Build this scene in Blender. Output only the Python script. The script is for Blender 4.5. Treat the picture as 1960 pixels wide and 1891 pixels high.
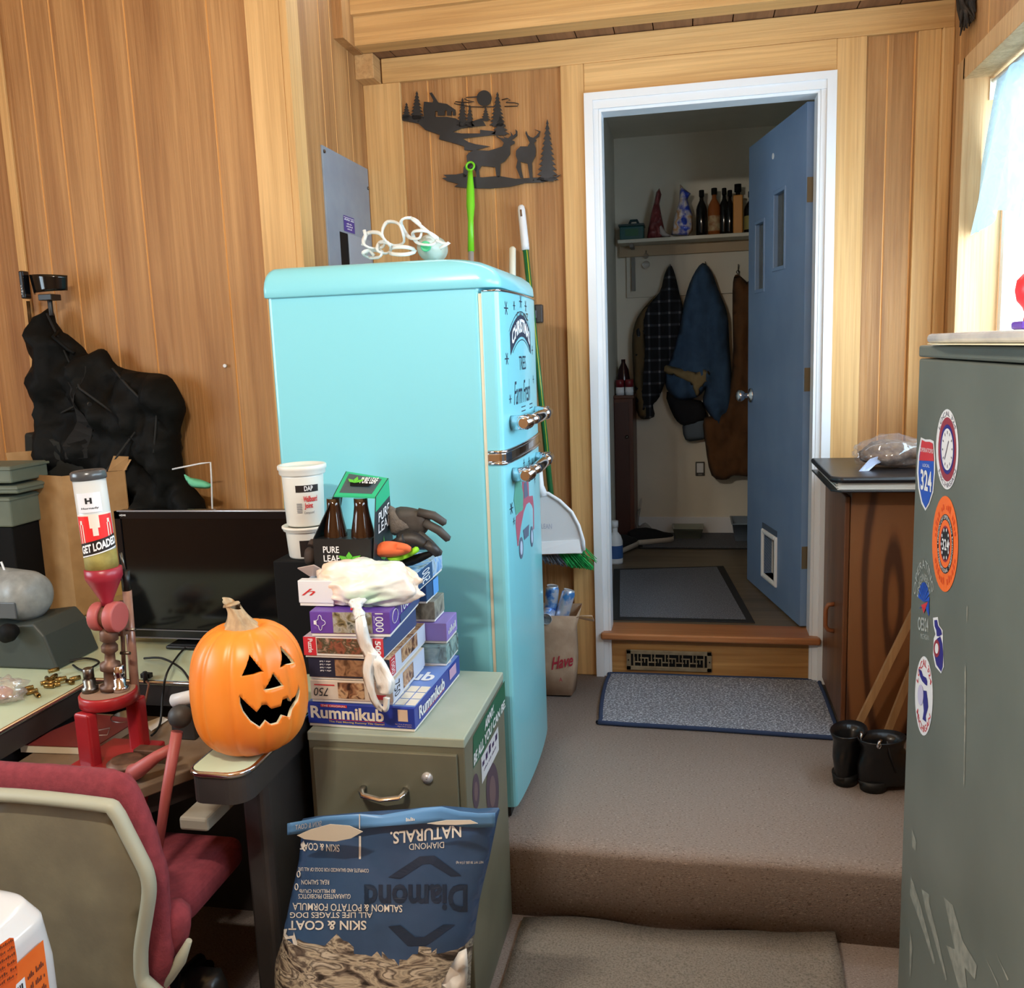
import bpy, bmesh, math, random
from mathutils import Vector, Matrix, noise
from mathutils.geometry import delaunay_2d_cdt
C = bpy.context.scene.collection
for o in list(bpy.data.objects): bpy.data.objects.remove(o)
V = Vector; PI = math.pi
random.seed(4)
# ---------- camera ----------
W, H, F = 1960, 1891, 1727.3
CP = V((-.0534, -3.5631, 1.3333)); YAW, PIT, ROL = -.20138, -.15825, -.036666
cy, sy, cp, sp = math.cos(YAW), math.sin(YAW), math.cos(PIT), math.sin(PIT)
fw = V((sy*cp, cy*cp, sp)); rt = V((cy, -sy, 0)); up = rt.cross(fw)
cr, sr = math.cos(ROL), math.sin(ROL)
rt, up = cr*rt+sr*up, -sr*rt+cr*up
cam = bpy.data.cameras.new('camera'); co = bpy.data.objects.new('camera', cam); C.objects.link(co)
co.matrix_world = Matrix(((rt.x, up.x, -fw.x, CP.x), (rt.y, up.y, -fw.y, CP.y), (rt.z, up.z, -fw.z, CP.z), (0, 0, 0, 1)))
cam.sensor_fit = 'HORIZONTAL'; cam.sensor_width = 36; cam.lens = 36*F/W; cam.clip_start = .02
bpy.context.scene.camera = co
def A(px, py, ax, val):
    "world point of a real plane seen at a place of the photograph"
    d = (px-W/2)/F*rt-(py-H/2)/F*up+fw; i = 'xyz'.index(ax)
    return CP+d*((val-CP[i])/d[i])
# ---------- light ----------
sc = bpy.context.scene
sc.view_settings.view_transform = 'Standard'; sc.view_settings.look = 'None'; sc.view_settings.gamma = 1
sc.view_settings.use_curve_mapping = False; sc.view_settings.exposure = 0.0
wd = bpy.data.worlds.new('daylight'); sc.world = wd; wd.use_nodes = True
wd.node_tree.nodes['Background'].inputs[0].default_value = (.70, .87, 1, 1)
wd.node_tree.nodes['Background'].inputs[1].default_value = 13.0
def area(name, loc, rot, sx, sy, e, col, portal=False):
    l = bpy.data.lights.new(name, 'AREA'); l.shape = 'RECTANGLE'; l.size = sx; l.size_y = sy; l.energy = e; l.color = col
    if portal: l.cycles.is_portal = True
    o = bpy.data.objects.new(name, l); C.objects.link(o); o.location = loc; o.rotation_euler = rot
area('window_portal', (.99, -1.7, 1.64), (0, PI/2, 0), 1.08, 3.0, 1, (1, 1, 1), True)
area('window_portal', (-3.31, -2.9, 1.55), (0, -PI/2, 0), 1.08, 1.5, 1, (1, 1, 1), True)
LAMP = (-.84, -3.05, 2.15)
LAMP_E, LAMP_C = 30.0, (1, .93, .81)
# ---------- helpers ----------
def lin(c):
    return tuple(((x/255+.055)/1.055)**2.4 if x/255 > .04045 else x/255/12.92 for x in c)+(1,)
class MB:
    def __init__(s): s.b = bmesh.new(); s.smooth = False
    def box(s, x0, x1, y0, y1, z0, z1, M=None, mi=0):
        vs = [s.b.verts.new((M @ V(p)) if M else p) for p in [(x0,y0,z0),(x1,y0,z0),(x1,y1,z0),(x0,y1,z0),(x0,y0,z1),(x1,y0,z1),(x1,y1,z1),(x0,y1,z1)]]
        for f in [(3,2,1,0),(4,5,6,7),(0,1,5,4),(1,2,6,5),(2,3,7,6),(3,0,4,7)]:
            fc = s.b.faces.new([vs[i] for i in f]); fc.material_index = mi
        return s
    def loft(s, rings, caps=True, mi=0, close=False):
        R = [[s.b.verts.new(p) for p in r] for r in rings]; n = len(R[0])
        k = len(R)
        for i in range(k if close else k-1):
            a, b = R[i], R[(i+1) % k]
            for j in range(n):
                f = s.b.faces.new([a[j], a[(j+1) % n], b[(j+1) % n], b[j]]); f.material_index = mi; f.smooth = True
        if caps and not close:
            for r in (R[0][::-1], R[-1]):
                try: f = s.b.faces.new(r); f.material_index = mi
                except ValueError: pass
        return s
    def frame(s, d):
        d = V(d).normalized(); u = d.cross(V((0, 0, 1)) if abs(d.z) < .9 else V((1, 0, 0))).normalized(); return u, d.cross(u)
    def cyl(s, p0, p1, r0, r1=None, n=24, caps=True):
        p0, p1 = V(p0), V(p1); r1 = r0 if r1 is None else r1; u, w = s.frame(p1-p0)
        return s.loft([[p+r*(math.cos(2*PI*j/n)*u+math.sin(2*PI*j/n)*w) for j in range(n)] for p, r in ((p0, r0), (p1, r1))], caps)
    def lathe(s, prof, o=(0, 0, 0), d=(0, 0, 1), n=32, caps=True):
        "prof: (radius, distance along d)"
        o = V(o); d = V(d).normalized(); u, w = s.frame(d)
        return s.loft([[o+d*h+max(r, .0002)*(math.cos(2*PI*j/n)*u+math.sin(2*PI*j/n)*w) for j in range(n)] for r, h in prof], caps)
    def tube(s, pts, r, n=10, close=False, flat=1.0):
        pts = [V(p) for p in pts]; k = len(pts); rr = r if isinstance(r, (list, tuple)) else [r]*k
        rings = []; u = None
        for i, p in enumerate(pts):
            t = (pts[(i+1) % k]-pts[i-1]) if close else pts[min(i+1, k-1)]-pts[max(i-1, 0)]
            t.normalize()
            if u is None: u, w = s.frame(t)
            else: u = (u-t*u.dot(t)).normalized(); w = t.cross(u)
            rings.append([p+rr[i]*(math.cos(2*PI*j/n)*u+flat*math.sin(2*PI*j/n)*w) for j in range(n)])
        return s.loft(rings, True, 0, close)
    def prism(s, poly, vec, mi=0):
        vec = V(vec); a = [s.b.verts.new(p) for p in poly]; b = [s.b.verts.new(V(p)+vec) for p in poly]; n = len(a)
        for f in (s.b.faces.new(a[::-1]), s.b.faces.new(b)): f.material_index = mi
        for i in range(n):
            s.b.faces.new([a[i], a[(i+1) % n], b[(i+1) % n], b[i]]).material_index = mi
        return s
    def ball(s, c, r, sc=(1, 1, 1), n=16):
        M = Matrix.Translation(V(c)) @ Matrix.Diagonal((*[r*x for x in sc], 1))
        g = bmesh.ops.create_uvsphere(s.b, u_segments=n*2, v_segments=n, radius=1, matrix=M)
        for v in g['verts']:
            for f in v.link_faces: f.smooth = True
        return s
    def grid(s, fn, nu, nv, closeu=False):
        g = [[s.b.verts.new(fn(i/nu, j/nv)) for j in range(nv+1)] for i in range(nu+(0 if closeu else 1))]
        for i in range(nu):
            for j in range(nv):
                k = (i+1) % len(g)
                f = s.b.faces.new([g[i][j], g[k][j], g[k][j+1], g[i][j+1]]); f.smooth = True
        return s
def obj(name, mb, mats, parent=None, bevel=0, seg=2, world=True, recalc=True, sub=0, solid=0):
    me = bpy.data.meshes.new(name); b = mb.b if isinstance(mb, MB) else mb
    if recalc: bmesh.ops.recalc_face_normals(b, faces=b.faces)
    if parent is not None and world:
        Mi = MW[parent.name].inverted(); b.transform(Mi)
    b.to_mesh(me); b.free()
    for m in (mats if isinstance(mats, (list, tuple)) else [mats]): me.materials.append(m)
    o = bpy.data.objects.new(name, me); C.objects.link(o)
    if parent is not None: o.parent = parent; MW[o.name] = MW[parent.name] if world else MW[parent.name].copy()
    else: MW[o.name] = Matrix.Identity(4)
    if solid:
        md = o.modifiers.new('s', 'SOLIDIFY'); md.thickness = solid; md.offset = 0
    if bevel:
        md = o.modifiers.new('b', 'BEVEL'); md.width = bevel; md.segments = seg; md.limit_method = 'ANGLE'; md.angle_limit = .7
    if sub:
        md = o.modifiers.new('u', 'SUBSURF'); md.levels = sub; md.render_levels = sub
    return o
MW = {}
def tag(o, label, cat, group=None, kind=None):
    o['label'] = label; o['category'] = cat
    if group: o['group'] = group
    if kind: o['kind'] = kind
    return o
def thing(name, label, cat, loc=(0, 0, 0), rz=0, group=None):
    o = bpy.data.objects.new(name, None); C.objects.link(o); o.empty_display_size = .02
    o.location = loc; o.rotation_euler = (0, 0, rz); MW[o.name] = Matrix.Translation(V(loc)) @ Matrix.Rotation(rz, 4, 'Z')
    return tag(o, label, cat, group)
def struct(name, mb, m, parent=None, **k):
    o = obj(name, mb, m, parent, **k)
    if parent is None: o['kind'] = 'structure'
    return o
def mat(name, c, c2=None, sc=8, st=(1, 1, 1), lo=.35, hi=.65, rough=.6, metal=0, bump=0, bsc=None, bst=None, alpha=1, trans=0, det=4, spec=.5, kind='noise', rdir='X', loc=(0, 0, 0), dist=0, emit=None, wave=None, coat=0, streak=None):
    m = bpy.data.materials.new(name); m.use_nodes = True; t = m.node_tree; N = t.nodes; L = t.links
    p = N['Principled BSDF']; p.inputs['Roughness'].default_value = rough; p.inputs['Metallic'].default_value = metal
    p.inputs['Specular IOR Level'].default_value = spec; p.inputs['Alpha'].default_value = alpha
    p.inputs['Transmission Weight'].default_value = trans; p.inputs['Coat Weight'].default_value = coat
    c = lin(c); p.inputs['Base Color'].default_value = c
    if emit: p.inputs['Emission Color'].default_value = c; p.inputs['Emission Strength'].default_value = emit
    tc = N.new('ShaderNodeTexCoord')
    def tex(scale, stretch):
        mp = N.new('ShaderNodeMapping'); mp.inputs['Scale'].default_value = stretch; mp.inputs['Location'].default_value = loc; L.new(tc.outputs['Object'], mp.inputs[0])
        if kind == 'voronoi':
            n = N.new('ShaderNodeTexVoronoi'); n.inputs['Scale'].default_value = scale; o = n.outputs['Distance']
        elif kind == 'wave':
            n = N.new('ShaderNodeTexWave'); n.wave_type = 'RINGS'; n.rings_direction = rdir; n.inputs['Scale'].default_value = scale; n.inputs['Distortion'].default_value = dist
            n.inputs['Detail'].default_value = det; n.inputs['Detail Scale'].default_value = 1.2; o = n.outputs['Fac']
        else:
            n = N.new('ShaderNodeTexNoise'); n.inputs['Scale'].default_value = scale; n.inputs['Detail'].default_value = det
            n.inputs['Distortion'].default_value = dist; o = n.outputs['Fac']
        L.new(mp.outputs[0], n.inputs['Vector']); return o
    if c2:
        r = N.new('ShaderNodeValToRGB'); r.color_ramp.elements[0].position = lo; r.color_ramp.elements[1].position = hi
        r.color_ramp.elements[0].color = c
        if isinstance(c2, list):
            r.color_ramp.elements[1].color = lin(c2[-1])
            for i, q in enumerate(c2[:-1]):
                e = r.color_ramp.elements.new(lo+(hi-lo)*(i+1)/len(c2)); e.color = lin(q)
        else: r.color_ramp.elements[1].color = lin(c2)
        L.new(tex(sc, st), r.inputs[0]); L.new(r.outputs[0], p.inputs['Base Color'])
    if streak and c2:
        kind = 'noise'; n = tex(1.1, streak); q = N.new('ShaderNodeValToRGB'); q.color_ramp.elements[0].position = .38; q.color_ramp.elements[1].position = .6
        q.color_ramp.elements[0].color = (.62, .56, .5, 1); q.color_ramp.elements[1].color = (1.0, 1.0, 1.0, 1); L.new(n, q.inputs[0])
        x = N.new('ShaderNodeMix'); x.data_type = 'RGBA'; x.blend_type = 'MULTIPLY'; x.inputs[0].default_value = .42
        L.new(p.inputs['Base Color'].links[0].from_socket, x.inputs[6]); L.new(q.outputs[0], x.inputs[7]); L.new(x.outputs[2], p.inputs['Base Color'])
    if bump:
        kind = 'noise'; b = N.new('ShaderNodeBump'); b.inputs['Strength'].default_value = bump; b.inputs['Distance'].default_value = .004
        L.new(tex(bsc or sc*4, bst or st), b.inputs['Height']); L.new(b.outputs[0], p.inputs['Normal'])
    return m
FC = {}
def text_geo(s, bold=0, shear=0, space=1):
    key = (s, bold, shear, space)
    if key not in FC:
        cu = bpy.data.curves.new('t', 'FONT'); cu.body = s; cu.size = 1; cu.offset = bold; cu.shear = shear; cu.space_character = space; cu.resolution_u = 3
        o = bpy.data.objects.new('t', cu); C.objects.link(o); me = bpy.data.meshes.new_from_object(o.evaluated_get(bpy.context.evaluated_depsgraph_get()))
        vs = [(v.co.x, v.co.y) for v in me.vertices]; fs = [tuple(p.vertices) for p in me.polygons]
        bpy.data.objects.remove(o); bpy.data.meshes.remove(me); bpy.data.curves.remove(cu)
        x0 = min(v[0] for v in vs); x1 = max(v[0] for v in vs); y0 = min(v[1] for v in vs); y1 = max(v[1] for v in vs)
        FC[key] = ([((a-x0)/(x1-x0), (b-y0)/(y1-y0)) for a, b in vs], fs)
    return FC[key]
def text(mb, s, fn, bold=0, shear=0, space=1):
    "fn maps the unit box of the words to a world point"
    if isinstance(s, list):   # word lengths of print too small or blurred to read in the photograph
        n = sum(s)+len(s)-1; x = 0
        for w in s:
            k = 0
            while k < w: patch(mb, fn, (x+k+.15)/n, .1, (x+k+.75)/n, .55+.4*((k*7+w*3+x) % 3)/2); k += 1
            x += w+1
        return mb
    vs, fs = text_geo(s, bold, shear, space); vv = [mb.b.verts.new(fn(a, b)) for a, b in vs]
    for f in fs:
        try: mb.b.faces.new([vv[i] for i in f])
        except ValueError: pass
    return mb
def quad(O, U, Vv, n=None, off=.0008):
    O, U, Vv = V(O), V(U), V(Vv); n = U.cross(Vv).normalized()*off
    return lambda a, b: O+U*a+Vv*b+n
def sub(fn, a0, b0, a1, b1): return lambda a, b: fn(a0+(a1-a0)*a, b0+(b1-b0)*b)
def patch(mb, fn, a0=0, b0=0, a1=1, b1=1, nu=1, nv=1):
    g = [[mb.b.verts.new(fn(a0+(a1-a0)*i/nu, b0+(b1-b0)*j/nv)) for j in range(nv+1)] for i in range(nu+1)]
    for i in range(nu):
        for j in range(nv): mb.b.faces.new([g[i][j], g[i+1][j], g[i+1][j+1], g[i][j+1]])
    return mb
def shape(mb, fn, pts):
    vs = [mb.b.verts.new(fn(a, b)) for a, b in pts]; mb.b.faces.new(vs); return mb
def lift(fn, d):
    "the same surface map a little further out"
    def g(a, b):
        e = .004; p = fn(a, b); n = (fn(a+e, b)-p).cross(fn(a, b+e)-p).normalized(); return p+n*d
    return g
def inside(p, poly):
    x, y = p; r = False; j = len(poly)-1
    for i in range(len(poly)):
        xi, yi = poly[i]; xj, yj = poly[j]
        if (yi > y) != (yj > y) and x < (xj-xi)*(y-yi)/(yj-yi)+xi: r = not r
        j = i
    return r
def bdist(p, poly):
    m = 9e9; P = V((p[0], p[1])); j = len(poly)-1
    for i in range(len(poly)):
        a = V(poly[j]); b = V(poly[i]); ab = b-a; t = max(0, min(1, (P-a).dot(ab)/(ab.length_squared or 1))); m = min(m, (P-a-ab*t).length); j = i
    return m
def smooth_poly(pts, k=3):
    n = len(pts); out = []
    for i in range(n):
        p0, p1, p2, p3 = [V(pts[(i+q) % n]) for q in (-1, 0, 1, 2)]
        for s in range(k):
            t = s/k; q = .5*((2*p1)+(-p0+p2)*t+(2*p0-5*p1+4*p2-p3)*t*t+(-p0+3*p1-3*p2+p3)*t**3); out.append((q.x, q.y))
    return out
def inflate(poly, place, thick, cell, edge=None, wr=0, wf=8, k=3, back=.3, seed=0, hf=None, wst=(1, 1)):
    """a stuffed cloth shape: poly in plane units, place(u,v,h) -> world; returns (MB, height function)"""
    pl = smooth_poly(poly, k) if k > 1 else poly
    x0 = min(p[0] for p in pl); x1 = max(p[0] for p in pl); y0 = min(p[1] for p in pl); y1 = max(p[1] for p in pl)
    edge = edge or thick*1.5; pts = list(pl); n = len(pl)
    x = x0
    while x < x1:
        y = y0
        while y < y1:
            q = (x+random.uniform(-.15, .15)*cell, y+random.uniform(-.15, .15)*cell)
            if inside(q, pl) and bdist(q, pl) > cell*.45: pts.append(q)
            y += cell
        x += cell
    def hgt(u, v):
        d = min(1, bdist((u, v), pl)/edge) if inside((u, v), pl) else 0
        b = math.sqrt(max(0, 1-(1-d)**2)); w = noise.fractal(V((u*wf*wst[0]+seed, v*wf*wst[1], seed)), 1, 2, 3)*wr*b if wr else 0
        return thick*b*(hf(u, v) if hf else 1)+w
    r = delaunay_2d_cdt([V(p) for p in pts], [(i, (i+1) % n) for i in range(n)], [], 1, 1e-6)
    mb = MB(); vs = r[0]; hs = [hgt(v.x, v.y) for v in vs]
    bd = set(); orig = r[3]
    for i, o in enumerate(orig):
        if any(q < n for q in o): bd.add(i); hs[i] = 0
    fr = [mb.b.verts.new(place(v.x, v.y, h)) for v, h in zip(vs, hs)]
    bk = [fr[i] if i in bd else mb.b.verts.new(place(v.x, v.y, -h*back)) for i, (v, h) in enumerate(zip(vs, hs))]
    for f in r[2]:
        c = sum((vs[i] for i in f), V((0, 0)))/len(f)
        if not inside(c, pl): continue
        for q, fl in ((fr, 0), (bk, 1)):
            idx = [q[i] for i in f]
            try: mb.b.faces.new(idx[::-1] if fl else idx).smooth = True
            except ValueError: pass
    return mb, hgt
def P2(px, ax, val, sel):
    "outline given at photograph places, on a real plane"
    return [tuple(A(x, y, ax, val)[i] for i in sel) for x, y in px]
# ---------- materials ----------
def wood(name, c, c2, ax, sc=5, bump=.6, rough=.62, stretch=14):
    st = [stretch]*3; st['xyz'.index(ax)] = 1
    return mat(name, c, c2, sc=sc/5, st=tuple(st), lo=.3, hi=.7, det=6, dist=.6, rough=rough, streak=tuple(s*5 if s > 1 else 1.6 for s in st), bump=bump, bsc=2.2, bst=tuple(s*3 if s > 1 else 1.1 for s in st))
PANEL = wood('panel wood', (194, 146, 92), (156, 108, 62), 'z', bump=.9)
GROOVE = mat('groove', (222, 172, 108), rough=.6)
TRIMZ = wood('trim wood upright', (224, 180, 120), (204, 158, 98), 'z', bump=.4)
TRIMX = wood('trim wood level', (224, 180, 120), (204, 158, 98), 'x', bump=.4)
TRIMY = wood('trim wood deep', (208, 166, 112), (184, 138, 88), 'y', bump=.4)
WHITE = mat('white paint', (225, 228, 232), rough=.35)
DARK = mat('black plastic', (18, 18, 19), rough=.4)
BLACK = mat('black', (12, 12, 13), rough=.7, spec=.2)
CHROME = mat('chrome', (215, 215, 220), rough=.12, metal=1)
STEEL = mat('dull steel', (150, 145, 138), rough=.35, metal=1, c2=(95, 88, 80), sc=30)
PAPER = mat('paper', (228, 226, 218), rough=.8)
CARD = mat('cardboard', (176, 138, 92), (160, 122, 78), sc=14, rough=.85, bump=.1)
INK = mat('black ink', (20, 20, 24), rough=.7); INKW = mat('white ink', (235, 235, 235), rough=.6); INKR = mat('red ink', (200, 40, 40), rough=.6)
INKB = mat('blue ink', (30, 50, 130), rough=.6)
CARPET = mat('brown carpet', (112, 98, 90), [(162, 147, 138), (158, 143, 134), (196, 182, 172)], sc=150, st=(1, 2.2, 1.6), lo=.3, hi=.72, det=5, rough=1, bump=.9, bsc=260, spec=.1)
MATG = mat('grey carpet', (112, 104, 94), [(140, 130, 118), (152, 142, 130)], sc=200, lo=.3, hi=.72, rough=1, bump=.8, bsc=260, spec=.1)
# ---------- room shell ----------
def wall_strips(mb, u0, u1, grooves, fn, g=.006, d=.004):
    "panel with milled grooves; fn(u, depth, top?) -> point"
    us = [(u0, 0)]
    for q in sorted(grooves):
        if u0 < q-g and q+g < u1: us += [(q-g/2, 0), (q-g/4, d), (q+g/4, d), (q+g/2, 0)]
    us.append((u1, 0))
    for (a, da), (b, db) in zip(us, us[1:]):
        f = mb.b.faces.new([mb.b.verts.new(fn(a, da, 0)), mb.b.verts.new(fn(b, db, 0)), mb.b.verts.new(fn(b, db, 1)), mb.b.verts.new(fn(a, da, 1))])
        f.material_index = 1 if (da or db) else 0
ZF, ZC = -.225, 2.95
YL = -.73
gl = [A(x, y, 'y', YL).x for x, y in ((-60, 300), (75, 300), (124, 300), (190, 300), (264, 300), (418, 300))]+[-3.1, -2.9, -2.75, -2.55]
m = MB(); wall_strips(m, -3.2, -1.31, gl, lambda u, d, t: (u, YL+d, ZC if t else ZF)); m.box(-3.2, -1.33, YL+.02, YL+.12, ZF, ZC)
struct('wall_left', m, [PANEL, GROOVE])
gs = [A(x, 5, 'x', -1.31).y for x in (572, 607, 665)]+[-.02]
m = MB(); wall_strips(m, YL, .0, [-.62, -.43, -.33, -.17], lambda u, d, t: (-1.31-d, u, ZC if t else ZF)); m.box(-1.43, -1.33, YL+.13, .1, ZF, ZC)
struct('wall_side', m, [PANEL, GROOVE])
gb = [A(x, 150, 'y', 0).x for x in (818, 893, 940)]+[A(1745, 300, 'y', 0).x, .62]
m = MB()
for u0, u1 in ((-1.31, -.40), (.40, .83)): wall_strips(m, u0, u1, gb, lambda u, d, t: (u, d, ZC if t else -.23))
m.box(-.40, .40, 0, .02, 2.21, ZC); m.box(-.40, .40, 0, .02, -.23, 0)
struct('wall_back', m, [PANEL, GROOVE])
WY0, WY1, WZ0, WZ1 = -3.22, -.19, 1.12, 2.17
m = MB(); X = .83
gw = [-.1, -3.5, -3.9, -4.3]
wall_strips(m, -4.8, WY0, gw, lambda u, d, t: (X+d, u, ZC if t else ZF)); wall_strips(m, WY1, 0, gw, lambda u, d, t: (X+d, u, ZC if t else ZF))
for z0, z1 in ((ZF, WZ0), (WZ1, ZC)): wall_strips(m, WY0, WY1, [-.4, -.8, -1.2, -1.6, -2.0, -2.4, -2.8], lambda u, d, t: (X+d, u, z1 if t else z0))
m.box(X+.01, X+.15, -4.8, WY0, ZF, ZC); m.box(X+.01, X+.15, WY1, 0.02, ZF, ZC); m.box(X+.01, X+.15, WY0, WY1, ZF, WZ0); m.box(X+.01, X+.15, WY0, WY1, WZ1, ZC)
struct('wall_right', m, [PANEL, GROOVE])
struct('wall_front', MB().box(-3.2, X+.15, -4.9, -4.8, ZF, ZC), PANEL)
m = MB()
for q in ((-4.8, -3.65, ZF, ZC), (-2.15, YL+.1, ZF, ZC), (-3.65, -2.15, ZF, 1.0), (-3.65, -2.15, 2.1, ZC)): m.box(-3.3, -3.2, q[0], q[1], q[2], q[3])
struct('wall_far_left', m, PANEL)
struct('floor', MB().box(-3.2, X, -4.8, 0, ZF-.05, ZF), CARPET)
# raised carpeted landing with a soft nose
m = MB(); n = 40; rings = []
for i in range(n+1):
    x = -1.31+(X+1.31)*i/n; b = .006*math.sin(x*5)+.004*math.sin(x*11)
    y0 = -1.315+b*.5
    rings.append([(x, -.0, ZF), (x, 0, 0), (x, -1.27, b*.1), (x, -1.295+b*.4, -.003), (x, y0, -.014), (x, y0-.002, -.03), (x, y0+.006, -.05), (x, y0+.006, ZF)])
m.loft(rings)
struct('floor_landing', m, CARPET)
struct('ceiling', MB().box(-3.2, X, -4.8, -.25, ZC, ZC+.05), TRIMX)
PLANK = wood('ceiling plank wood', (150, 108, 76), (118, 82, 56), 'y', bump=.4)
m = MB(); x = -1.31
while x < X: m.box(x+.002, min(x+.138, X), -.105, 0, 2.462, 2.48); x += .14
m.box(-1.31, X, -.105, 0, 2.483, 2.5)
struct('ceiling_soffit', m, PLANK)
struct('trim_1', MB().box(-1.272, X, -.190, -.10, 2.46, 2.56), TRIMX)   # beam
struct('trim_2', MB().box(-1.272, X, -.215, -.10, 2.56, 2.74), TRIMX)
struct('trim_3', MB().box(-1.23, X, -.022, 0, 2.37, 2.46), TRIMX, bevel=.003)       # header on door wall
struct('trim_4', MB().box(-1.31, -1.235, -.10, 0, 2.37, 2.46), TRIMY, bevel=.003)
struct('trim_16', MB().box(-1.315, -1.2725, -.30, -.106, 2.455, 2.75), PANEL)
struct('trim_5', MB().box(-1.31, -1.16, -.02, 0, 0, 2.37), TRIMZ, bevel=.003)
struct('trim_6', MB().box(-.535, -.447, -.022, 0, 0, 2.37), TRIMZ, bevel=.003)      # rough casing beside the door
struct('trim_7', MB().box(.447, .547, -.022, 0, 0, 2.37), TRIMZ, bevel=.003)
struct('trim_8', MB().box(-.447, .447, -.024, 0, 2.262, 2.37), TRIMX, bevel=.003)
struct('trim_9', MB().box(.715, .79, -.02, 0, 0, 2.37), TRIMZ, bevel=.003)
struct('trim_10', MB().box(.79, .83, -.035, 0, 0, 2.37), TRIMZ, bevel=.006)
struct('trim_11', MB().box(-1.425, -1.31, -.752, YL, ZF, ZC), TRIMZ, bevel=.003)
struct('trim_12', MB().box(-1.31, -1.285, -.752, -.66, ZF, ZC), TRIMZ, bevel=.003)
tz = MB().box(A(29, 300, 'y', YL).x-.03, A(29, 300, 'y', YL).x, YL-.012, YL, ZF, ZC)
struct('trim_13', tz, TRIMZ, bevel=.003)
# white door frame
m = MB(); w = .045
for s in (-1, 1):
    m.prism([(s*.447, -.032, 0), (s*.447, .02, 0), (s*.3955, .02, 0), (s*.3955, -.026, 0)], (0, 0, 2.205))
    m.box(min(s*.385, s*.395), max(s*.385, s*.395), -.024, .07, .0, 2.195)
m.box(-.447, .447, -.032, .02, 2.205, 2.262); m.box(-.395, .395, -.02, .07, 2.195, 2.207)
for s in (-1, 1): m.box(min(s*.447, s*.415), max(s*.447, s*.415), -.038, -.0325, 0, 2.235)
m.box(-.447, .447, -.038, -.0325, 2.235, 2.262)
struct('door_frame', m, WHITE)
SILL = wood('sill wood', (176, 118, 74), (150, 92, 52), 'x', bump=.15, rough=.35)
RISER = wood('riser wood', (186, 142, 84), (140, 92, 44), 'x', bump=.2, rough=.45, sc=8)
struct('trim_14', MB().box(-.425, .425, -.062, .10, .163, .192), SILL, bevel=.009, seg=4)
struct('trim_15', MB().box(-.395, .395, -.012, 0, 0, .163), RISER)
# register grille
g = thing('floor_register', 'brass-grey slotted heating register set in the wooden riser below the door', 'air vent', (-.2, -.02, .06))
BR = mat('aged brass', (150, 136, 110), (118, 104, 82), sc=20, rough=.4, metal=.35)
a = A(1199, 1243, 'y', -.02); b = A(1362, 1286, 'y', -.02); x0, x1, z1, z0 = a.x, b.x, a.z, b.z
obj('vent_backing', MB().box(x0+.01, x1-.01, -.016, -.013, z0+.005, z1-.005), BLACK, g)
m = MB(); 
m.box(x0, x1, -.026, -.018, z1-.016, z1); m.box(x0, x1, -.026, -.018, z0, z0+.016); m.box(x0, x0+.018, -.026, -.018, z0, z1); m.box(x1-.018, x1, -.026, -.018, z0, z1)
nx = 20; xa, xb = x0+.032, x1-.032; m.box(xa-.005, xa, -.025, -.018, z0+.01, z1-.01); m.box(xb, xb+.005, -.025, -.018, z0+.01, z1-.01)
zz = [z0+.016+(z1-z0-.032)*i/3 for i in range(4)]
for i in range(nx+1):
    x = xa+(xb-xa)*i/nx
    k = i % 4; lo, hi = [(0, 2), (1, 3), (0, 3), (1, 2)][k]
    m.box(x-.0022, x+.0022, -.025, -.018, zz[lo]-.002, zz[hi]+.002)
for i in range(5):
    x = xa+(xb-xa)*i/5; w = (xb-xa)/5
    m.box(x, x+w*.6, -.025, -.018, zz[1]-.002, zz[1]+.002); m.box(x+w*.4, x+w, -.025, -.018, zz[2]-.002, zz[2]+.002)
obj('vent_grille', m, BR, g, bevel=.001)
for x in (x0+.008, x1-.008): obj('screw', MB().cyl((x, -.0285, (z0+z1)/2), (x, -.026, (z0+z1)/2), .003, n=10), BLACK, g)
# window
WOODW = wood('window wood', (214, 176, 128), (190, 148, 98), 'z', bump=.5)
m = MB(); m.box(.818, .95, WY1-.018, WY1+.07, WZ0, WZ1+.05); m.box(.818, .95, WY0-.07, WY0+.018, WZ0, WZ1+.05); m.box(.818, .95, WY0, WY1, WZ1-.018, WZ1+.05); m.box(.80, .95, WY0-.05, WY1+.05, WZ0-.02, WZ0+.018)
win = struct('window_1', m, WOODW, bevel=.002)
VINYL = mat('vinyl', (235, 238, 240), rough=.4)
m = MB(); ya, yb, za, zb = WY0+.02, WY1-.02, WZ0+.02, WZ1-.02
for q in ((ya, ya+.035, za, zb), (yb-.035, yb, za, zb), (ya, yb, za, za+.035), (ya, yb, zb-.035, zb), ((ya+yb)/2-.02, (ya+yb)/2+.02, za, zb)): m.box(.95, .985, q[0], q[1], q[2], q[3])
obj('window_frame', m, VINYL, win, bevel=.003)
gm = bpy.data.materials.new('window glass'); gm.use_nodes = True; t = gm.node_tree; t.nodes.clear()
oo = t.nodes.new('ShaderNodeOutputMaterial'); tr = t.nodes.new('ShaderNodeBsdfTransparent'); gl_ = t.nodes.new('ShaderNodeBsdfGlossy'); gl_.inputs['Roughness'].default_value = .02; mx = t.nodes.new('ShaderNodeMixShader'); mx.inputs[0].default_value = .06
tr.inputs[0].default_value = (.95, .98, 1, 1)
t.links.new(tr.outputs[0], mx.inputs[1]); t.links.new(gl_.outputs[0], mx.inputs[2]); t.links.new(mx.outputs[0], oo.inputs[0])
obj('window_pane', MB().box(.965, .969, ya, yb, za, zb), gm, win)
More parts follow.
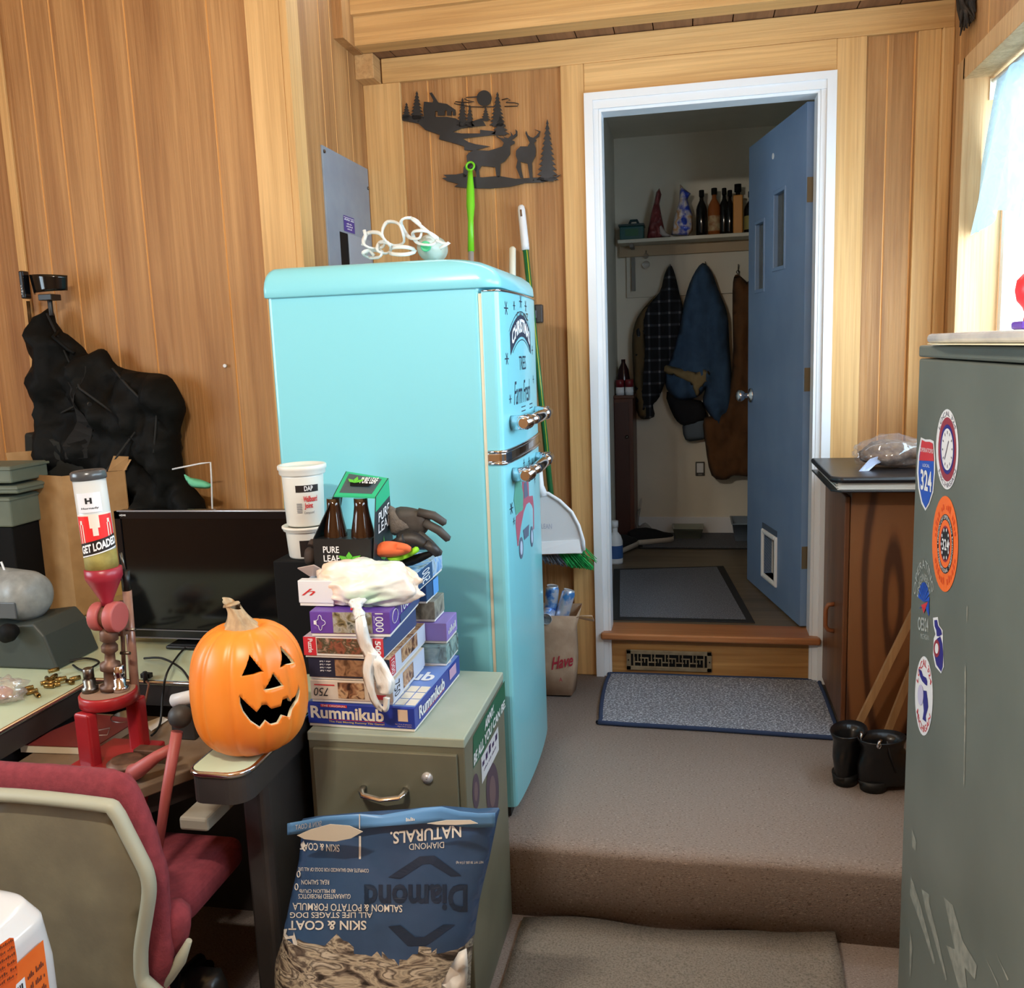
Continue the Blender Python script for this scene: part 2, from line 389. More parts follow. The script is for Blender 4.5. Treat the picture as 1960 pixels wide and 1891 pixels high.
m = MB(); m.box(-3.31, -3.18, -3.68, -3.62, .97, 2.13); m.box(-3.31, -3.18, -2.18, -2.12, .97, 2.13); m.box(-3.31, -3.18, -3.65, -2.15, .97, 1.03); m.box(-3.31, -3.18, -3.65, -2.15, 2.07, 2.13); m.box(-3.28, -3.24, -2.92, -2.88, 1.0, 2.1)
struct('window_2', m, WOODW)
# mudroom
MWALL = mat('mudroom wall', (226, 220, 204), (216, 210, 194), sc=3, rough=.8, bump=.1)
MFLOOR = wood('vinyl plank floor', (122, 108, 88), (84, 74, 62), 'x', bump=.05, rough=.4)
struct('floor_mudroom', MB().box(-.56, 1.3, .022, 1.97, .14, .19), MFLOOR)
struct('wall_mudroom_back', MB().box(-.56, 1.3, 1.95, 2.0, .14, 2.62), MWALL)
struct('wall_mudroom_left', MB().box(-.56, -.5, .02, 1.95, .14, 2.62), MWALL)
struct('wall_mudroom_right', MB().box(1.2, 1.3, .02, 1.95, .14, 2.62), MWALL)
m = MB(); m.box(-.5, -.41, .03, .065, .14, 2.62); m.box(.41, 1.2, .03, .065, .14, 2.62); m.box(-.5, 1.2, .03, .065, 2.207, 2.62)
struct('wall_mudroom_front', m, MWALL)
struct('ceiling_mudroom', MB().box(-.5, 1.2, .03, 1.95, 2.52, 2.58), MWALL)
struct('baseboard_mudroom', MB().box(-.5, 1.2, 1.938, 1.95, .19, .29), WHITE, bevel=.003)
# three-bulb lamp behind the viewer
lt = thing('ceiling_light', 'three-bulb ceiling light hanging in the middle of the workroom', 'lamp', (LAMP[0], LAMP[1], ZC))
obj('lamp_rod', MB().cyl((LAMP[0], LAMP[1], 2.32), (LAMP[0], LAMP[1], ZC), .012).cyl((LAMP[0], LAMP[1], ZC-.02), (LAMP[0], LAMP[1], ZC), .06), BR, lt)
BULB = mat('lit bulb', (255, 220, 170), emit=6)
m = MB()
for k in (-1, 0, 1):
    c = V(LAMP)+V((.09*k, .0, 0)); m.tube([(LAMP[0], LAMP[1], 2.34), (c.x, c.y, 2.30), (c.x, c.y, 2.22)], .01)
obj('lamp_arm', m, BR, lt)
for k in (-1, 0, 1):
    c = V(LAMP)+V((.09*k, 0, 0))
    o = obj('bulb', MB().ball(c+V((0, 0, .03)), .03), BULB, lt)
    o.visible_shadow = True
    l = bpy.data.lights.new('bulb_light', 'POINT'); l.energy = LAMP_E; l.color = LAMP_C; l.shadow_soft_size = .03
    lo = bpy.data.objects.new('bulb_light', l); C.objects.link(lo); lo.location = c-V((0, 0, .04))
# ================= FRIDGE =================
MINT = mat('mint enamel', (134, 212, 224), rough=.28, coat=.3)
CREAM = mat('cream gasket', (220, 214, 190), rough=.6)
fr = thing('refrigerator', 'tall mint-blue retro two-door refrigerator on the carpeted landing beside the panelled wall', 'refrigerator', (-.9, -.92, 0))
obj('body', MB().box(-1.205, -.606, -1.2, -.635, .03, 1.52), MINT, fr, bevel=.012, seg=3)
def rr(x0, x1, y0, y1, z, rb, rf, n=8):
    pts = []
    for cx, cy_, r, a0 in ((x1-rf, y1-rf, rf, 0), (x0+rb, y1-rb, rb, 90), (x0+rb, y0+rb, rb, 180), (x1-rf, y0+rf, rf, 270)):
        for i in range(n+1):
            a = math.radians(a0+90*i/n); pts.append(V((cx+r*math.cos(a), cy_+r*math.sin(a), z)))
    return pts
L = [(1.497, -1.209, -.553, -1.208, -.627, .01, .05), (1.50, -1.212, -.55, -1.211, -.624, .012, .052), (1.522, -1.212, -.552, -1.211, -.624, .012, .052), (1.540, -1.211, -.562, -1.208, -.627, .014, .055),
     (1.556, -1.208, -.582, -1.203, -.634, .016, .058), (1.568, -1.203, -.612, -1.196, -.645, .02, .06), (1.576, -1.195, -.650, -1.186, -.66, .02, .06), (1.580, -1.17, -.70, -1.16, -.69, .02, .05)]
m = MB(); m.loft([rr(x0, x1, y0, y1, z, a, b) for z, x0, x1, y0, y1, a, b in L]); obj('top_hood', m, MINT, fr)
def fx(y): return -.541-.012*((y+.9175)/.28)**2
dplan = [(-.600, -1.2)]+[(-.572+.0*i, -1.2) for i in range(1)]
for i in range(5):
    a = math.radians(-90+90*i/4); dplan.append((-.571+.018*math.cos(a), -1.182+.018*math.sin(a)))
for i in range(1, 12):
    y = -1.182+.529*i/12; dplan.append((fx(y), y))
for i in range(5):
    a = math.radians(90*i/4); dplan.append((-.571+.018*math.cos(a), -.653+.018*math.sin(a)))
dplan.append((-.600, -.635))
for nm, z0, z1 in (('door', 1.062, 1.488), ('door', .035, 1.032)):
    d = obj(nm, MB().prism([(x, y, z0) for x, y in dplan], (0, 0, z1-z0)), MINT, fr, bevel=.003)
    d['label'] = 'mint upper freezer door' if z0 > .5 else 'mint lower door with a red truck picture'
    if z0 > .5: DU = d
    else: DL = d
obj('gasket', MB().box(-.608, -.599, -1.197, -.64, .04, 1.483), CREAM, fr)
bp = [(x+(.004 if x > -.59 else 0), y) for x, y in dplan]
obj('chrome_band', MB().prism([(x, y, 1.034) for x, y in bp], (0, 0, .026)), CHROME, fr, bevel=.004)
m = MB()
for z in (1.060, 1.028): m.tube([(x+.003, y, z+.003) for x, y in dplan[:-1]], .005, 8)
obj('chrome_trim', m, CHROME, fr)
obj('chrome_trim', MB().tube([(x+.002, y, 1.489) for x, y in dplan[:-1]], .003, 6), CHROME, fr)
obj('foot_grille', MB().box(-.60, -.575, -1.19, -.65, .004, .03), DARK, fr)
for zc, D in ((1.135, DU), (1.0-.01, DL)):
    m = MB(); ya = -1.12
    m.cyl((-.545, ya, zc), (-.5, ya, zc), .02)
    m.lathe([(.013, 0), (.017, .002), (.017, .05), (.021, .054), (.021, .068), (.015, .074), (.014, .12)], (-.508, ya-.03, zc), (0, 1, 0))
    m.tube([(-.508, ya+.08, zc), (-.503, -.98, zc), (-.502, -.92, zc), (-.503, -.86, zc), (-.508, -.80, zc)], [.014, .017, .018, .017, .014], 12)
    m.lathe([(.014, 0), (.021, .02), (.021, .034), (.017, .04), (.017, .09), (.013, .092)], (-.508, -.81, zc), (0, 1, 0))
    m.cyl((-.545, -.75, zc), (-.5, -.75, zc), .02)
    h = obj('handle', m, CHROME, D); h['label'] = 'chrome bar handle'
def dmap(y0, y1, z0, z1):
    return lambda a, b: V((fx(y0+(y1-y0)*a)+.0006, y0+(y1-y0)*a, z0+(z1-z0)*b))
NAVY = mat('dark navy print', (34, 44, 66), rough=.5)
m = MB(); text(m, 'GALANZ', dmap(-1.01, -.83, 1.418, 1.440), bold=.02); obj('maker_letters', m, mat('bronze letters', (110, 96, 78), metal=.8, rough=.3), DU)
# arch banner
m = MB(); n = 16; y0, y1 = -1.10, -.80; yc = (y0+y1)/2
def arch(a, b):
    y = y0+(y1-y0)*a; z = 1.318+.052*(1-((a-.5)*2)**2)+.062*b
    return V((fx(y)+.0008, y, z))
patch(m, arch, nu=n)
for a0, a1, b0, b1 in ((-.03, 1.03, 1.13, 1.17), (.08, .92, -.16, -.12)): patch(m, arch, a0, b0, a1, b1, nu=n)
obj('christmas_banner', m, NAVY, DU)
m = MB(); text(m, 'CHRISTMAS', lambda a, b: arch(.06+a*.88, .2+b*.62)+V((.0006, 0, 0)), bold=.03); obj('banner_letters', m, INKW, DU)
m = MB(); text(m, 'TREES', dmap(-1.0, -.90, 1.275, 1.315)); text(m, 'Farm Fresh', dmap(-1.08, -.84, 1.18, 1.245), shear=.5)
for a in (-.99, -.86):
    for k in (0, .012): patch(m, dmap(a, a+.06, 1.155+k, 1.158+k))
def flake(m, y, z, r):
    for k in range(3):
        t = PI*k/3; dy, dz = math.cos(t), math.sin(t); w = r*.1
        shape(m, lambda a, b: V((fx(a)+.0006, a, b)), [(y-dy*r-dz*w, z-dz*r+dy*w), (y+dy*r-dz*w, z+dz*r+dy*w), (y+dy*r+dz*w, z+dz*r-dy*w), (y-dy*r+dz*w, z-dz*r-dy*w)])
obj('door_lettering', m, NAVY, DU)
for y, z, r in ((-1.13, 1.445, .02), (-1.04, 1.455, .014), (-.95, 1.47, .02), (-.87, 1.46, .018), (-1.14, 1.31, .018), (-.76, 1.33, .016), (-1.12, 1.2, .014), (-.76, 1.24, .014), (-.98, 1.005, .012), (-.9, 1.0, .014), (-.84, .985, .018), (-1.15, .90, .018), (-.80, .93, .014), (-1.13, .86, .012)):
    m = MB(); flake(m, y, z, r); obj('snowflake', m, NAVY, DU if z > 1.04 else DL)
# truck picture
TM = lambda: (lambda a, b: dmap(-1.13, -.84, .735, .965)(a, b))
t1 = TM(); RED = mat('faded red print', (176, 92, 110), rough=.5); GRN = mat('tree green print', (92, 160, 140), rough=.5)
m = MB(); shape(m, t1, [(.42, 1), (.62, .98), (.72, .88), (.72, .7), (.95, .66), (1, .5), (.97, .2), (.1, .2), (.06, .5), (.08, .58), (.4, .62), (.38, .9)]); obj('truck_print', m, RED, DL)
m = MB(); shape(m, lift(t1, .0004), [(.1, 1.0), (.3, 1.02), (.42, .8), (.38, .6), (.08, .6), (.02, .8)]); obj('tree_print', m, GRN, DL)
t2 = lift(t1, .0006)
for cx in (.25, .8): m = shape(MB(), t2, [(cx+.09*math.cos(q*PI/8), .14+.14*math.sin(q*PI/8)) for q in range(16)]); obj('wheel_print', m, mat('grey print', (96, 106, 128), rough=.5), DL)
m = MB(); shape(m, t2, [(.36, .34), (.66, .34), (.62, .2), (.4, .2)]); shape(m, t2, [(.46, .92), (.6, .92), (.66, .72), (.46, .72)])
obj('grille_print', m, mat('grey print4', (96, 106, 128), rough=.5), DL)
for cx in (.25, .8): m = shape(MB(), lift(t1, .0009), [(cx+.05*math.cos(q*PI/8), .14+.09*math.sin(q*PI/8)) for q in range(16)]); obj('hub_print', m, mat('pale print', (190, 205, 225), rough=.5), DL)
# ---- things on the fridge ----
PLAS = mat('clear ring plastic', (238, 240, 236), rough=.35, alpha=.75)
def ringcarrier():
    g = thing('six_pack_rings', 'crumpled clear plastic bottle ring carrier on top of the mint refrigerator', 'plastic rings', (-.9, -1.05, 1.59))
    m = MB(); B = lambda x, y, d=0: A(x, y, 'y', -1.05+d)
    for cx, cy_, rx, ry, t in ((753, 447, 20, 25, .2), (788, 437, 18, 22, .35), (716, 460, 20, 17, .1), (735, 474, 13, 12, .1), (768, 480, 24, 8, 0), (714, 486, 18, 8, 0), (812, 455, 22, 15, .5)):
        pts = []
        for q in range(20):
            a = 2*PI*q/20; x = cx+rx*(1+.1*math.sin(3*a+cx))*math.cos(a)+ry*t*math.sin(a); y = cy_+ry*math.sin(a)*(1+.08*math.cos(2*a))
            pts.append(B(x, y, .02*math.sin(a*2+cx)))
        m.tube(pts, .0035, 6, close=True, flat=1.7)
    for pl in (((697, 440), (700, 452), (694, 470)), ((835, 460), (848, 466), (860, 464), (842, 476)), ((785, 416), (800, 428), (815, 440), (835, 458)), ((697, 490), (706, 478), (716, 489))):
        m.tube([B(x, y) for x, y in pl], .005, 6)
    return obj('rings', m, PLAS, g)
ringcarrier()
g = thing('plastic_bottle', 'small frosted bottle with a green cap lying on top of the mint refrigerator', 'bottle', (-.8, -.95, 1.59))
c0 = A(812, 469, 'y', -1.03)+V((.005, .0, -.004)); ax = V((-.12, 1, .05)).normalized()
FROST = mat('frosted plastic', (206, 218, 206), rough=.25, alpha=.75)
obj('bottle_body', MB().lathe([(.010, 0), (.012, .012), (.022, .024), (.034, .045), (.038, .07), (.038, .17), (.034, .178), (.01, .18)], c0, ax), FROST, g)
obj('bottle_cap', MB().lathe([(.0125, 0), (.0145, .002), (.0145, .016), (.008, .017)], c0-ax*.012, ax), mat('green cap', (70, 190, 130), rough=.4), g)
# ================= long handled tools =================
def pole(name, label, pts, r, m):
    return obj(name, MB().tube(pts, r, 12), m)
GREEN = mat('lime plastic', (120, 215, 40), rough=.35); ALU = mat('grey pole', (205, 208, 212), rough=.3, metal=.4); DGREEN = mat('dark green pole', (20, 110, 62), rough=.3, coat=.5)
def lean(x0, y0, z0, p1): return V((x0, y0, z0)), V(p1)
g = thing('mop', 'mop handle with a lime green grip and ring end leaning behind the mint refrigerator', 'mop', (-.86, -.45, 0))
tp = A(900, 318, 'y', -.05); bt = V((tp.x+.02, -.42, .02)); d = (bt-tp).normalized()
P = lambda s: tp+d*s
obj('pole', MB().cyl(P(.32), bt, .011), ALU, g)
gr = MB(); gr.tube([P(.02), P(.05), P(.09), P(.15), P(.21), P(.33)], [.009, .011, .015, .0165, .011, .0125], 14); o = obj('grip', gr, GREEN, g); o['label'] = 'lime green grip'
gr = MB(); u = V((1, 0, 0)); gr.tube([P(0)+u*.0155*math.cos(q*PI/10)-d*.0155*math.sin(q*PI/10) for q in range(20)], .0042, 8, close=True); obj('hanging_ring', gr, GREEN, g)
obj('mop_head', MB().box(bt.x-.16, bt.x+.05, -.47, -.37, .002, .03), mat('mop grey', (120, 120, 120), rough=.9), g, bevel=.01)
g = thing('broom', 'angle broom with a green striped pole, white cap and green bristles hanging beside the door', 'broom', (-.6, -.1, 0))
tp = A(997, 392, 'y', -.045); b2 = V((-.600, -.078, .66)); d = (b2-tp).normalized(); P = lambda s: tp+d*s
obj('pole', MB().cyl(P(.16), P((b2-tp).length), .0115), DGREEN, g)
st = MB(); off = V((.006, -.0095, 0)); st.cyl(P(.17)+off, P(1.0)+off, .002, n=6); obj('pole_stripe', st, mat('yellow stripe', (200, 200, 60), rough=.4), g)
m = MB(); m.tube([P(0), P(.006), P(.02), P(.15), P(.17)], [.006, .012, .0145, .0155, .015], 14); o = obj('cap', m, WHITE, g); o['label'] = 'white plastic cap'
obj('cap_slot', MB().tube([P(.02)+V((0, -.0145, 0)), P(.045)+V((0, -.0150, 0))], .0035, 8), mat('slot tan', (120, 84, 50)), g)
# broom head
BRS = mat('green bristles', (30, 190, 90), (20, 130, 62), sc=60, rough=.7); BRS2 = mat('grey bristles', (120, 130, 145), (80, 88, 100), sc=60, rough=.7)
obj('head_block', MB().box(-.66, -.52, -.115, -.07, .60, .70), WHITE, g, bevel=.02, seg=3)
random.seed(3)
for nm, xs, mt in (('bristles', (0.45, 1), BRS), ('bristles', (0, .45), BRS2)):
    m = MB()
    for k in range(150 if xs[0] else 90):
        t = random.uniform(*xs); yy = random.uniform(-.125, -.06)
        a = A(1035+t*78, 1063-t*5, 'y', yy); b = A(1040+t*104, 1075+t*12+random.uniform(-3, 6), 'y', yy-.015)
        if t > .93: a = A(1112, 1063-random.uniform(0, 24), 'y', yy); b = A(1120+random.uniform(0, 24), 1055+random.uniform(10, 32), 'y', yy-.01)
        m.cyl(a, b, .0022, .0015, 5)
    o = obj(nm, m, mt, g); o['label'] = 'green bristles' if xs[0] else 'grey bristles'
# dustpan clipped over the broom
g = thing('dustpan', 'white rounded dustpan clipped over the green broom between refrigerator and door', 'dustpan', (-.55, -.14, .6))
DP = mat('white dustpan plastic', (244, 246, 250), rough=.4)
out = [(1000, 1061), (1114, 1059), (1118, 1052), (1117, 1035), (1108, 1005), (1095, 980), (1072, 958), (1050, 944), (1035, 942), (1000, 960)]
pf = [A(x, y, 'y', -.13) for x, y in out]
m = MB(); m.prism([p for p in pf], (0, -.006, 0)); obj('pan', m, DP, g, bevel=.002)
rim = [p+V((0, -.016, 0)) for p in pf[1:]]
m = MB(); m.tube([p+V((0, -.008, 0)) for p in pf[2:]], .007, 8); obj('rim', m, DP, g)
m = MB(); a, b = A(1000, 1040, 'y', -.14), A(1108, 1033, 'y', -.14); c, e = A(1113, 1058, 'y', -.165), A(1000, 1062, 'y', -.165)
m.prism([a, b, c, e], (0, .006, 0)); obj('lip', m, DP, g)
hp = [A(1040, 950, 'y', -.135), A(1034, 930, 'y', -.13), A(1032, 900, 'y', -.12), A(1028, 880, 'y', -.11)]
obj('handle', MB().tube(hp, [.02, .015, .013, .012], 10), DP, g)
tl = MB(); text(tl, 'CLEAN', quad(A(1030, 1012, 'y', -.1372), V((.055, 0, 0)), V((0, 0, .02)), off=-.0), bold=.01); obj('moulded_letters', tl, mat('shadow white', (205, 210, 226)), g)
g = thing('spare_handle', 'short white ended pole leaning behind the mint refrigerator', 'handle', (-.72, -.1, 0))
tp = A(981, 472, 'y', -.07); b2 = V((-.735, -.38, .01)); d = (b2-tp).normalized()
obj('pole', MB().cyl(tp+d*.17, b2, .01), WHITE, g); obj('cap', MB().tube([tp, tp+d*.008, tp+d*.17], [.006, .013, .0135], 12), mat('ivory plastic', (226, 224, 205), rough=.4), g)
# paper bag of cans
KR = mat('brown paper', (186, 158, 132), (172, 142, 116), sc=20, rough=.85, bump=.2)
g = thing('paper_bag', 'brown paper grocery bag with red lettering full of empty cans, behind the refrigerator', 'paper bag', (-.62, -.2, 0))
bx0, bx1, by0, by1 = -.76, -.52, -.27, -.11
m = MB(); rings = []
for z, s, dx in ((.003, 0, 0), (.12, .005, .004), (.25, -.003, .01), (.325, .012, .016)):
    rings.append([V((bx0-s, by0-s, z)), V((bx1+s+dx, by0-s, z+.004)), V((bx1+s+dx+.006, (by0+by1)/2, z+.01 if z > .3 else z)), V((bx1+s+dx, by1+s, z)), V((bx0-s, by1+s, z)), V((bx0-s, (by0+by1)/2, z))])
m.loft(rings, caps=False); m.b.faces.new([v for v in m.b.verts][:6][::-1]); obj('bag_body', m, KR, g, solid=.0015)
m = MB(); text(m, 'Have', lambda a, b: V((-.60+.085*a+.006, by0-.0085, .11+.05*b+.02*a)), shear=.3, bold=.02); obj('red_lettering', m, mat('red print', (190, 50, 70), rough=.7), g); m = MB(); text(m, 'A', lambda a, b: V((-.565+.012*a, by0-.0085, .065+.016*b)))
obj('small_red_letter', m, mat('red print2', (190, 50, 70), rough=.7), g)
m = MB(); h = [(bx1+.012, by0+.02, .31), (bx1+.05, by0-.01, .33), (bx1+.085, by0+.01, .325), (bx1+.09, by0+.03, .30), (bx1+.03, by0+.05, .305)]
m.tube(h, .0045, 6, flat=.4); obj('bag_handle', m, KR, g)
def can(label, p, ax, cols, dent=0):
    g = thing('drink_can', label, 'can', p, 0, 'empty cans in the paper bag'); p = V(p); ax = V(ax).normalized()
    obj('can_body', MB().lathe([(.020, 0), (.0235, .006), (.0262, .012), (.0262, .14), (.0225, .15), (.0215, .152)], p, ax, n=24), cols, g)
    obj('can_lid', MB().lathe([(.0222, .1515), (.0222, .1545), (.0205, .1545), (.0200, .152), (.001, .152)], p, ax, n=24, caps=False), ALU, g)
    return g
CB = mat('blue silver can', (60, 110, 200), [(120, 170, 230), (196, 206, 222)], sc=22, lo=.42, hi=.55, rough=.25, metal=.5)
CS = mat('silver blue can', (205, 212, 226), [(170, 190, 226), (80, 150, 224)], sc=20, lo=.5, hi=.62, rough=.25, metal=.5)
p = A(1052, 1170, 'y', -.2); q = A(1056, 1110, 'y', -.2); can('blue and silver can standing nearest the refrigerator in the paper bag', p-V((0, 0, .05)), q-p, CB)
p = A(1074, 1178, 'y', -.22); q = A(1092, 1112, 'y', -.2); can('silver blue can tilted right against the door post in the paper bag', p-V((0.01, 0, .05)), q-p, CS)
p = A(1048, 1182, 'y', -.25); can('crumpled can lying on its side at the front of the paper bag', p+V((.0, .12, .012)), (0.0, -1, -.05), CS)
# wood box behind bag
obj_ = obj('wood_crate_rail', MB().box(-.62, -.535, -.1, -.03, .085, .13).box(-.62, -.535, -.1, -.03, .0, .03), TRIMX, bevel=.002); tag(obj_, 'short stacked timber offcuts on the floor behind the paper bag', 'timber')
# light switch
g = thing('light_switch', 'small black wall switch box right of the mint refrigerator', 'switch', A(1030, 600, 'y', 0))
p = A(1029, 600, 'y', -.02); obj('switch_box', MB().box(p.x-.028, p.x+.02, -.03, 0, p.z-.036, p.z+.034), mat('charcoal plastic', (52, 48, 48), rough=.5), g, bevel=.004); obj('switch_toggle', MB().box(p.x-.014, p.x-.002, -.045, -.03, p.z-.018, p.z+.012), mat('grey plastic', (90, 90, 92), rough=.4), g, bevel=.002)
# ================= electrical panel =================
g = thing('electrical_panel', 'grey steel breaker panel cover with a blue sticker on the panelled wall above the refrigerator', 'electrical panel', (-1.305, -.26, 1.6))
GP = mat('grey panel paint', (138, 148, 160), (128, 138, 152), sc=9, rough=.45)
obj('cover', MB().box(-1.312, -1.304, -.487, -.036, 1.33, 2.055), GP, g, bevel=.002)
ya, yb = A(653, 460, 'x', -1.30).y, A(668, 460, 'x', -1.30).y
obj('breaker_door', MB().box(-1.305, -1.298, yb, -.07, 1.35, A(653, 443, 'x', -1.3).z-.0), mat('grey door paint', (150, 158, 170), rough=.45), g, bevel=.002)
obj('door_gap', MB().box(-1.3045, -1.3035, ya, yb, 1.35, A(653, 443, 'x', -1.3).z), BLACK, g)
for y in (-.475, -.05): obj('screw', MB().cyl((-1.304, y, 2.035 if y < -.1 else 1.98), (-1.299, y, 2.035 if y < -.1 else 1.98), .006, n=10), STEEL, g)
a, b, c = A(657, 411, 'x', -1.303), A(678, 420, 'x', -1.303), A(657, 441, 'x', -1.303)
f = lambda u, v: V((-1.3035+.0005, a.y+(b.y-a.y)*u, c.z+(a.z-c.z)*v))
s = obj('sticker', patch(MB(), f), mat('violet sticker', (60, 50, 140), rough=.4), g); m = MB()
f2 = lift(f, .0004); text(m, [8, 5], sub(f2, .05, .70, .95, .86)); text(m, [7], sub(f2, .25, .46, .75, .58)); text(m, [9], sub(f2, .2, .3, .8, .42)); text(m, [6], sub(f2, .28, .14, .72, .25)); patch(m, f2, .03, .88, .97, .91)
obj('sticker_lettering', m, INKW, s)
# ================= metal wall art =================
g = thing('wall_art', 'black sheet-metal cutout of deer, pines and moon on the wall left of the door', 'wall art', (-.8, -.01, 2.2))
IRON = mat('blackened metal', (34, 36, 40), (58, 62, 70), sc=4, lo=.5, hi=.75, rough=.5, metal=.3)
K = lambda x, y: A(580+x/3.63, 130+y/3.63, 'y', -.014)
m = MB()
def cut(pts, th=.003): m.prism([K(x, y) for x, y in pts], (0, th, 0))
def pine(x, y0, y1, w, n=7):
    pts = [(x, y0)]; R_ = []; L_ = []
    for i in range(n):
        t = (i+1)/n; ya = y0+(y1-y0)*t; ww = w*t
        R_ += [(x+ww*.5+3, ya-2), (x+ww*.28, ya+1)]; L_ += [(x-ww*.5-3, ya-2), (x-ww*.28, ya+1)]
    cut(pts+R_+[(x+w*.3, y1+8), (x-w*.3, y1+8)]+L_[::-1])
for a in ((790, 160, 350, 95, 8), (718, 240, 350, 62, 6), (1107, 205, 400, 80, 8), (1158, 255, 405, 64, 6), (1268, 270, 360, 60, 5), (1350, 165, 400, 110, 9), (1370, 330, 460, 120, 5), (1697, 355, 780, 150, 12)): pine(*a)
cut([(690, 330), (690, 365), (800, 385), (850, 430), (950, 465), (945, 495), (1040, 520), (1120, 545), (1120, 570), (1180, 575), (1300, 545), (1200, 530), (1150, 515), (1110, 490), (1330, 465), (1340, 440), (1230, 430), (1230, 455), (1100, 455), (1040, 445), (1100, 420), (1170, 410), (1270, 400), (1240, 350), (1170, 372), (1120, 385), (1060, 350), (1000, 340), (880, 340), (800, 330)])
cut([(840, 235), (850, 235), (900, 240), (905, 225), (878, 175), (895, 170), (940, 240), (1000, 250), (1058, 290), (1060, 330), (1040, 330), (1040, 300), (1030, 300), (1030, 330), (1000, 330), (1000, 295), (985, 295), (985, 330), (935, 330), (935, 300), (918, 300), (918, 340), (840, 340), (835, 290)])
cut([(1258+52*math.cos(q*PI/12), 210+55*math.sin(q*PI/12)) for q in range(24)])
for pl in ([(1215, 200), (1140, 205), (1120, 215), (1150, 228), (1190, 235), (1150, 240), (1060, 235), (1050, 247), (1090, 255), (1170, 270), (1260, 272), (1330, 268)], [(1380, 222), (1420, 212), (1440, 222), (1410, 240), (1470, 242), (1498, 250), (1490, 265), (1400, 268)]):
    m.tube([K(*p) for p in pl], .0018, 6)
# near stag
cut([(1150, 590), (1190, 570), (1290, 575), (1340, 560), (1385, 545), (1395, 520), (1365, 490), (1345, 480), (1335, 455), (1345, 470), (1370, 485), (1400, 490), (1385, 465), (1400, 480), (1425, 488), (1445, 470), (1440, 440), (1450, 455), (1460, 470), (1478, 455), (1475, 425), (1490, 440), (1488, 470), (1465, 490), (1448, 500), (1470, 510), (1470, 525), (1440, 540), (1438, 600), (1400, 650), (1372, 665), (1368, 760), (1345, 760), (1335, 690), (1240, 680), (1222, 710), (1228, 760), (1205, 760), (1200, 720), (1170, 690), (1150, 720), (1130, 760), (1110, 755), (1115, 690), (1140, 660), (1135, 610)])
# far stag
cut([(1480, 575), (1510, 545), (1560, 545), (1575, 520), (1555, 480), (1545, 455), (1550, 435), (1562, 465), (1580, 480), (1600, 485), (1620, 470), (1640, 445), (1605, 425), (1650, 440), (1640, 475), (1615, 492), (1622, 505), (1605, 520), (1618, 560), (1615, 610), (1590, 660), (1595, 765), (1575, 765), (1560, 665), (1510, 650), (1515, 700), (1530, 765), (1510, 765), (1480, 690), (1490, 640), (1478, 610)])
cut([(965, 765), (1000, 760), (975, 742), (1060, 740), (1110, 730), (1150, 755), (1250, 760), (1360, 750), (1480, 770), (1560, 765), (1640, 760), (1700, 765), (1795, 740), (1740, 775), (1660, 795), (1540, 800), (1440, 825), (1300, 838), (1150, 835), (1050, 825), (1080, 805), (1000, 785)])
obj('silhouette', m, IRON, g, recalc=True)
for p in ((800, 370), (1600, 780)): obj('nail', MB().cyl(K(*p), K(*p)+V((0, .015, 0)), .003, n=8), STEEL, g)
# small plastic anchor on the left wall
p = A(433, 700, 'y', YL); g_ = obj('wall_plug', MB().cyl(p, p-V((0, .012, 0)), .005, .006, 10), WHITE); tag(g_, 'tiny white plastic screw plug in the left panelled wall', 'wall plug')
# ================= BLUE DOOR =================
D1 = V((.3955, .075, 0)); ang = math.atan2(.805-.075, .2-.36)
g = thing('door_1', 'blue painted wooden door with two narrow panes and a cat flap, swung open into the mudroom', 'door', (.377, .075, .2), ang)
BLUE = mat('blue door paint', (112, 138, 172), (104, 130, 166), sc=5, rough=.5, bump=.05)
MD = MW['door_1']; Mi = MD.inverted()
ud = V((math.cos(ang), math.sin(ang), 0)); nd = V((-ud.y, ud.x, 0))   # nd points to -x side
fo = V((.377, .075, .2))+nd*.0175
def DU_(px, py):
    d = (px-W/2)/F*rt-(py-H/2)/F*up+fw; t = (fo-CP).dot(nd)/d.dot(nd); q = Mi @ (CP+d*t); return q.x, q.z
DW, DH = .76, 1.99
def winrect(a, b):
    u0, z0 = DU_(*a); u1, z1 = DU_(*b); return min(u0, u1), max(u0, u1), min(z0, z1), max(z0, z1)
R1 = winrect((1503, 366), (1481, 505)); R2 = winrect((1463, 420), (1446, 556)); R3 = winrect((1485, 1020), (1462, 1095))
R1 = (R1[0], R1[1], DU_(1490, 512)[1], DU_(1495, 365)[1]); R2 = (R2[0], R2[1], DU_(1454, 555)[1], DU_(1458, 424)[1]); R3 = (R3[0], R3[1], DU_(1473, 1105)[1], DU_(1473, 1028)[1])
m = MB(); xs = sorted({0, DW, R1[0], R1[1], R2[0], R2[1], R3[0], R3[1]}); zs = sorted({0, DH, R1[2], R1[3], R2[2], R2[3], R3[2], R3[3]})
for x0, x1 in zip(xs, xs[1:]):
    run = None
    for z0, z1 in zip(zs, zs[1:]):
        cx, cz = (x0+x1)/2, (z0+z1)/2; hole = any(r[0] < cx < r[1] and r[2] < cz < r[3] for r in (R1, R2, R3))
        if hole:
            if run: m.box(x0, x1, -.0175, .0175, run[0], run[1]); run = None
        else: run = (run[0], z1) if run else (z0, z1)
    if run: m.box(x0, x1, -.0175, .0175, run[0], run[1])
bmesh.ops.remove_doubles(m.b, verts=m.b.verts, dist=1e-5)
obj('door_slab', m, BLUE, g, world=False)
GLS = mat('rippled glass', (150, 150, 140), rough=.1, trans=.8, bump=.4, bsc=60)
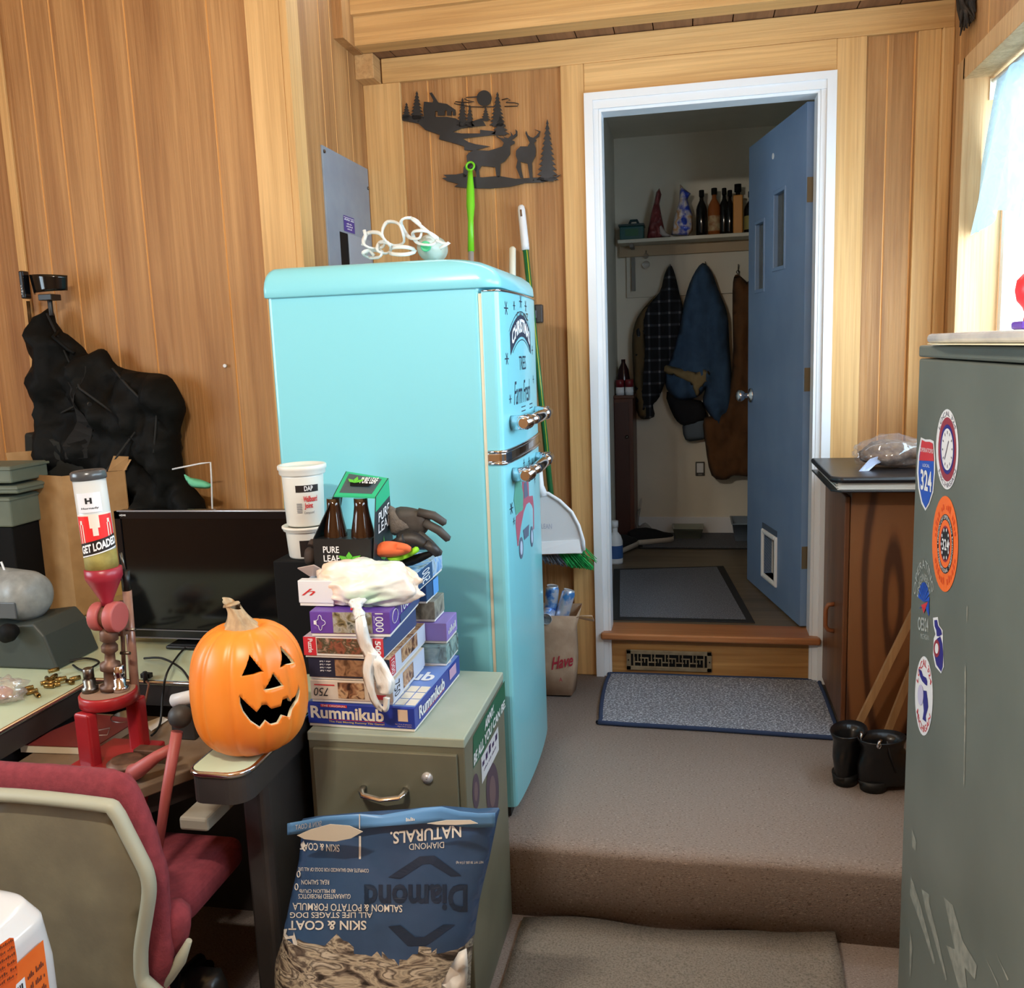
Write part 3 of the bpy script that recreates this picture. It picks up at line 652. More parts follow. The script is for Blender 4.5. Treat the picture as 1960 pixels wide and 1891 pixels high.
for r in (R1, R2):
    fm = MB(); e = .012
    for q in ((r[0]-e, r[0]+.004, r[2]-e, r[3]+e), (r[1]-.004, r[1]+e, r[2]-e, r[3]+e), (r[0], r[1], r[2]-e, r[2]+.004), (r[0], r[1], r[3]-.004, r[3]+e)): fm.box(q[0], q[1], -.022, .022, q[2], q[3])
    f_ = obj('pane_moulding', fm, BLUE, g, world=False, bevel=.003); obj('glass_pane', MB().box(r[0], r[1], -.003, .003, r[2], r[3]), GLS, f_, world=False)
r = R3; fm = MB(); e = .022
for q in ((r[0]-e, r[0], r[2]-e, r[3]+e), (r[1], r[1]+e, r[2]-e, r[3]+e), (r[0], r[1], r[2]-e, r[2]), (r[0], r[1], r[3], r[3]+e)): fm.box(q[0], q[1], -.028, .028, q[2], q[3])
o = obj('cat_flap', fm, WHITE, g, world=False, bevel=.008); o['label'] = 'white cat flap frame'
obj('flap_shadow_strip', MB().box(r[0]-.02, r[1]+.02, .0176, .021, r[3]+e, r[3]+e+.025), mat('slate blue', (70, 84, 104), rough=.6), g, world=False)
kz = DU_(1440, 757)[1]; kx = DW-.06
m = MB().lathe([(.034, 0), (.032, .008), (.012, .014), (.011, .03), (.02, .038), (.027, .05), (.026, .062), (.016, .07), (.001, .072)], (kx, .0175, kz), (0, 1, 0)); m.lathe([(.034, 0), (.032, .008), (.012, .014), (.011, .03), (.027, .05), (.016, .07), (.001, .072)], (kx, -.0175, kz), (0, -1, 0))
o = obj('door_knob', m, CHROME, g, world=False); o['label'] = 'bright round metal knob'
u, z = DU_(1480, 299); obj('peephole', MB().cyl((u, .0165, z), (u, .0195, z), .012), WHITE, g, world=False)
BRASS = mat('worn brass', (120, 104, 80), rough=.4, metal=.6)
for z in (1.68, .98, .28): obj('hinge', MB().box(-.002, .0, -.014, .014, z-.045, z+.045).cyl((-.004, -.02, z-.045), (-.004, -.02, z+.045), .006, n=10), BRASS, g, world=False)
# ================= MUDROOM =================
RUG = mat('dark ribbed rug', (70, 72, 78), [(96, 98, 106), (146, 148, 156)], sc=120, st=(3, 1, 1), lo=.3, hi=.7, rough=1, bump=.8, bsc=200)
RUBBER = mat('rubber edge', (26, 26, 28), rough=.7)
def rug(name, label, pts, z, bmt, tmt, b=.02, t=.008):
    g = thing(name, label, 'mat', (sum(p[0] for p in pts)/4, sum(p[1] for p in pts)/4, z))
    obj('mat_border', MB().prism([(x, y, z) for x, y in pts], (0, 0, t*.7)), bmt, g, bevel=.002)
    c = V((sum(p[0] for p in pts)/4, sum(p[1] for p in pts)/4)); ins = []
    for p in pts: q = V(p); d = (c-q); ins.append(q+V((b*(1 if d.x > 0 else -1), b*(1 if d.y > 0 else -1))))
    obj('mat_pile', MB().prism([(q.x, q.y, z+t*.6) for q in ins], (0, 0, t*.5)), tmt, g)
    return g
rug('rug', 'dark grey ribbed rug with black rubber edge just inside the open door', [(-.40, .125), (.19, .125), (.095, 1.09), (-.462, 1.0)], .19, RUBBER, RUG, .035)
rug('rug', 'dark grey runner lying along the far mudroom wall', [(-.36, 1.49), (.9, 1.50), (.9, 1.93), (-.40, 1.93)], .19, RUBBER, RUG, .02)
sh = thing('coat_shelf', 'white painted shelf with a hook board under it on the far mudroom wall', 'shelf', (0, 1.94, 1.9))
WOFF = mat('aged white paint', (205, 200, 184), rough=.5)
obj('shelf_board', MB().box(-.47, .9, 1.72, 1.949, 1.905, 1.925), WOFF, sh, bevel=.003)
obj('shelf_rail', MB().box(-.475, .9, 1.90, 1.949, 1.845, 1.905), mat('tan wood rail', (170, 148, 116), rough=.5), sh, bevel=.002)
obj('hook_board', MB().box(-.437, .9, 1.925, 1.949, 1.612, 1.845), WOFF, sh, bevel=.002)
obj('shelf_bracket', MB().box(-.405, -.385, 1.895, 1.925, 1.65, 1.84).box(-.405, -.385, 1.76, 1.92, 1.885, 1.904), mat('grey bracket', (120, 118, 112), rough=.5), sh)
def hook(x, z):
    m = MB(); m.lathe([(.011, 0), (.011, .003), (.002, .004)], (x, 1.925, z), (0, -1, 0)); m.tube([(x, 1.925, z-.01), (x, 1.90, z-.03), (x, 1.885, z-.02), (x, 1.88, z+.0)], .0035, 8); m.tube([(x, 1.925, z+.0), (x, 1.90, z+.02), (x, 1.885, z+.04)], .003, 8); return m
for px, py in ((1283, 520), (1350, 515), (1413, 520)):
    p = A(px, py, 'y', 1.9); obj('coat_hook', hook(p.x, p.z), STEEL, sh)
for px, py in ((1237, 500),):
    p = A(px, py, 'y', 1.9)
    gk = thing('glass_ornament', 'small clear glass beads hanging from the shelf rail', 'ornament', p); GL = mat('clear glass', (235, 235, 235), rough=.05, trans=.85)
    obj('bead', MB().ball(p+V((0, -.01, .03)), .016), GL, gk); obj('bead', MB().ball(p+V((0, -.01, -.02)), .022), GL, gk); obj('hanger', MB().tube([p+V((0, .0, .06)), p+V((0, -.01, .045))], .002), STEEL, gk)
SY = 1.82
def bottle(label, px, top, w, col, capc, body=None, neck=.5, name='bottle', capm=None):
    p = A(px, 450, 'y', SY); z0 = 1.925; zt = A(px, top, 'y', SY).z; h = zt-z0; r = w/2
    g = thing(name, label, 'bottle', (p.x, SY, z0), 0, 'bottles on the mudroom shelf')
    obj('glass_body', MB().lathe([(r*.9, 0), (r, .006), (r, h*.58), (r*.85, h*.66), (r*.38, h*.78), (r*.36, h*.88)], (p.x, SY, z0)), col, g)
    obj('bottle_cap', MB().lathe([(r*.44, h*.86), (r*.46, h*.88), (r*.46, h*.99), (r*.4, h)], (p.x, SY, z0)), capc, g)
    if body: o = obj('bottle_label', MB().lathe([(r*1.01, h*.1), (r*1.01, h*.42)], (p.x, SY, z0), caps=False), body, g)
    return g
GD = mat('dark bottle glass', (16, 14, 12), rough=.1); GA = mat('pale bottle glass', (120, 112, 88), rough=.1, trans=.5); LB = mat('worn label', (190, 170, 130), (150, 100, 60), sc=30)
bottle('dark bottle with a pale neck band, leftmost on the shelf', 1343, 364, .062, GD, BLACK)
bottle('clear bottle with amber contents and a label in the middle of the shelf', 1367, 360, .07, mat('amber liquid glass', (150, 84, 40), rough=.1), BLACK, LB)
bottle('tall black bottle right of the labelled amber bottle', 1386, 360, .055, GD, BLACK)
bottle('shorter black bottle beside the orange box', 1397, 364, .052, GD, BLACK)
bottle('dark bottle with yellow label partly hidden by the blue door', 1438, 366, .08, GD, BLACK, mat('yellow label', (150, 140, 80)))
p = A(1412, 440, 'y', SY); g = thing('bottle', 'tall orange square bottle with a black cap on the shelf', 'bottle', (p.x, SY, 1.925)); zt = A(1412, 374, 'y', SY).z
obj('glass_body', MB().box(p.x-.026, p.x+.026, SY-.026, SY+.026, 1.925, zt), mat('orange bottle', (206, 140, 60), rough=.4), g, bevel=.006); obj('bottle_cap', MB().cyl((p.x, SY, zt), (p.x, SY, zt+.018), .012).cyl((p.x, SY, zt+.018), (p.x, SY, zt+.06), .019), BLACK, g)
pl, hf_ = inflate(P2([(1318, 452), (1285, 450), (1290, 420), (1300, 385), (1302, 352), (1310, 362), (1322, 370), (1316, 382), (1325, 410), (1326, 440)], 'y', SY-.02, (0, 2)), lambda u, v, h: V((u, SY-.02-h, v)), .045, .010, wr=.02, wf=30, k=1)
CHIP = mat('snack bag foil', (34, 60, 170), [(40, 70, 190), (214, 208, 212), (206, 150, 80), (220, 215, 220)], sc=9, lo=.35, hi=.62, rough=.3)
tag(obj('snack_bag', pl, CHIP), 'blue and white clipped snack bag standing on the mudroom shelf', 'snack bag')
pl, hf_ = inflate(P2([(1276, 456), (1238, 458), (1241, 436), (1246, 410), (1252, 388), (1256, 368), (1262, 360), (1266, 372), (1262, 390), (1266, 412), (1271, 436)], 'y', SY-.02, (0, 2)), lambda u, v, h: V((u, SY-.02-h, v)), .03, .009, wr=.02, wf=40, k=1)
tag(obj('red_bag', pl, mat('dull red foil', (140, 62, 62), (110, 44, 46), sc=20, rough=.4)), 'dull red twisted foil bag on the mudroom shelf', 'bag')
pl, hf_ = inflate(P2([(1264, 452), (1290, 453), (1276, 445), (1262, 428)], 'y', SY-.04, (0, 2)), lambda u, v, h: V((u, SY-.04-h, v)), .02, .01)
tag(obj('crumpled_wrapper', pl, mat('crumpled white', (190, 180, 176), rough=.5)), 'small crumpled white wrapper between the two bags on the shelf', 'wrapper')
a = A(1187, 462, 'y', SY-.05); b = A(1232, 425, 'y', SY-.05); TEAL = mat('teal plastic', (40, 92, 92), rough=.35)
g = thing('storage_box', 'small teal lidded plastic box at the left end of the mudroom shelf', 'box', (a.x, SY, 1.925)); obj('box_body', MB().box(a.x, b.x, SY-.07, SY+.06, 1.925, 2.0), TEAL, g, bevel=.006); obj('box_lid', MB().box(a.x-.008, b.x+.004, SY-.078, SY+.068, 2.0, 2.012), mat('dark teal', (28, 60, 62), rough=.35), g, bevel=.003); obj('box_label', MB().box(a.x+.03, b.x-.03, SY-.0712, SY-.0702, 1.945, 1.985), mat('green card', (52, 100, 72)), g)
obj('lid_handle', MB().tube([(a.x+.05, SY-.02, 2.012), (a.x+.06, SY-.02, 2.035), (b.x-.04, SY-.02, 2.035), (b.x-.03, SY-.02, 2.012)], .008), mat('dark teal2', (28, 56, 60), rough=.35), g)
# coats
def coat(name, label, px, y, th, m, extra=None, wr=.055, hf=None, cell=.022):
    mb, h = inflate(P2(px, 'y', y, (0, 2)), lambda u, v, hh: V((u, y-hh, v)), th, cell, edge=.05, wr=wr, wf=9, wst=(3.4, .55), hf=hf, seed=len(label)*.37)
    g = thing(name, label, 'coat', tuple(A(px[0][0], px[0][1], 'y', y)), 0); obj('coat_body', mb, m, g); return g, h, y
def patchon(g, hy, name, px, th, m, lab=None):
    _, h, y = hy
    mb, _h = inflate(P2(px, 'y', y, (0, 2)), lambda u, v, hh: V((u, y-h(u, v)-hh, v)), th, .02, edge=.02, wr=.003, wf=30); o = obj(name, mb, m, g)
    if lab: o['label'] = lab
PLAID = bpy.data.materials.new('dark plaid'); PLAID.use_nodes = True; t = PLAID.node_tree; N = t.nodes; pb = N['Principled BSDF']; pb.inputs['Roughness'].default_value = .95
tc = N.new('ShaderNodeTexCoord'); sp_ = N.new('ShaderNodeSeparateXYZ'); t.links.new(tc.outputs['Object'], sp_.inputs[0]); outs = []
for k, ax_ in ((17, 'X'), (15, 'Z')):
    mm = N.new('ShaderNodeMath'); mm.operation = 'MULTIPLY'; mm.inputs[1].default_value = k; fr2 = N.new('ShaderNodeMath'); fr2.operation = 'FRACT'; gt = N.new('ShaderNodeMath'); gt.operation = 'GREATER_THAN'; gt.inputs[1].default_value = .8
    t.links.new(sp_.outputs[ax_], mm.inputs[0]); t.links.new(mm.outputs[0], fr2.inputs[0]); t.links.new(fr2.outputs[0], gt.inputs[0]); outs.append(gt)
ad = N.new('ShaderNodeMath'); ad.operation = 'ADD'; t.links.new(outs[0].outputs[0], ad.inputs[0]); t.links.new(outs[1].outputs[0], ad.inputs[1])
hv = N.new('ShaderNodeMath'); hv.operation = 'MULTIPLY'; hv.inputs[1].default_value = .5; t.links.new(ad.outputs[0], hv.inputs[0])
rm = N.new('ShaderNodeValToRGB'); rm.color_ramp.elements[0].color = lin((18, 20, 26)); rm.color_ramp.elements[1].color = lin((120, 122, 128)); e_ = rm.color_ramp.elements.new(.5); e_.color = lin((48, 52, 60)); t.links.new(hv.outputs[0], rm.inputs[0]); t.links.new(rm.outputs[0], pb.inputs['Base Color'])
OLIVE = mat('olive canvas', (98, 80, 52), rough=.95); DENIM = mat('blue denim', (42, 68, 98), (52, 80, 112), sc=14, rough=.95, bump=.3); BROWN = mat('brown duck canvas', (96, 62, 32), (82, 52, 26), sc=10, rough=.95)
SHEEP = mat('tan corduroy', (128, 112, 80), rough=.95)
c1 = coat('flannel_jacket', 'dark plaid flannel jacket with olive canvas shell hanging leftmost on the hook board', [(1283, 507), (1292, 525), (1300, 560), (1308, 600), (1300, 660), (1285, 700), (1262, 760), (1250, 775), (1252, 798), (1222, 797), (1214, 740), (1210, 660), (1215, 620), (1232, 590), (1262, 560), (1272, 525)], 1.86, .06, PLAID)
patchon(c1[0], c1, 'canvas_front', [(1258, 562), (1236, 600), (1236, 660), (1232, 740), (1238, 794), (1222, 796), (1214, 740), (1210, 660), (1215, 620), (1232, 590)], .012, OLIVE, 'olive canvas jacket front')
c3 = coat('canvas_jacket', 'brown canvas work jacket hanging partly behind the open blue door', [(1411, 525), (1430, 540), (1450, 560), (1452, 900), (1440, 912), (1405, 910), (1390, 918), (1362, 910), (1350, 850), (1348, 800), (1385, 790), (1402, 700), (1402, 600), (1403, 540)], 1.80, .05, BROWN)
c2 = coat('denim_jacket', 'blue denim jacket with tan corduroy collar hanging in the middle of the hook board', [(1345, 503), (1362, 520), (1375, 555), (1392, 600), (1396, 660), (1402, 740), (1400, 790), (1385, 814), (1370, 812), (1362, 800), (1345, 770), (1350, 745), (1335, 760), (1300, 766), (1276, 745), (1272, 715), (1264, 712), (1272, 698), (1282, 690), (1297, 640), (1310, 575), (1325, 530)], 1.83, .08, DENIM)
patchon(c2[0], c2, 'collar', [(1264, 712), (1268, 698), (1295, 703), (1332, 712), (1345, 706), (1358, 712), (1356, 725), (1345, 738), (1335, 760), (1328, 745), (1315, 728), (1290, 718)], .014, SHEEP, 'tan corduroy collar')
mb, _ = inflate(P2([(1276, 750), (1330, 765), (1345, 770), (1352, 800), (1335, 812), (1310, 815), (1290, 798)], 'y', 1.86, (0, 2)), lambda u, v, h: V((u, 1.86-h, v)), .05, .03, wr=.01); tag(obj('dark_sweater', mb, mat('black knit', (24, 26, 32), rough=1)), 'black knit garment showing below the denim jacket', 'sweater')
mb, _ = inflate(P2([(1309, 806), (1348, 798), (1350, 835), (1340, 842), (1312, 842)], 'y', 1.87, (0, 2)), lambda u, v, h: V((u, 1.87-h, v)), .03, .03, wr=.006); tag(obj('denim_cuff', mb, mat('grey denim', (92, 104, 116), rough=1)), 'faded grey denim cuff hanging lowest behind the coats', 'trousers')
g = thing('outlet', 'small white hanging tag holder low on the mudroom wall', 'wall outlet', A(1340, 898, 'y', 1.94)); p = A(1340, 898, 'y', 1.945); obj('plate', MB().box(p.x-.027, p.x+.027, 1.938, 1.95, p.z-.04, p.z+.045), mat('dark bezel', (70, 68, 64)), g, bevel=.003); obj('cover', MB().box(p.x-.02, p.x+.02, 1.933, 1.94, p.z-.02, p.z+.038), WHITE, g, bevel=.002); obj('socket', MB().box(p.x-.012, p.x+.012, 1.932, 1.94, p.z-.036, p.z-.026), mat('socket grey', (120, 118, 112)), g)
# small red-brown cabinet inside
CABR = wood('dark red cabinet wood', (96, 52, 32), (70, 34, 22), 'z', bump=.1, rough=.4)
g = thing('mudroom_cabinet', 'narrow dark red-brown cabinet against the left mudroom wall', 'cabinet', (-.45, 1.77, .201))
cx1 = A(1211, 760, 'y', 1.6).x; CZT = A(1195, 757, 'y', 1.6).z
obj('body', MB().box(-.499, cx1, 1.61, 1.93, .201, CZT-.018), CABR, g, bevel=.003); obj('top', MB().box(-.499, cx1+.008, 1.60, 1.935, CZT-.018, CZT), CABR, g, bevel=.003)
o = obj('door_panel', MB().box(-.495, cx1-.025, 1.602, 1.61, .25, CZT-.04), mat('darker red wood', (62, 30, 22), rough=.4), g); obj('knob', MB().ball((cx1-.035, 1.592, .82), .010), STEEL, o)
for i, (dx, lab) in enumerate(((.0, 'left'), (.052, 'right'))):
    p = V((cx1-.075+dx, 1.66, CZT)); g = thing('tin_can', 'white tin with a red lid, %s one of the pair on the narrow mudroom cabinet' % lab, 'tin', p, 0, 'tins on the mudroom cabinet'); obj('tin_body', MB().lathe([(.024, 0), (.024, .045)], p), WHITE, g); obj('tin_top', MB().lathe([(.0245, .045), (.0245, .085), (.02, .088)], p), mat('dark red tin', (110, 26, 34), rough=.3), g)
p = V((-.455, 1.8, CZT)); tag(obj('dark_vase', MB().lathe([(.02, 0), (.035, .03), (.038, .08), (.03, .14), (.012, .18), (.012, .2)], p), mat('dark red glaze', (46, 16, 20), rough=.2)), 'dark red glossy vase at the back of the narrow mudroom cabinet', 'vase')
# shoes, bottle, trays on mudroom floor
def shoe(label, x, y, rz, group):
    g = thing('sneaker', label, 'shoe', (x, y, .201), rz, group)
    sole = [(-.13, -.036), (-.06, -.04), (.02, -.042), (.09, -.044), (.13, -.03), (.145, 0), (.13, .03), (.09, .042), (.02, .036), (-.06, .036), (-.13, .034), (-.145, 0)]
    obj('sole', MB().loft([[V((a, b, z)) for a, b in sole] for z in (0, .028)]), mat('off white rubber', (190, 180, 165), rough=.6), g, world=False)
    rings = []
    for t, w, h in ((-.135, .028, .07), (-.1, .034, .085), (-.03, .036, .085), (.03, .038, .07), (.08, .038, .05), (.12, .03, .04), (.138, .012, .032)):
        rings.append([V((t, w*math.cos(q*PI/8), .026+max(0, math.sin(q*PI/8))*(h-.02)-(.002 if math.sin(q*PI/8) < 0 else 0))) for q in range(16)])
    obj('upper', MB().loft(rings), mat('black mesh', (22, 20, 22), rough=.9), g, world=False)
shoe('black sneaker with a pale sole nearest the left door frame', -.44, 1.44, 1.2, 'sneakers by the mudroom cabinet'); shoe('black sneaker pointing right on the dark runner', -.30, 1.62, .45, 'sneakers by the mudroom cabinet')
g = thing('spray_bottle', 'white bottle with a blue label behind the left door frame', 'bottle', (-.465, 1.15, .19)); obj('bottle_body', MB().lathe([(.038, 0), (.04, .01), (.04, .12), (.03, .15), (.014, .17), (.014, .2)], (-.465, 1.15, .19)), WHITE, g); obj('bottle_label', MB().lathe([(.0405, .03), (.0405, .1)], (-.465, 1.15, .19), caps=False), mat('blue label', (50, 90, 150)), g); obj('bottle_cap', MB().cyl((-.465, 1.15, .385), (-.465, 1.15, .42), .018), WHITE, g)
CT = mat('cloudy plastic', (180, 186, 170), rough=.3, alpha=.6)
def tray(name, label, a, b, y0, y1, h, m, inner=None):
    x0 = A(a, 1020, 'y', y0).x; x1 = A(b, 1020, 'y', y0).x; g = thing(name, label, 'container', ((x0+x1)/2, y0, .199)); z = .2
    mb = MB(); R = lambda s, zz: [V((x0+s, y0+s, zz)), V((x1-s, y0+s, zz)), V((x1-s, y1-s, zz)), V((x0+s, y1-s, zz))]
    mb.loft([R(.016, z), R(0, z+h), R(-.006, z+h), R(-.006, z+h+.004), R(.003, z+h+.003), R(.018, z+.004)]); obj('tub', mb, m, g)
    if inner: obj('contents', MB().box(x0+.03, x1-.03, y0+.03, y1-.03, z+.006, z+h*.45), inner, g, bevel=.01)
tray('food_tray', 'low clear plastic tray of dry pet food on the far runner', 1288, 1346, 1.72, 1.86, .06, CT, mat('kibble', (70, 60, 34), (40, 34, 20), sc=60, bump=1))
tray('plastic_tub', 'pale blue plastic tub on the far runner, partly behind the blue door', 1402, 1470, 1.66, 1.9, .1, mat('pale blue plastic', (150, 165, 182), rough=.4, alpha=.9))
pl, _ = inflate(P2([(1222, 1005), (1235, 1000), (1250, 1015), (1248, 1030), (1218, 1028), (1212, 1015), (1224, 960), (1229, 958)], 'y', 1.80, (0, 2)), lambda u, v, h: V((u, 1.80-h, v)), .04, .015, wr=.01, wf=20)
tag(obj('carrier_bag', pl, mat('thin clear bag', (150, 145, 140), rough=.4, alpha=.45)), 'thin clear plastic bag slumped behind the black sneakers', 'plastic bag')
# ================= MATS and landing =================
TWEED = mat('grey tweed mat', (120, 124, 134), [(66, 68, 76), (176, 182, 196)], sc=130, st=(1, 1.6, 1), lo=.38, hi=.62, rough=1, bump=1, bsc=160, kind='voronoi')
NAVB = mat('navy binding', (38, 54, 86), rough=.9)
pts = smooth_poly([(-.385, -.485), (-.36, -.515), (0, -.528), (.38, -.55), (.42, -.53), (.425, -.3), (.422, -.05), (.40, -.02), (0, -.022), (-.36, -.022), (-.395, -.05), (-.40, -.25)], 4)
g = thing('door_mat', 'grey tweed door mat with navy binding in front of the wooden sill', 'mat', (0, -.27, 0))
c = V((.01, -.27))
rp = []
for s, z in ((1.0, .004), (1.0, .010), (.97, .0125), (.6, .011), (.2, .011)): rp.append([V((c.x+(x-c.x)*s, c.y+(y-c.y)*s, z)) for x, y in pts])
obj('mat_weave', MB().loft(rp), TWEED, g); obj('mat_binding', MB().tube([(x, y, .008) for x, y in pts], .0085, 8, close=True), NAVB, g)
m = MB(); n = 24; rings = []
def runner():
    top = []
    x0, x1, y1, y0 = -.52, .303, -1.335, -2.6
    for z in (0, 1):
        pass
    mb = MB(); nx, ny = 24, 20
    def f(a, b):
        x = x0+(x1-x0)*a; y = y0+(y1-y0)*b
        if b > .95: y += .012*math.sin(a*9)+.03*a
        lift_ = .01+.014*max(0, a-.82)/.18*max(0, b-.9)/.1*1.3+.002*math.sin(a*14+b*5)
        return V((x+(-.015*(1-b)), y, ZF+lift_))
    mb.grid(f, nx, ny); return mb
o = obj('carpet_runner', runner(), MATG, solid=.008); tag(o, 'pale grey-brown carpet runner with a curled corner at the foot of the step', 'carpet runner')
# ================= TALL GREY CABINET (right) =================
GC = mat('grey green enamel', (104, 110, 102), (94, 100, 93), sc=4, rough=.42, bump=.02)
XA = .36
ap = thing('steel_cabinet', 'tall grey-green steel cabinet covered with stickers on its side, at the right edge', 'cabinet', (.58, -2.1, ZF))
obj('body', MB().box(XA, .815, -2.46, -1.745, ZF+.002, 1.29), GC, ap, bevel=.004)
obj('top_panel', MB().box(XA-.001, .816, -2.461, -1.744, 1.2925, 1.314), GC, ap, bevel=.004)
def Q(px, py, e=.0008): return A(px, py, 'x', XA-e)
def ell(cx, cy_, rx, ry, s=1, n=36, e=.0008): return [Q(cx+rx*s*math.cos(2*PI*k/n), cy_+ry*s*math.sin(2*PI*k/n), e) for k in range(n)]
def poly(mb, pts): mb.b.faces.new([mb.b.verts.new(p) for p in pts]); return mb
def ringtext(mb, s, cx, cy_, rx, ry, r0, r1, a0, a1, e, flip=False, bold=0):
    def f(a, b):
        if flip: b = 1-b
        t = math.radians(a0+(a1-a0)*a); r = r0+(r1-r0)*b; return Q(cx+rx*r*math.cos(t), cy_+ry*r*math.sin(t), e)
    text(mb, s, f, bold=bold)
def qt(mb, s, x0, y0, x1, y1, dy=0, e=.0022, bold=0):
    text(mb, s, lambda a, b: Q(x0+(x1-x0)*a, y1+(y0-y1)*b+dy*a, e), bold=bold)
SW = mat('sticker white', (230, 232, 235), rough=.35); SR = mat('sticker red', (205, 52, 62), rough=.35); SB = mat('sticker blue', (32, 84, 190), rough=.35)
SO = mat('sticker orange', (245, 112, 40), rough=.35); SDR = mat('sticker maroon', (150, 48, 66), rough=.35); SN = mat('sticker navy', (40, 40, 130), rough=.35); SK = mat('sticker black', (30, 26, 26), rough=.4)
ZS = lambda x, y: (1700+x/2.954, 600+y/2.954)
shp = [ZS(*p) for p in ((185, 700), (210, 712), (238, 712), (258, 722), (266, 820), (265, 900), (255, 1010), (232, 1080), (210, 1116), (188, 1075), (170, 990), (163, 900), (168, 800))]
cx, cy_ = 1700+214/2.954, 600+900/2.954
s = obj('shield_sticker', poly(MB(), [Q(x, y) for x, y in shp]), SW, ap); s['label'] = 'red and blue road-shield sticker'
inn = [((x-cx)*.84+cx, (y-cy_)*.93+cy_) for x, y in shp]
obj('shield_blue', poly(MB(), [Q(x, y, .0014) for x, y in inn]), SB, s)
obj('shield_red', poly(MB(), [Q(x, y, .0019) for x, y in [inn[0], inn[1], inn[2], inn[3], (inn[4][0], inn[4][1]+3), (inn[12][0], inn[12][1]+8)]]), SR, s)
m = MB(); qt(m, 'OPERATORS', 1761, 856, 1786, 864, 4); qt(m, 'LOCAL', 1766, 887, 1779, 893, 2); qt(m, '324', 1762, 897, 1783, 937, 6, bold=.03); obj('shield_lettering', m, SW, s)
# round gauge sticker
c = (1813, 860, 21.5, 77)
s = obj('oval_sticker', poly(MB(), ell(*c)), SW, ap); s['label'] = 'white round sticker with maroon ring'
obj('maroon_ring', poly(MB(), ell(*c, s=.80, e=.0013)), SDR, s); obj('navy_ring', poly(MB(), ell(*c, s=.62, e=.0017)), SN, s); obj('gauge_face', poly(MB(), ell(*c, s=.52, e=.0021)), SW, s)
m = MB(); ringtext(m, 'LOCAL 324', *c, .83, .95, 215, 325, .0014); ringtext(m, 'MICHIGAN', *c, .95, .83, 145, 35, .0014, flip=False)
for k in range(12): t = 2*PI*k/12; ringtext(m, 'I', *c, .38, .46, 30*k-3, 30*k+3, .0026)
poly(m, [Q(1815, 843, .0026), Q(1816, 845, .0026), Q(1808, 880, .0026), Q(1807, 878, .0026)]); obj('gauge_marks', m, mat('grey print2', (110, 104, 120)), s)
# orange
c = (1809, 1041, 24.8, 92)
s = obj('orange_sticker', poly(MB(), ell(*c)), SO, ap); s['label'] = 'large orange round sticker'
for r, e, mt, nm in ((.62, .0013, SK, 'black_ring'), (.5, .0017, SO, 'orange_ring'), (.38, .0020, SDR, 'red_ring'), (.34, .0023, SK, 'black_centre')): obj(nm, poly(MB(), ell(*c, s=r, e=e)), mt, s)
m = MB(); ringtext(m, 'UNION OF OPERATING ENGINEERS', *c, .52, .60, 180, 420, .0026); ringtext(m, 'INTERNATIONAL', *c, .60, .52, 170, 70, .0026); qt(m, '324', 1803, 1030, 1816, 1052, 3, .003, .02)
for k in range(10): t = 2*PI*k/10; poly(m, [Q(c[0]+c[2]*(.3*math.cos(t)+.04*math.cos(j*PI/3)), c[1]+c[3]*(.3*math.sin(t)+.04*math.sin(j*PI/3)), .0028) for j in range(6)])
obj('white_lettering', m, SW, s)
OD = mat('dark orange print', (214, 78, 24)); m = MB(); ringtext(m, [5, 2, 3, 4], *c, .70, .88, 190, 350, .0014); obj('orange_lettering', m, OD, s); m = MB(); ringtext(m, [6, 6], *c, .88, .70, 160, 20, .0014); obj('orange_lettering', m, OD, s)
# clear decal
c = (1768, 1150, 20, 80); FAD = mat('faded white print', (170, 176, 172), rough=.5)
m = MB(); ringtext(m, 'OPERATING', *c, .78, .98, 190, 345, .001); ringtext(m, 'ENGINEERS', *c, .48, .66, 190, 345, .001); obj('clear_decal_lettering', m, FAD, ap); m = MB(); qt(m, 'OE324', 1757, 1180, 1777, 1206, 4, .001, .02); qt(m, 'MICHIGAN', 1762, 1212, 1778, 1222, 4, .001)
s = obj('clear_decal_lettering', m, FAD, ap); m = MB()
for k in range(9):
    t = math.radians(200+150*k/8); poly(m, [Q(1768, 1152, .0012), Q(1768+11*math.cos(t-.12), 1152+38*math.sin(t-.12), .0012), Q(1768+11*math.cos(t+.12), 1152+38*math.sin(t+.12), .0012)])
poly(m, [Q(1758, 1165, .0012), Q(1778, 1150, .0012), Q(1778, 1180, .0012), Q(1770, 1160, .0012)]); obj('blue_fan', m, SB, s)
m = MB(); poly(m, [Q(1763, 1158, .0016), Q(1776, 1152, .0016), Q(1768, 1174, .0016)]); obj('red_arrow', m, SR, s)
# state map decals
ZT = lambda x, y: (1700+x/2.588, 1160+y/2.588)
def mapshape(pts): return [ZT(*p) for p in pts]
up_ = [(228, 70), (242, 68), (246, 95), (262, 118), (266, 140), (252, 150), (240, 148), (238, 120), (230, 100)]
lo_ = [(244, 160), (258, 150), (268, 185), (272, 240), (270, 300), (262, 325), (238, 290), (226, 230), (230, 175)]
m = MB()
big = [(222, 58), (246, 54), (252, 95), (270, 120), (272, 200), (276, 300), (262, 334), (234, 300), (222, 240), (226, 160), (234, 140), (224, 95)]
s = obj('map_sticker', poly(MB(), [Q(*ZT(*p)) for p in big]), SW, ap); s['label'] = 'white and navy state map sticker'
obj('upper_map', poly(MB(), [Q(*p, .0013) for p in mapshape(up_)]), SN, s); obj('lower_map', poly(MB(), [Q(*p, .0013) for p in mapshape(lo_)]), SN, s)
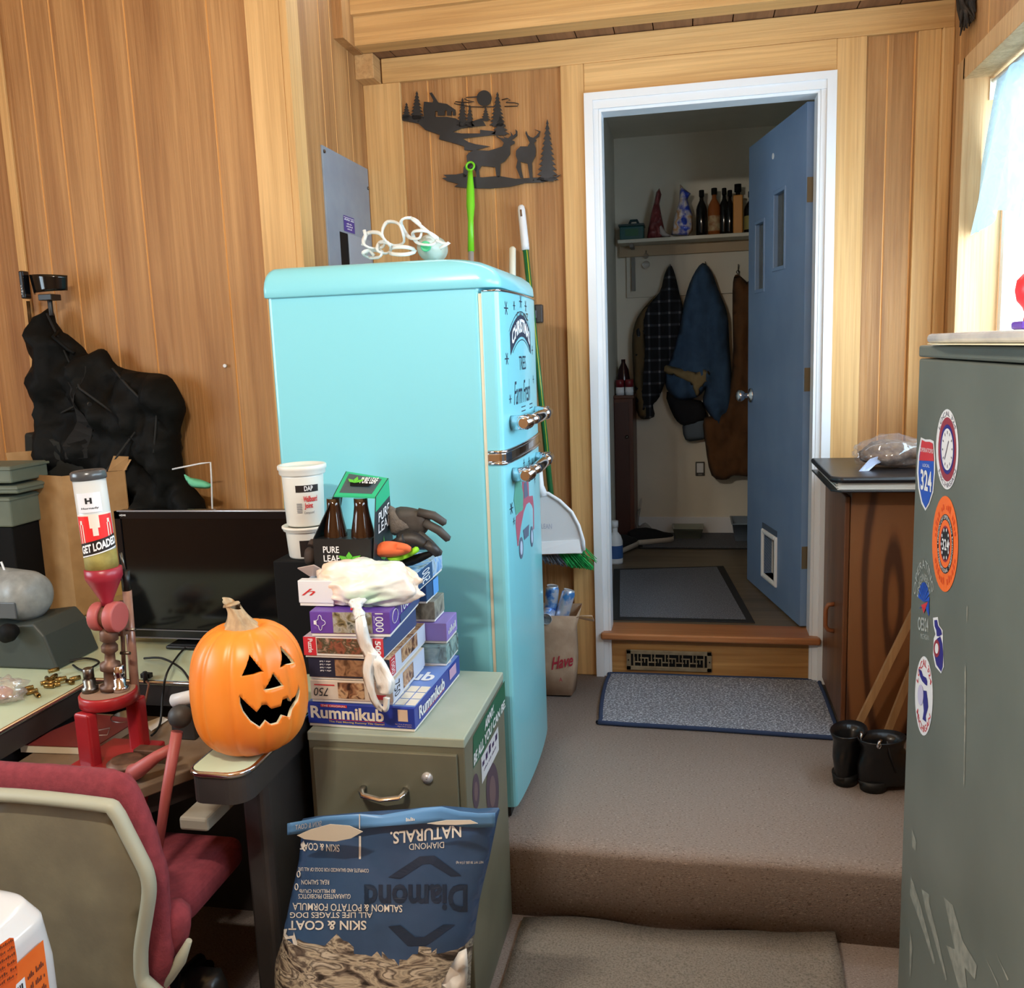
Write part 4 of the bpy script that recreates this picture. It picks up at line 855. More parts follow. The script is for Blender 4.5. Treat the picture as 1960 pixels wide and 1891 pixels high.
ce = ZT(240, 210); obj('map_gauge_ring', poly(MB(), ell(*ce, 6, 17, e=.0017)), SDR, s); obj('map_gauge', poly(MB(), ell(*ce, 3.4, 10, e=.0021)), SW, s)
c = (*ZT(177, 445), 17, 76); s = obj('map_oval_sticker', poly(MB(), ell(*c)), SW, ap); s['label'] = 'white oval sticker with navy state map'
obj('oval_upper_map', poly(MB(), [Q(*ZT(x, y), .0013) for x, y in ((150, 310), (165, 320), (172, 345), (188, 355), (194, 375), (192, 395), (182, 388), (168, 372), (158, 350))]), SN, s)
obj('oval_lower_map', poly(MB(), [Q(*ZT(x, y), .0013) for x, y in ((174, 418), (190, 420), (196, 470), (198, 500), (186, 545), (188, 575), (170, 560), (176, 520), (172, 470))]), SN, s)
obj('oval_gauge', poly(MB(), ell(*ZT(160, 440), 5.5, 20, e=.0017)), mat('pale violet', (190, 186, 214)), s)
m = MB(); ringtext(m, 'LOCAL 324', *c, .74, .92, 205, 340, .0013, bold=.01); obj('oval_lettering', m, SR, s); m = MB(); ringtext(m, 'MICHIGAN', *c, .92, .74, 155, 35, .0013, bold=.01); obj('oval_lettering', m, SR, s)
# scuffs
SC = mat('pale scuff', (140, 140, 128), (116, 119, 110), sc=60, rough=.7)
for lab, ps in (('s', [(389, 0), (394, 0), (392, 80), (388, 75)]), ('s', [(378, 290), (386, 300), (384, 600), (378, 890), (372, 880), (376, 600)]), ('s', [(112, 1345), (122, 1360), (160, 1480), (235, 1770), (225, 1775), (170, 1600), (108, 1430)]), ('s', [(165, 1400), (205, 1430), (205, 1480), (250, 1660), (292, 1850), (284, 1852), (225, 1640), (185, 1500)]),
                ('s', [(275, 1440), (320, 1480), (370, 1660), (440, 1780), (430, 1850), (380, 1790), (390, 1891), (350, 1891), (290, 1680), (330, 1700)]), ('s', [(108, 1600), (120, 1690), (112, 1840), (105, 1820)]), ('s', [(118, 1100), (140, 1170), (136, 1215), (118, 1190)]), ('s', [(478, 1730), (550, 1880), (543, 1884)]), ('s', [(530, 1710), (598, 1850), (590, 1856)])):
    obj('scuff_mark', poly(MB(), [Q(*ZT(*p), .0006) for p in ps]), SC, ap)
# things on top
tp = thing('magazine', 'cream paper sheet overhanging the top corner of the grey steel cabinet', 'paper', (.5, -1.95, 1.315))
pf = [A(1776, 665, 'z', 1.318), V((.40, -2.25, 1.3165)), V((.78, -2.25, 1.3165)), V((.78, -1.72, 1.3165))]
pa = [A(1775, 664, 'x', .352), A(1792, 672, 'x', .335), V((.335, -2.42, 1.3165)), V((.75, -2.42, 1.3165)), V((.75, -1.72, 1.3165))]
obj('sheet', MB().prism([(x.x, x.y, 1.3165) for x in pa], (0, 0, .0015)), mat('cream paper', (226, 220, 188), rough=.8), tp)
tg = thing('flat_parcel', 'flat clear-wrapped white parcel lying on top of the grey steel cabinet', 'parcel', (.55, -2.0, 1.319)); FP = mat('milky wrap', (200, 198, 196), (176, 176, 178), sc=14, rough=.25)
obj('parcel_body', MB().box(.35, .74, -2.42, -1.835, 1.3185, 1.3345), FP, tg, bevel=.007, seg=3); obj('parcel_label', MB().box(.38, .70, -2.3, -1.9, 1.3347, 1.3355), PAPER, tg)
p = A(1972, 640, 'x', .44); tg = thing('toy_figure', 'red bulb-shaped plastic toy on a purple base on top of the grey steel cabinet', 'toy', (p.x, p.y, 1.338))
obj('toy_base', MB().box(p.x-.022, p.x+.022, p.y-.03, p.y+.02, 1.3358, 1.348), mat('purple plastic', (98, 62, 170), rough=.4), tg, bevel=.004)
obj('toy_body', MB().lathe([(.012, 0), (.011, .012), (.014, .02), (.022, .03), (.025, .045), (.023, .06), (.014, .07), (.006, .074)], (p.x, p.y-.005, 1.348)), mat('red plastic', (235, 52, 60), rough=.35), tg)
obj('toy_top', MB().lathe([(.008, 0), (.008, .012), (.003, .016)], (p.x, p.y-.005, 1.421)), mat('yellow plastic', (240, 190, 60), rough=.4), tg)
# ================= curtain and corner bundle =================
lc = bpy.data.materials.new('lace'); lc.use_nodes = True; t = lc.node_tree; t.nodes.clear(); N = t.nodes; Lk = t.links
o_ = N.new('ShaderNodeOutputMaterial'); df = N.new('ShaderNodeBsdfDiffuse'); tl = N.new('ShaderNodeBsdfTranslucent'); tp_ = N.new('ShaderNodeBsdfTransparent'); tp_.inputs[0].default_value = (.5, .6, .62, 1); m1 = N.new('ShaderNodeMixShader'); m2 = N.new('ShaderNodeMixShader')
df.inputs[0].default_value = lin((200, 222, 228)); tl.inputs[0].default_value = lin((122, 140, 148)); m1.inputs[0].default_value = .6
tc = N.new('ShaderNodeTexCoord'); vo = N.new('ShaderNodeTexVoronoi'); vo.inputs['Scale'].default_value = 38; vo.feature = 'DISTANCE_TO_EDGE'; nz = N.new('ShaderNodeTexNoise'); nz.inputs['Scale'].default_value = 14; nz.inputs['Distortion'].default_value = 2
rp_ = N.new('ShaderNodeValToRGB'); rp_.color_ramp.elements[0].position = .42; rp_.color_ramp.elements[1].position = .55; rp_.color_ramp.elements[0].color = (.16, .16, .16, 1); rp_.color_ramp.elements[1].color = (.02, .02, .02, 1)
Lk.new(tc.outputs['Object'], nz.inputs['Vector']); Lk.new(nz.outputs['Fac'], rp_.inputs[0])
Lk.new(df.outputs[0], m1.inputs[1]); Lk.new(tl.outputs[0], m1.inputs[2]); Lk.new(m1.outputs[0], m2.inputs[1]); Lk.new(tp_.outputs[0], m2.inputs[2]); Lk.new(rp_.outputs[0], m2.inputs[0]); Lk.new(m2.outputs[0], o_.inputs[0])
g = thing('lace_curtain', 'white lace valance curtain hanging in the bright window', 'curtain', (.9, -.9, 2.1))
def cur(a, b):
    y = WY1-.06-1.46*a; z = 2.135-(.46+.025*math.sin(a*22)+.02*a)*b
    x = .905+.018*math.sin(a*46+b)*(.4+.6*b)-.055*b*(1-a*.5); return V((x, y+.05*b*(1-a)*1.5-.05*(1-b)*0, z))
obj('valance', MB().grid(cur, 160, 14), lc, g, recalc=False)
obj('curtain_rod', MB().cyl((.905, WY1-.005, 2.137), (.905, WY0+.02, 2.137), .006), WHITE, g)
obj('rod_bracket', MB().box(.895, .915, WY1-.024, WY1-.018, 2.08, 2.145), mat('bracket cream', (220, 210, 180)), g)
p = A(1871, 441, 'y', WY1-.02); o = obj('pull_knob', MB().ball(p+V((0, -.004, 0)), .006), mat('turquoise bead', (90, 200, 210), rough=.3)); tag(o, 'tiny turquoise knob on the window jamb below the curtain', 'knob')
FUR = mat('dark grey fibre', (62, 54, 46), (30, 26, 24), sc=40, rough=1)
g = thing('dried_bundle', 'dark grey ragged bundle hanging in the top right corner above the window', 'dried bundle', (.8, -.22, 2.4)); m = MB(); random.seed(8)
for k in range(70):
    a = A(random.uniform(1832, 1900), -25, 'y', -.2+random.uniform(-.05, .03)); e = random.random(); b = A(1836+e*60+random.uniform(-6, 6), 64-e*60+random.uniform(-8, 6), 'y', -.24+random.uniform(-.05, .03))
    for q in (a, b): q.x = min(q.x, .822)
    m.tube([a, (a+b)/2+V((random.uniform(-.01, .004), random.uniform(-.01, .01), 0)), b], [.007, .008, .002], 5)
obj('fibres', m, FUR, g)
# ================= brown cabinet =================
OAK = mat('dark oak veneer', (126, 80, 44), [(120, 74, 40), (72, 40, 20)], sc=5.2, st=(1, .3, .16), lo=.45, hi=.95, rough=.5, kind='wave', rdir='Y', loc=(.03, 0, -.075), dist=2.2, det=4, bump=.1, bsc=30, bst=(1, 1, .1))
OAK2 = wood('oak door', (120, 74, 42), (96, 56, 32), 'z', bump=.15, rough=.4)
g = thing('side_cabinet', 'low brown wood-grain cabinet with a C-shaped handle right of the door', 'cabinet', (.62, -.27, 0))
obj('carcass', MB().box(.45, .812, -.50, -.04, .01, .835), OAK, g, bevel=.003); obj('top_board', MB().box(.437, .825, -.512, -.036, .835, .852), OAK2, g, bevel=.003); obj('plinth', MB().box(.455, .81, -.49, -.045, .0, .012), BLACK, g)
d_ = obj('door', MB().box(.432, .449, -.495, -.045, .03, .82), OAK2, g, bevel=.004)
yy = -.31; h0 = A(1583, 1190, 'x', .425).z; h1 = A(1583, 1138, 'x', .425).z
obj('handle', MB().tube([(.433, yy, h0), (.412, yy, h0+.004), (.404, yy, h0+.02), (.404, yy, h1-.02), (.412, yy, h1-.004), (.433, yy, h1)], .008, 10), mat('wood handle', (140, 84, 50), rough=.4), d_)
# folder and bag on it
g = thing('folder', 'black zipped folder stuffed with papers on the brown side cabinet', 'folder', (.6, -.5, .853))
LE = mat('black leatherette', (24, 22, 24), rough=.35, bump=.1)
def slab(z, t, x0, y0, x1, y1, w=0):
    return [(x0, y0+.03, z), (x0+.03, y0, z), (x1, y0-.0, z), (x1, y1, z), (x0, y1, z)], (0, 0, t)
a, v = slab(.853, .006, .372, -.62, .70, -.12); obj('lower_cover', MB().prism(a, v), LE, g, bevel=.002)
m = MB()
for k in range(7): dx = .004*math.sin(k*2.2); m.prism([(.392+dx, -.60, .860+k*.003), (.69, -.605, .860+k*.003), (.69, -.14, .860+k*.003), (.392+dx, -.14, .860+k*.003)], (0, 0, .0022))
obj('papers', m, PAPER, g)
a, v = slab(.882, .02, .368, -.622, .70, -.12); obj('upper_cover', MB().prism(a, v), LE, g, bevel=.009, seg=3)
g = thing('bread_bag', 'clear plastic bag of brown granola lying on the black folder', 'food bag', (.58, -.4, .905))
gp = mat('brown granola', (120, 96, 74), (84, 62, 46), sc=60, rough=.9, bump=1, bsc=90)
mb = MB(); c = V((.60, -.38, .945))
def blob(c, rx, ry, rz, wr, f, sd):
    def fn(a, b):
        t = 2*PI*a; p = PI*(b-.5); v = V((math.cos(t)*math.cos(p), math.sin(t)*math.cos(p), math.sin(p))); r = 1+wr*noise.fractal(v*f+V((sd, sd, sd)), 1, 2, 3)
        return V((c[0]+rx*v.x*r, c[1]+ry*v.y*r, c[2]+max(-rz*.78, rz*v.z*r)))
    return fn
mb.grid(blob(c, .105, .075, .046, .2, 2, 3), 36, 18, closeu=True); obj('contents', mb, gp, g)
def film(name, c, fac, gl=.12):
    m = bpy.data.materials.new(name); m.use_nodes = True; t = m.node_tree; t.nodes.clear(); N = t.nodes; K = t.links
    o = N.new('ShaderNodeOutputMaterial'); a = N.new('ShaderNodeBsdfTransparent'); b = N.new('ShaderNodeBsdfDiffuse'); g_ = N.new('ShaderNodeBsdfGlossy'); g_.inputs['Roughness'].default_value = .1; b.inputs[0].default_value = lin(c)
    x = N.new('ShaderNodeMixShader'); y = N.new('ShaderNodeMixShader'); x.inputs[0].default_value = fac; y.inputs[0].default_value = gl
    K.new(a.outputs[0], x.inputs[1]); K.new(b.outputs[0], x.inputs[2]); K.new(x.outputs[0], y.inputs[1]); K.new(g_.outputs[0], y.inputs[2]); K.new(y.outputs[0], o.inputs[0]); return m
CLR = film('clear film', (215, 218, 228), .08, .10)
mb = MB(); mb.grid(blob(c+V((-.01, 0, .004)), .122, .09, .056, .25, 2.4, 7), 36, 18, closeu=True); obj('film', mb, CLR, g)
p = A(1636, 912, 'y', -.5); q = A(1700, 868, 'y', -.42)
obj('film_tail', MB().prism([p, p+V((.02, 0, -.005)), V((.53, -.46, .92)), q+V((0, 0, -.02)), q, A(1665, 880, 'y', -.46)], (0, .004, .002)), mat('bluish film', (190, 200, 225), rough=.1, alpha=.6), g)
# leaning boards
BWD = wood('worn board', (186, 144, 98), (150, 110, 70), 'z', bump=.2)
for lab, a, b in (('longer wooden board leaning behind the black boots', (1636, 1408), (1752, 1172)), ('shorter wooden board leaning right of the longer one', (1697, 1412), (1752, 1272))):
    p = A(*a, 'y', -.62); q = A(*b, 'y', -.66); p = p-(q-p)*(p.z/(q.z-p.z)); d = (q-p).normalized(); e = p+d*((.81-p.x)/d.x); w = d.cross(V((0, 1, 0))).normalized()*.010
    pts = [p-w, p+w, e+w, e-w]; z0 = min(x.z for x in pts); pts = [x+V((0, 0, .002-z0 if z0 < .002 else 0)) for x in pts]
    tag(obj('board', MB().prism(pts, (0, .018, 0)), BWD), lab, 'board', 'boards leaning by the cabinet')
# boots
BOOT = mat('black leather', (16, 16, 18), rough=.3, bump=.08, bsc=30)
def boot(label, x, y, rz, s=1.12):
    g = thing('ankle_boot', label, 'boot', (x, y, .002), rz, 'black ankle boots'); R = []
    def ring(z, x0, x1, w, cx=0):
        o = []
        for k in range(24):
            t = 2*PI*k/24; X_ = (x0+x1)/2+(x1-x0)/2*math.cos(t); o.append(V((X_*s, w*math.sin(t)*s, z*s*.86)))
        return o
    obj('heel', MB().loft([ring(0, -.045, .025, .030), ring(.035, -.05, .03, .034)]), mat('black rubber', (14, 14, 14), rough=.6), g, world=False)
    obj('sole', MB().loft([ring(.02, -.05, .2, .038), ring(.034, -.054, .205, .040)]), mat('black rubber2', (18, 18, 18), rough=.6), g, world=False)
    m = MB(); m.loft([ring(.03, -.052, .20, .040), ring(.06, -.056, .195, .041), ring(.085, -.056, .14, .042), ring(.105, -.05, .09, .039), ring(.13, -.044, .07, .037), ring(.150, -.050, .074, .042), ring(.165, -.056, .078, .046), ring(.168, -.054, .076, .044), ring(.14, -.036, .056, .032), ring(.06, -.03, .05, .03)], caps=False)
    obj('upper', m, BOOT, g, world=False)
    z = obj('zip', MB().tube([(.0, -.0405*s, .15*s), (.01, -.0415*s, .11*s), (.03, -.0425*s, .06*s)], .0022, 6), mat('dark zip', (50, 50, 52), metal=.6, rough=.4), g, world=False)
    obj('zip_pull', MB().tube([(-.02, -.041*s, .155*s), (-.03, -.046*s, .152*s), (-.036, -.047*s, .14*s)], .004, 8).tube([(-.03+.006*math.cos(k), -.047*s, .143*s+.008*math.sin(k)) for k in range(6)], .0015, 6, close=True), CHROME, z, world=False)
boot('left black ankle boot, toe pointing towards the wall, near the mat corner', .398, -.845, math.radians(62)); boot('right black ankle boot with a shiny zip, toe towards the steel cabinet', .478, -.885, math.radians(22))
# ================= DESK =================
FORM = mat('pale green laminate', (196, 208, 178), (186, 198, 168), sc=6, rough=.3); DGM = mat('dark grey steel', (62, 58, 56), (52, 49, 48), sc=8, rough=.4, metal=.2)
dk = thing('steel_desk', 'old steel desk with pale green laminate top and rounded chrome-edged arm', 'desk', (-1.5, -1.5, ZF))
arm = []
for k in range(9): a = math.radians(-90+0+k*90/8); arm.append((-.985+.045*math.cos(a), -1.965+.045*math.sin(a)))
arm0 = []
for k in range(7): a = math.radians(180+k*90/6); arm0.append((-1.035+.028*math.cos(a), -1.982+.028*math.sin(a)))
dp = [(-2.7, -.765), (-1.335, -.765), (-1.335, -1.335), (-.94, -1.335)]+arm[::-1]+arm0[::-1]+[(-1.063, -1.54), (-1.62, -1.54), (-1.62, -2.1), (-2.7, -2.1)]
obj('desktop', MB().prism([(x, y, .502) for x, y in dp], (0, 0, .0125)), FORM, dk)
obj('chrome_edge', MB().tube([(x, y, .509) for x, y in dp[3:]][:-1], .006, 8), CHROME, dk)
obj('edge_band', MB().prism([(x, y, .445) for x, y in dp], (0, 0, .056)), DGM, dk)
obj('arm_panel', MB().prism([(-1.02, -1.885, ZF), (-.97, -1.90, ZF), (-.955, -1.885, ZF), (-.955, -1.35, ZF), (-1.02, -1.35, ZF)], (0, 0, .445-ZF)), DGM, dk, bevel=.008)
obj('left_pedestal', MB().box(-2.65, -1.68, -2.05, -.8, ZF, .445), DGM, dk, bevel=.006)
obj('back_panel', MB().box(-1.68, -1.34, -1.4, -1.36, ZF, .445).box(-1.34, -1.02, -1.4, -1.36, ZF, .445), DGM, dk)
TRAY = mat('brown worn board', (132, 112, 92), (108, 88, 70), sc=10, rough=.6)
lw = obj('typewriter_shelf', MB().prism([(-1.618, -1.545, .392), (-1.075, -1.545, .392), (-1.10, -1.70, .392), (-1.25, -1.93, .392), (-1.618, -1.93, .392)], (0, 0, .026)), TRAY, dk, bevel=.003); lw['label'] = 'lowered brown shelf'
obj('shelf_apron', MB().prism([(-1.60, -1.56, .34), (-1.09, -1.56, .34), (-1.12, -1.69, .34), (-1.26, -1.90, .34), (-1.60, -1.90, .34)], (0, 0, .05)), mat('dark apron', (40, 34, 32), rough=.5), dk)
p = A(372, 1560, 'y', -1.93); obj('slide_block', MB().box(-1.135, -1.068, -1.95, -1.82, .345, .375), mat('worn beige metal', (150, 144, 130), rough=.5), dk, bevel=.006)
obj('tension_rail', MB().cyl(A(314, 1694, 'y', -1.9), A(430, 1683, 'y', -1.8), .004), STEEL, dk)
# pumpkin
g = thing('jack_o_lantern', 'orange plastic jack-o-lantern with a carved grin standing on the desk arm', 'pumpkin', (-.965, -1.915, .516))
PK = mat('orange pumpkin plastic', (240, 140, 48), (228, 118, 36), sc=5, rough=.38); PKD = mat('cream cut edge', (226, 214, 180), rough=.6)
pc = V((-.980, -1.885, .516)); RX = .1215; HZ = .292
def prf(t):   # t 0 bottom..1 top
    pts = [(0, .03), (.0, .35), (.02, .55), (.08, .76), (.2, .93), (.38, 1.0), (.6, .985), (.78, .90), (.9, .74), (.965, .55), (.985, .36), (.96, .2), (.93, .08)]
    k = t*(len(pts)-1); i = min(int(k), len(pts)-2); f = k-i
    p0, p1, p2, p3 = [pts[min(max(i+q, 0), len(pts)-1)] for q in (-1, 0, 1, 2)]
    return [.5*((2*p1[j])+(-p0[j]+p2[j])*f+(2*p0[j]-5*p1[j]+4*p2[j]-p3[j])*f*f+(-p0[j]+3*p1[j]-3*p2[j]+p3[j])*f**3) for j in (0, 1)]
def ribf(th, r): return 1-.055*abs(math.sin(th*5.5+.4))**6*min(1, r*1.4) if False else 1-.05*math.exp(-((((th*11/(2*PI)) % 1)-.5)/.12)**2)
def psurf(th, t, s=1):
    z, r = prf(t); rr_ = RX*r*ribf(th, r)*s; return V((pc.x+rr_*math.cos(th), pc.y+rr_*math.sin(th)*.97, pc.z+HZ*.93*(z if s == 1 else .5+(z-.5)*s)))
# face features are given by direction from the pumpkin axis: build as carved dark recess + cream lips
FA = math.radians(-62)   # facing direction
m = MB(); m.grid(lambda a, b: psurf(2*PI*a, b), 132, 60, closeu=True); body = obj('shell', m, PK, g)
def tz_of(th, zt):
    lo_, hi_ = .25, .85
    for _ in range(30):
        md = (lo_+hi_)/2
        if prf(md)[0] < zt: lo_ = md
        else: hi_ = md
    return psurf(th, (lo_+hi_)/2)
def face(poly_, nm='carved_opening'):
    # solid dark plug following the skin, with a cream bottom lip
    ps = [(FA+x, z) for x, z in poly_]
    c0 = (sum(p[0] for p in ps)/len(ps), sum(p[1] for p in ps)/len(ps))
    return ps, c0
def clean(pts, n=6):
    out = []
    for i in range(len(pts)):
        a, b = pts[i], pts[(i+1) % len(pts)]
        for k in range(n): out.append((a[0]+(b[0]-a[0])*k/n, a[1]+(b[1]-a[1])*k/n))
    return out
def pcut(pts):
    "cutter prism through the shell wall"
    q = clean(pts, 5); mb = MB(); o1 = []; i1 = []
    for th, z in q:
        p = tz_of(FA+th, z); d = V((p.x-pc.x, p.y-pc.y, 0))
        o1.append(mb.b.verts.new(p+d*.3)); i1.append(mb.b.verts.new(p-d*.45))
    n = len(q); cdt = delaunay_2d_cdt([V(p) for p in q], [(i, (i+1) % n) for i in range(n)], [], 1, 1e-7)
    src = [o_[0] if o_ else 0 for o_ in cdt[3]]
    for f in cdt[2]:
        mb.b.faces.new([o1[src[i]] for i in f]); mb.b.faces.new([i1[src[i]] for i in f][::-1])
    for i in range(n): mb.b.faces.new([o1[i], i1[i], i1[(i+1) % n], o1[(i+1) % n]])
    return mb
def px2p(px, py):
    "where a photo point lies on the pumpkin skin: (angle from face dir, height)"
    d = ((px-W/2)/F*rt-(py-H/2)/F*up+fw).normalized(); best = None
    t = 1.2
    while t < 2.6:
        p = CP+d*t; z = (p.z-pc.z)/(HZ*.93)
        if 0 < z < .97:
            lo_, hi_ = .25, .85
            for _ in range(20):
                md = (lo_+hi_)/2
                if prf(md)[0] < z: lo_ = md
                else: hi_ = md
            r = RX*prf((lo_+hi_)/2)[1]
            if (p.x-pc.x)**2+(p.y-pc.y)**2 < r*r: return (math.atan2(p.y-pc.y, p.x-pc.x)-FA, z)
        t += .002
    return None
ZP = lambda x, y: (220+x/4.5025, 1180+y/4.5025)
feat = {'eye': [[(1158, 335), (1283, 485), (1085, 525)], [(1440, 262), (1545, 400), (1418, 445)]], 'nose': [[(1360, 490), (1452, 600), (1285, 645)]],
        'mouth': [[(1068, 690), (1125, 745), (1215, 828), (1262, 775), (1310, 768), (1345, 800), (1425, 775), (1440, 720), (1490, 700), (1520, 735), (1560, 690), (1585, 600), (1592, 640), (1580, 720), (1545, 800), (1500, 870), (1440, 855), (1400, 920), (1345, 940), (1300, 910), (1245, 965), (1160, 910), (1095, 830), (1070, 760)]]}
cutters = []
for nm, ls in feat.items():
    for pl in ls:
        pp = []
        for p in pl:
            x_, y_ = ZP(*p); q_ = px2p(x_, y_)
            while q_ is None and x_ > 520: x_ -= 1; q_ = px2p(x_, y_)
            pp.append(q_)
        if len(pp) < 3: continue
        ob = obj('cutter', pcut(pp), PKD); cutters.append(ob)
md = body.modifiers.new('wall', 'SOLIDIFY'); md.thickness = .0075; md.offset = -1
body.data.materials.append(PKD); md.material_offset_rim = 1
for k, cu in enumerate(cutters):
    b_ = body.modifiers.new('cut', 'BOOLEAN'); b_.object = cu; b_.operation = 'DIFFERENCE'; b_.solver = 'EXACT'
    cu.matrix_world = Matrix.Identity(4)
bpy.context.view_layer.update()
ev = body.evaluated_get(bpy.context.evaluated_depsgraph_get()); nm_ = bpy.data.meshes.new_from_object(ev)
body.modifiers.clear(); body.data = nm_
while len(nm_.materials) > 0: nm_.materials.pop()
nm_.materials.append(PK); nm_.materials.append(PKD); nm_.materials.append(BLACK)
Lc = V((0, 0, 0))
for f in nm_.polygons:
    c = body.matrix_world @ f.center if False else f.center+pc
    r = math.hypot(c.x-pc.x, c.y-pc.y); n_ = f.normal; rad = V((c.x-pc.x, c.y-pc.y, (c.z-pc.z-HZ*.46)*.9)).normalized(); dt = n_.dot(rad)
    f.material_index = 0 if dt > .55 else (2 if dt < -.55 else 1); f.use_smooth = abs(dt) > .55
for cu in cutters: bpy.data.objects.remove(cu)
STEM = mat('pumpkin stem', (186, 158, 120), (150, 122, 88), sc=20, st=(3, 3, .6), rough=.7, bump=.4)
def stem(a, b):
    t = b; th = 2*PI*a; r = (.037*(1-t)**2.2+.012+.006*t)*(1+.12*math.cos(th*6)); o = V((-.02*t*t-.004, 0, .0)); tilt = .5*t
    return pc+V((0, 0, HZ*.865))+o+V((r*math.cos(th), r*math.sin(th), .062*t+.012*t*math.cos(th)*-1))
m = MB(); m.grid(stem, 36, 12, closeu=True); m.b.faces.new([m.b.verts[i] for i in range(0)]) if False else None
obj('stem', m, STEM, g); obj('stem_top', MB().lathe([(.018, 0), (.016, .004), (.004, .0055)], pc+V((-.024, 0, HZ*.865+.058)), (-.2, 0, 1)), STEM, g)
# monitor
g = thing('monitor', 'black flat-screen monitor with a dark glossy screen on the desk', 'monitor', (-1.41, -1.25, .516)); GB = mat('glossy black', (14, 15, 18), rough=.18)
x0, x1, z0, z1 = -1.700, -1.128, .535, .914; yf = -1.262
obj('housing', MB().box(x0, x1, yf, yf+.04, z0, z1), GB, g, bevel=.008, seg=3)
fm = MB()
for q in ((x0, x1, z1-.022, z1), (x0, x1, z0, z0+.026), (x0, x0+.018, z0, z1), (x1-.018, x1, z0, z1)): fm.box(q[0]+.0, q[1], yf-.006, yf, q[2], q[3])
obj('bezel', fm, GB, g); obj('screen', MB().box(x0+.018, x1-.018, yf-.002, yf-.0005, z0+.026, z1-.022), mat('screen', (10, 11, 13), rough=.1), g)
obj('silver_rim', MB().tube([(x0+.01, yf-.004, z1), (x1-.012, yf-.004, z1), (x1-.003, yf-.004, z1-.004), (x1, yf-.004, z1-.013), (x1, yf-.004, z0+.01)], .0028, 8), mat('silver rim', (190, 190, 196), rough=.3, metal=.6), g)
obj('lower_line', MB().box(x0, x1, yf-.0075, yf-.006, z0+.024, z0+.0265).box(x0, x1, yf-.0085, yf-.006, z0-.0, z0+.003), mat('grey line', (120, 120, 126), rough=.3), g)
m = MB(); text(m, 'HDMI', quad((x0+.018, yf-.0065, z1-.014), (.02, 0, 0), (0, 0, .005)), bold=.02); obj('hdmi_lettering', m, INKW, g)
obj('stand', MB().box(-1.45, -1.37, -1.245, -1.225, .52, .7).box(-1.55, -1.27, -1.31, -1.14, .5165, .527), GB, g, bevel=.004)
# cables on the desk
CB_ = mat('black cable', (18, 18, 18), rough=.5)
def smooth3(P_, n=6):
    P_ = [V(p) for p in P_]; out = []
    for i in range(len(P_)-1):
        a, b, c_, d = P_[max(i-1, 0)], P_[i], P_[i+1], P_[min(i+2, len(P_)-1)]
        for k in range(n): f = k/n; out.append(.5*((2*b)+(-a+c_)*f+(2*a-5*b+4*c_-d)*f*f+(-a+3*b-3*c_+d)*f**3))
    return out+[P_[-1]]
D = lambda x, y, z=.52: A(x, y, 'z', z)
for lab, pl in (('thin black cable looping from the monitor down in front of the desk edge', [D(358, 1238), D(340, 1258), D(320, 1290, .54), A(312, 1330, 'y', -1.57), A(308, 1380, 'y', -1.6), D(300, 1400, .425), D(290, 1410, .425)]),
                ('black cable curving across the pale green desk strip beside the pumpkin', [D(276, 1262), D(310, 1262, .53), D(345, 1280, .53), D(362, 1302, .53), D(380, 1330, .53)]),
                ('black cable lying behind the reloading press on the desk strip', [D(130, 1268), D(165, 1262), D(190, 1270), D(160, 1285), D(140, 1275)])):
    tag(obj('cable', MB().tube([p+V((0, 0, .003)) for p in smooth3(pl)], .003, 6), CB_, sub=0), lab, 'cable')
g = thing('plug_adapter', 'small black right-angle plug with a brown lead hanging over the desk edge', 'plug', D(285, 1280)); a = A(283, 1278, 'y', -1.53)
obj('plug_body', MB().box(a.x-.02, a.x+.008, a.y-.008, a.y+.008, .517, .53).cyl(a+V((0, -.015, -.005)), a+V((0, -.015, -.035)), .006), CB_, g, bevel=.002); obj('lead', MB().tube([a+V((0, -.015, -.03)), A(285, 1310, 'y', -1.56), A(278, 1345, 'y', -1.58), A(272, 1365, 'y', -1.6)], .0028, 6), mat('brown lead', (120, 70, 44), rough=.5), g)
# ================= RELOADING PRESS =================
RC = mat('red cast paint', (164, 34, 40), (140, 26, 34), sc=8, rough=.35, coat=.2); RP = mat('dusty red', (172, 86, 82), rough=.5); RST = mat('rusty bronze', (124, 92, 74), (82, 58, 46), sc=30, rough=.5, metal=.4)
g = thing('reloading_press', 'red cast reloading press with a clear powder hopper and a ball handle', 'reloading press', (-1.38, -1.8, .42))
Y = lambda x, y, d=-1.80: A(x, y, 'y', d)
hb, ht = Y(197, 1097), Y(170, 914); hd = (ht-hb).normalized(); HL = (ht-hb).length; hr = .0345
u_, w_ = hd.cross(V((0, 1, 0))).normalized(), V((0, 0, 0)); w_ = u_.cross(hd).normalized()   # w_ away/toward viewer
def hm(a, b, s=1.0):
    th = (a-.5)*2.5+.62; o = -w_ if w_.y > 0 else w_
    return hb+hd*(HL*b)+(u_*math.sin(th)+o*math.cos(th))*(hr*s)
if (hm(.9, .5)-hm(.1, .5)).x < 0: u_ = -u_
HC = mat('frosted hopper', (206, 208, 206), rough=.25, alpha=.85)
hp_ = obj('hopper_tube', MB().cyl(hb, ht, hr, n=32), HC, g)
obj('powder', MB().cyl(hb+hd*.001, hb+hd*HL*.25, hr+.0004, n=32), mat('olive powder', (148, 136, 66), (126, 114, 52), sc=40, rough=.7), hp_)
obj('hopper_cap', MB().lathe([(hr+.001, 0), (hr+.003, .002), (hr+.003, .017), (hr-.002, .021), (hr-.006, .019)], ht-hd*.004, hd), mat('smoke grey cap', (70, 72, 74), rough=.25), hp_)
lf = lambda a, b: hm(a, b, 1.02)
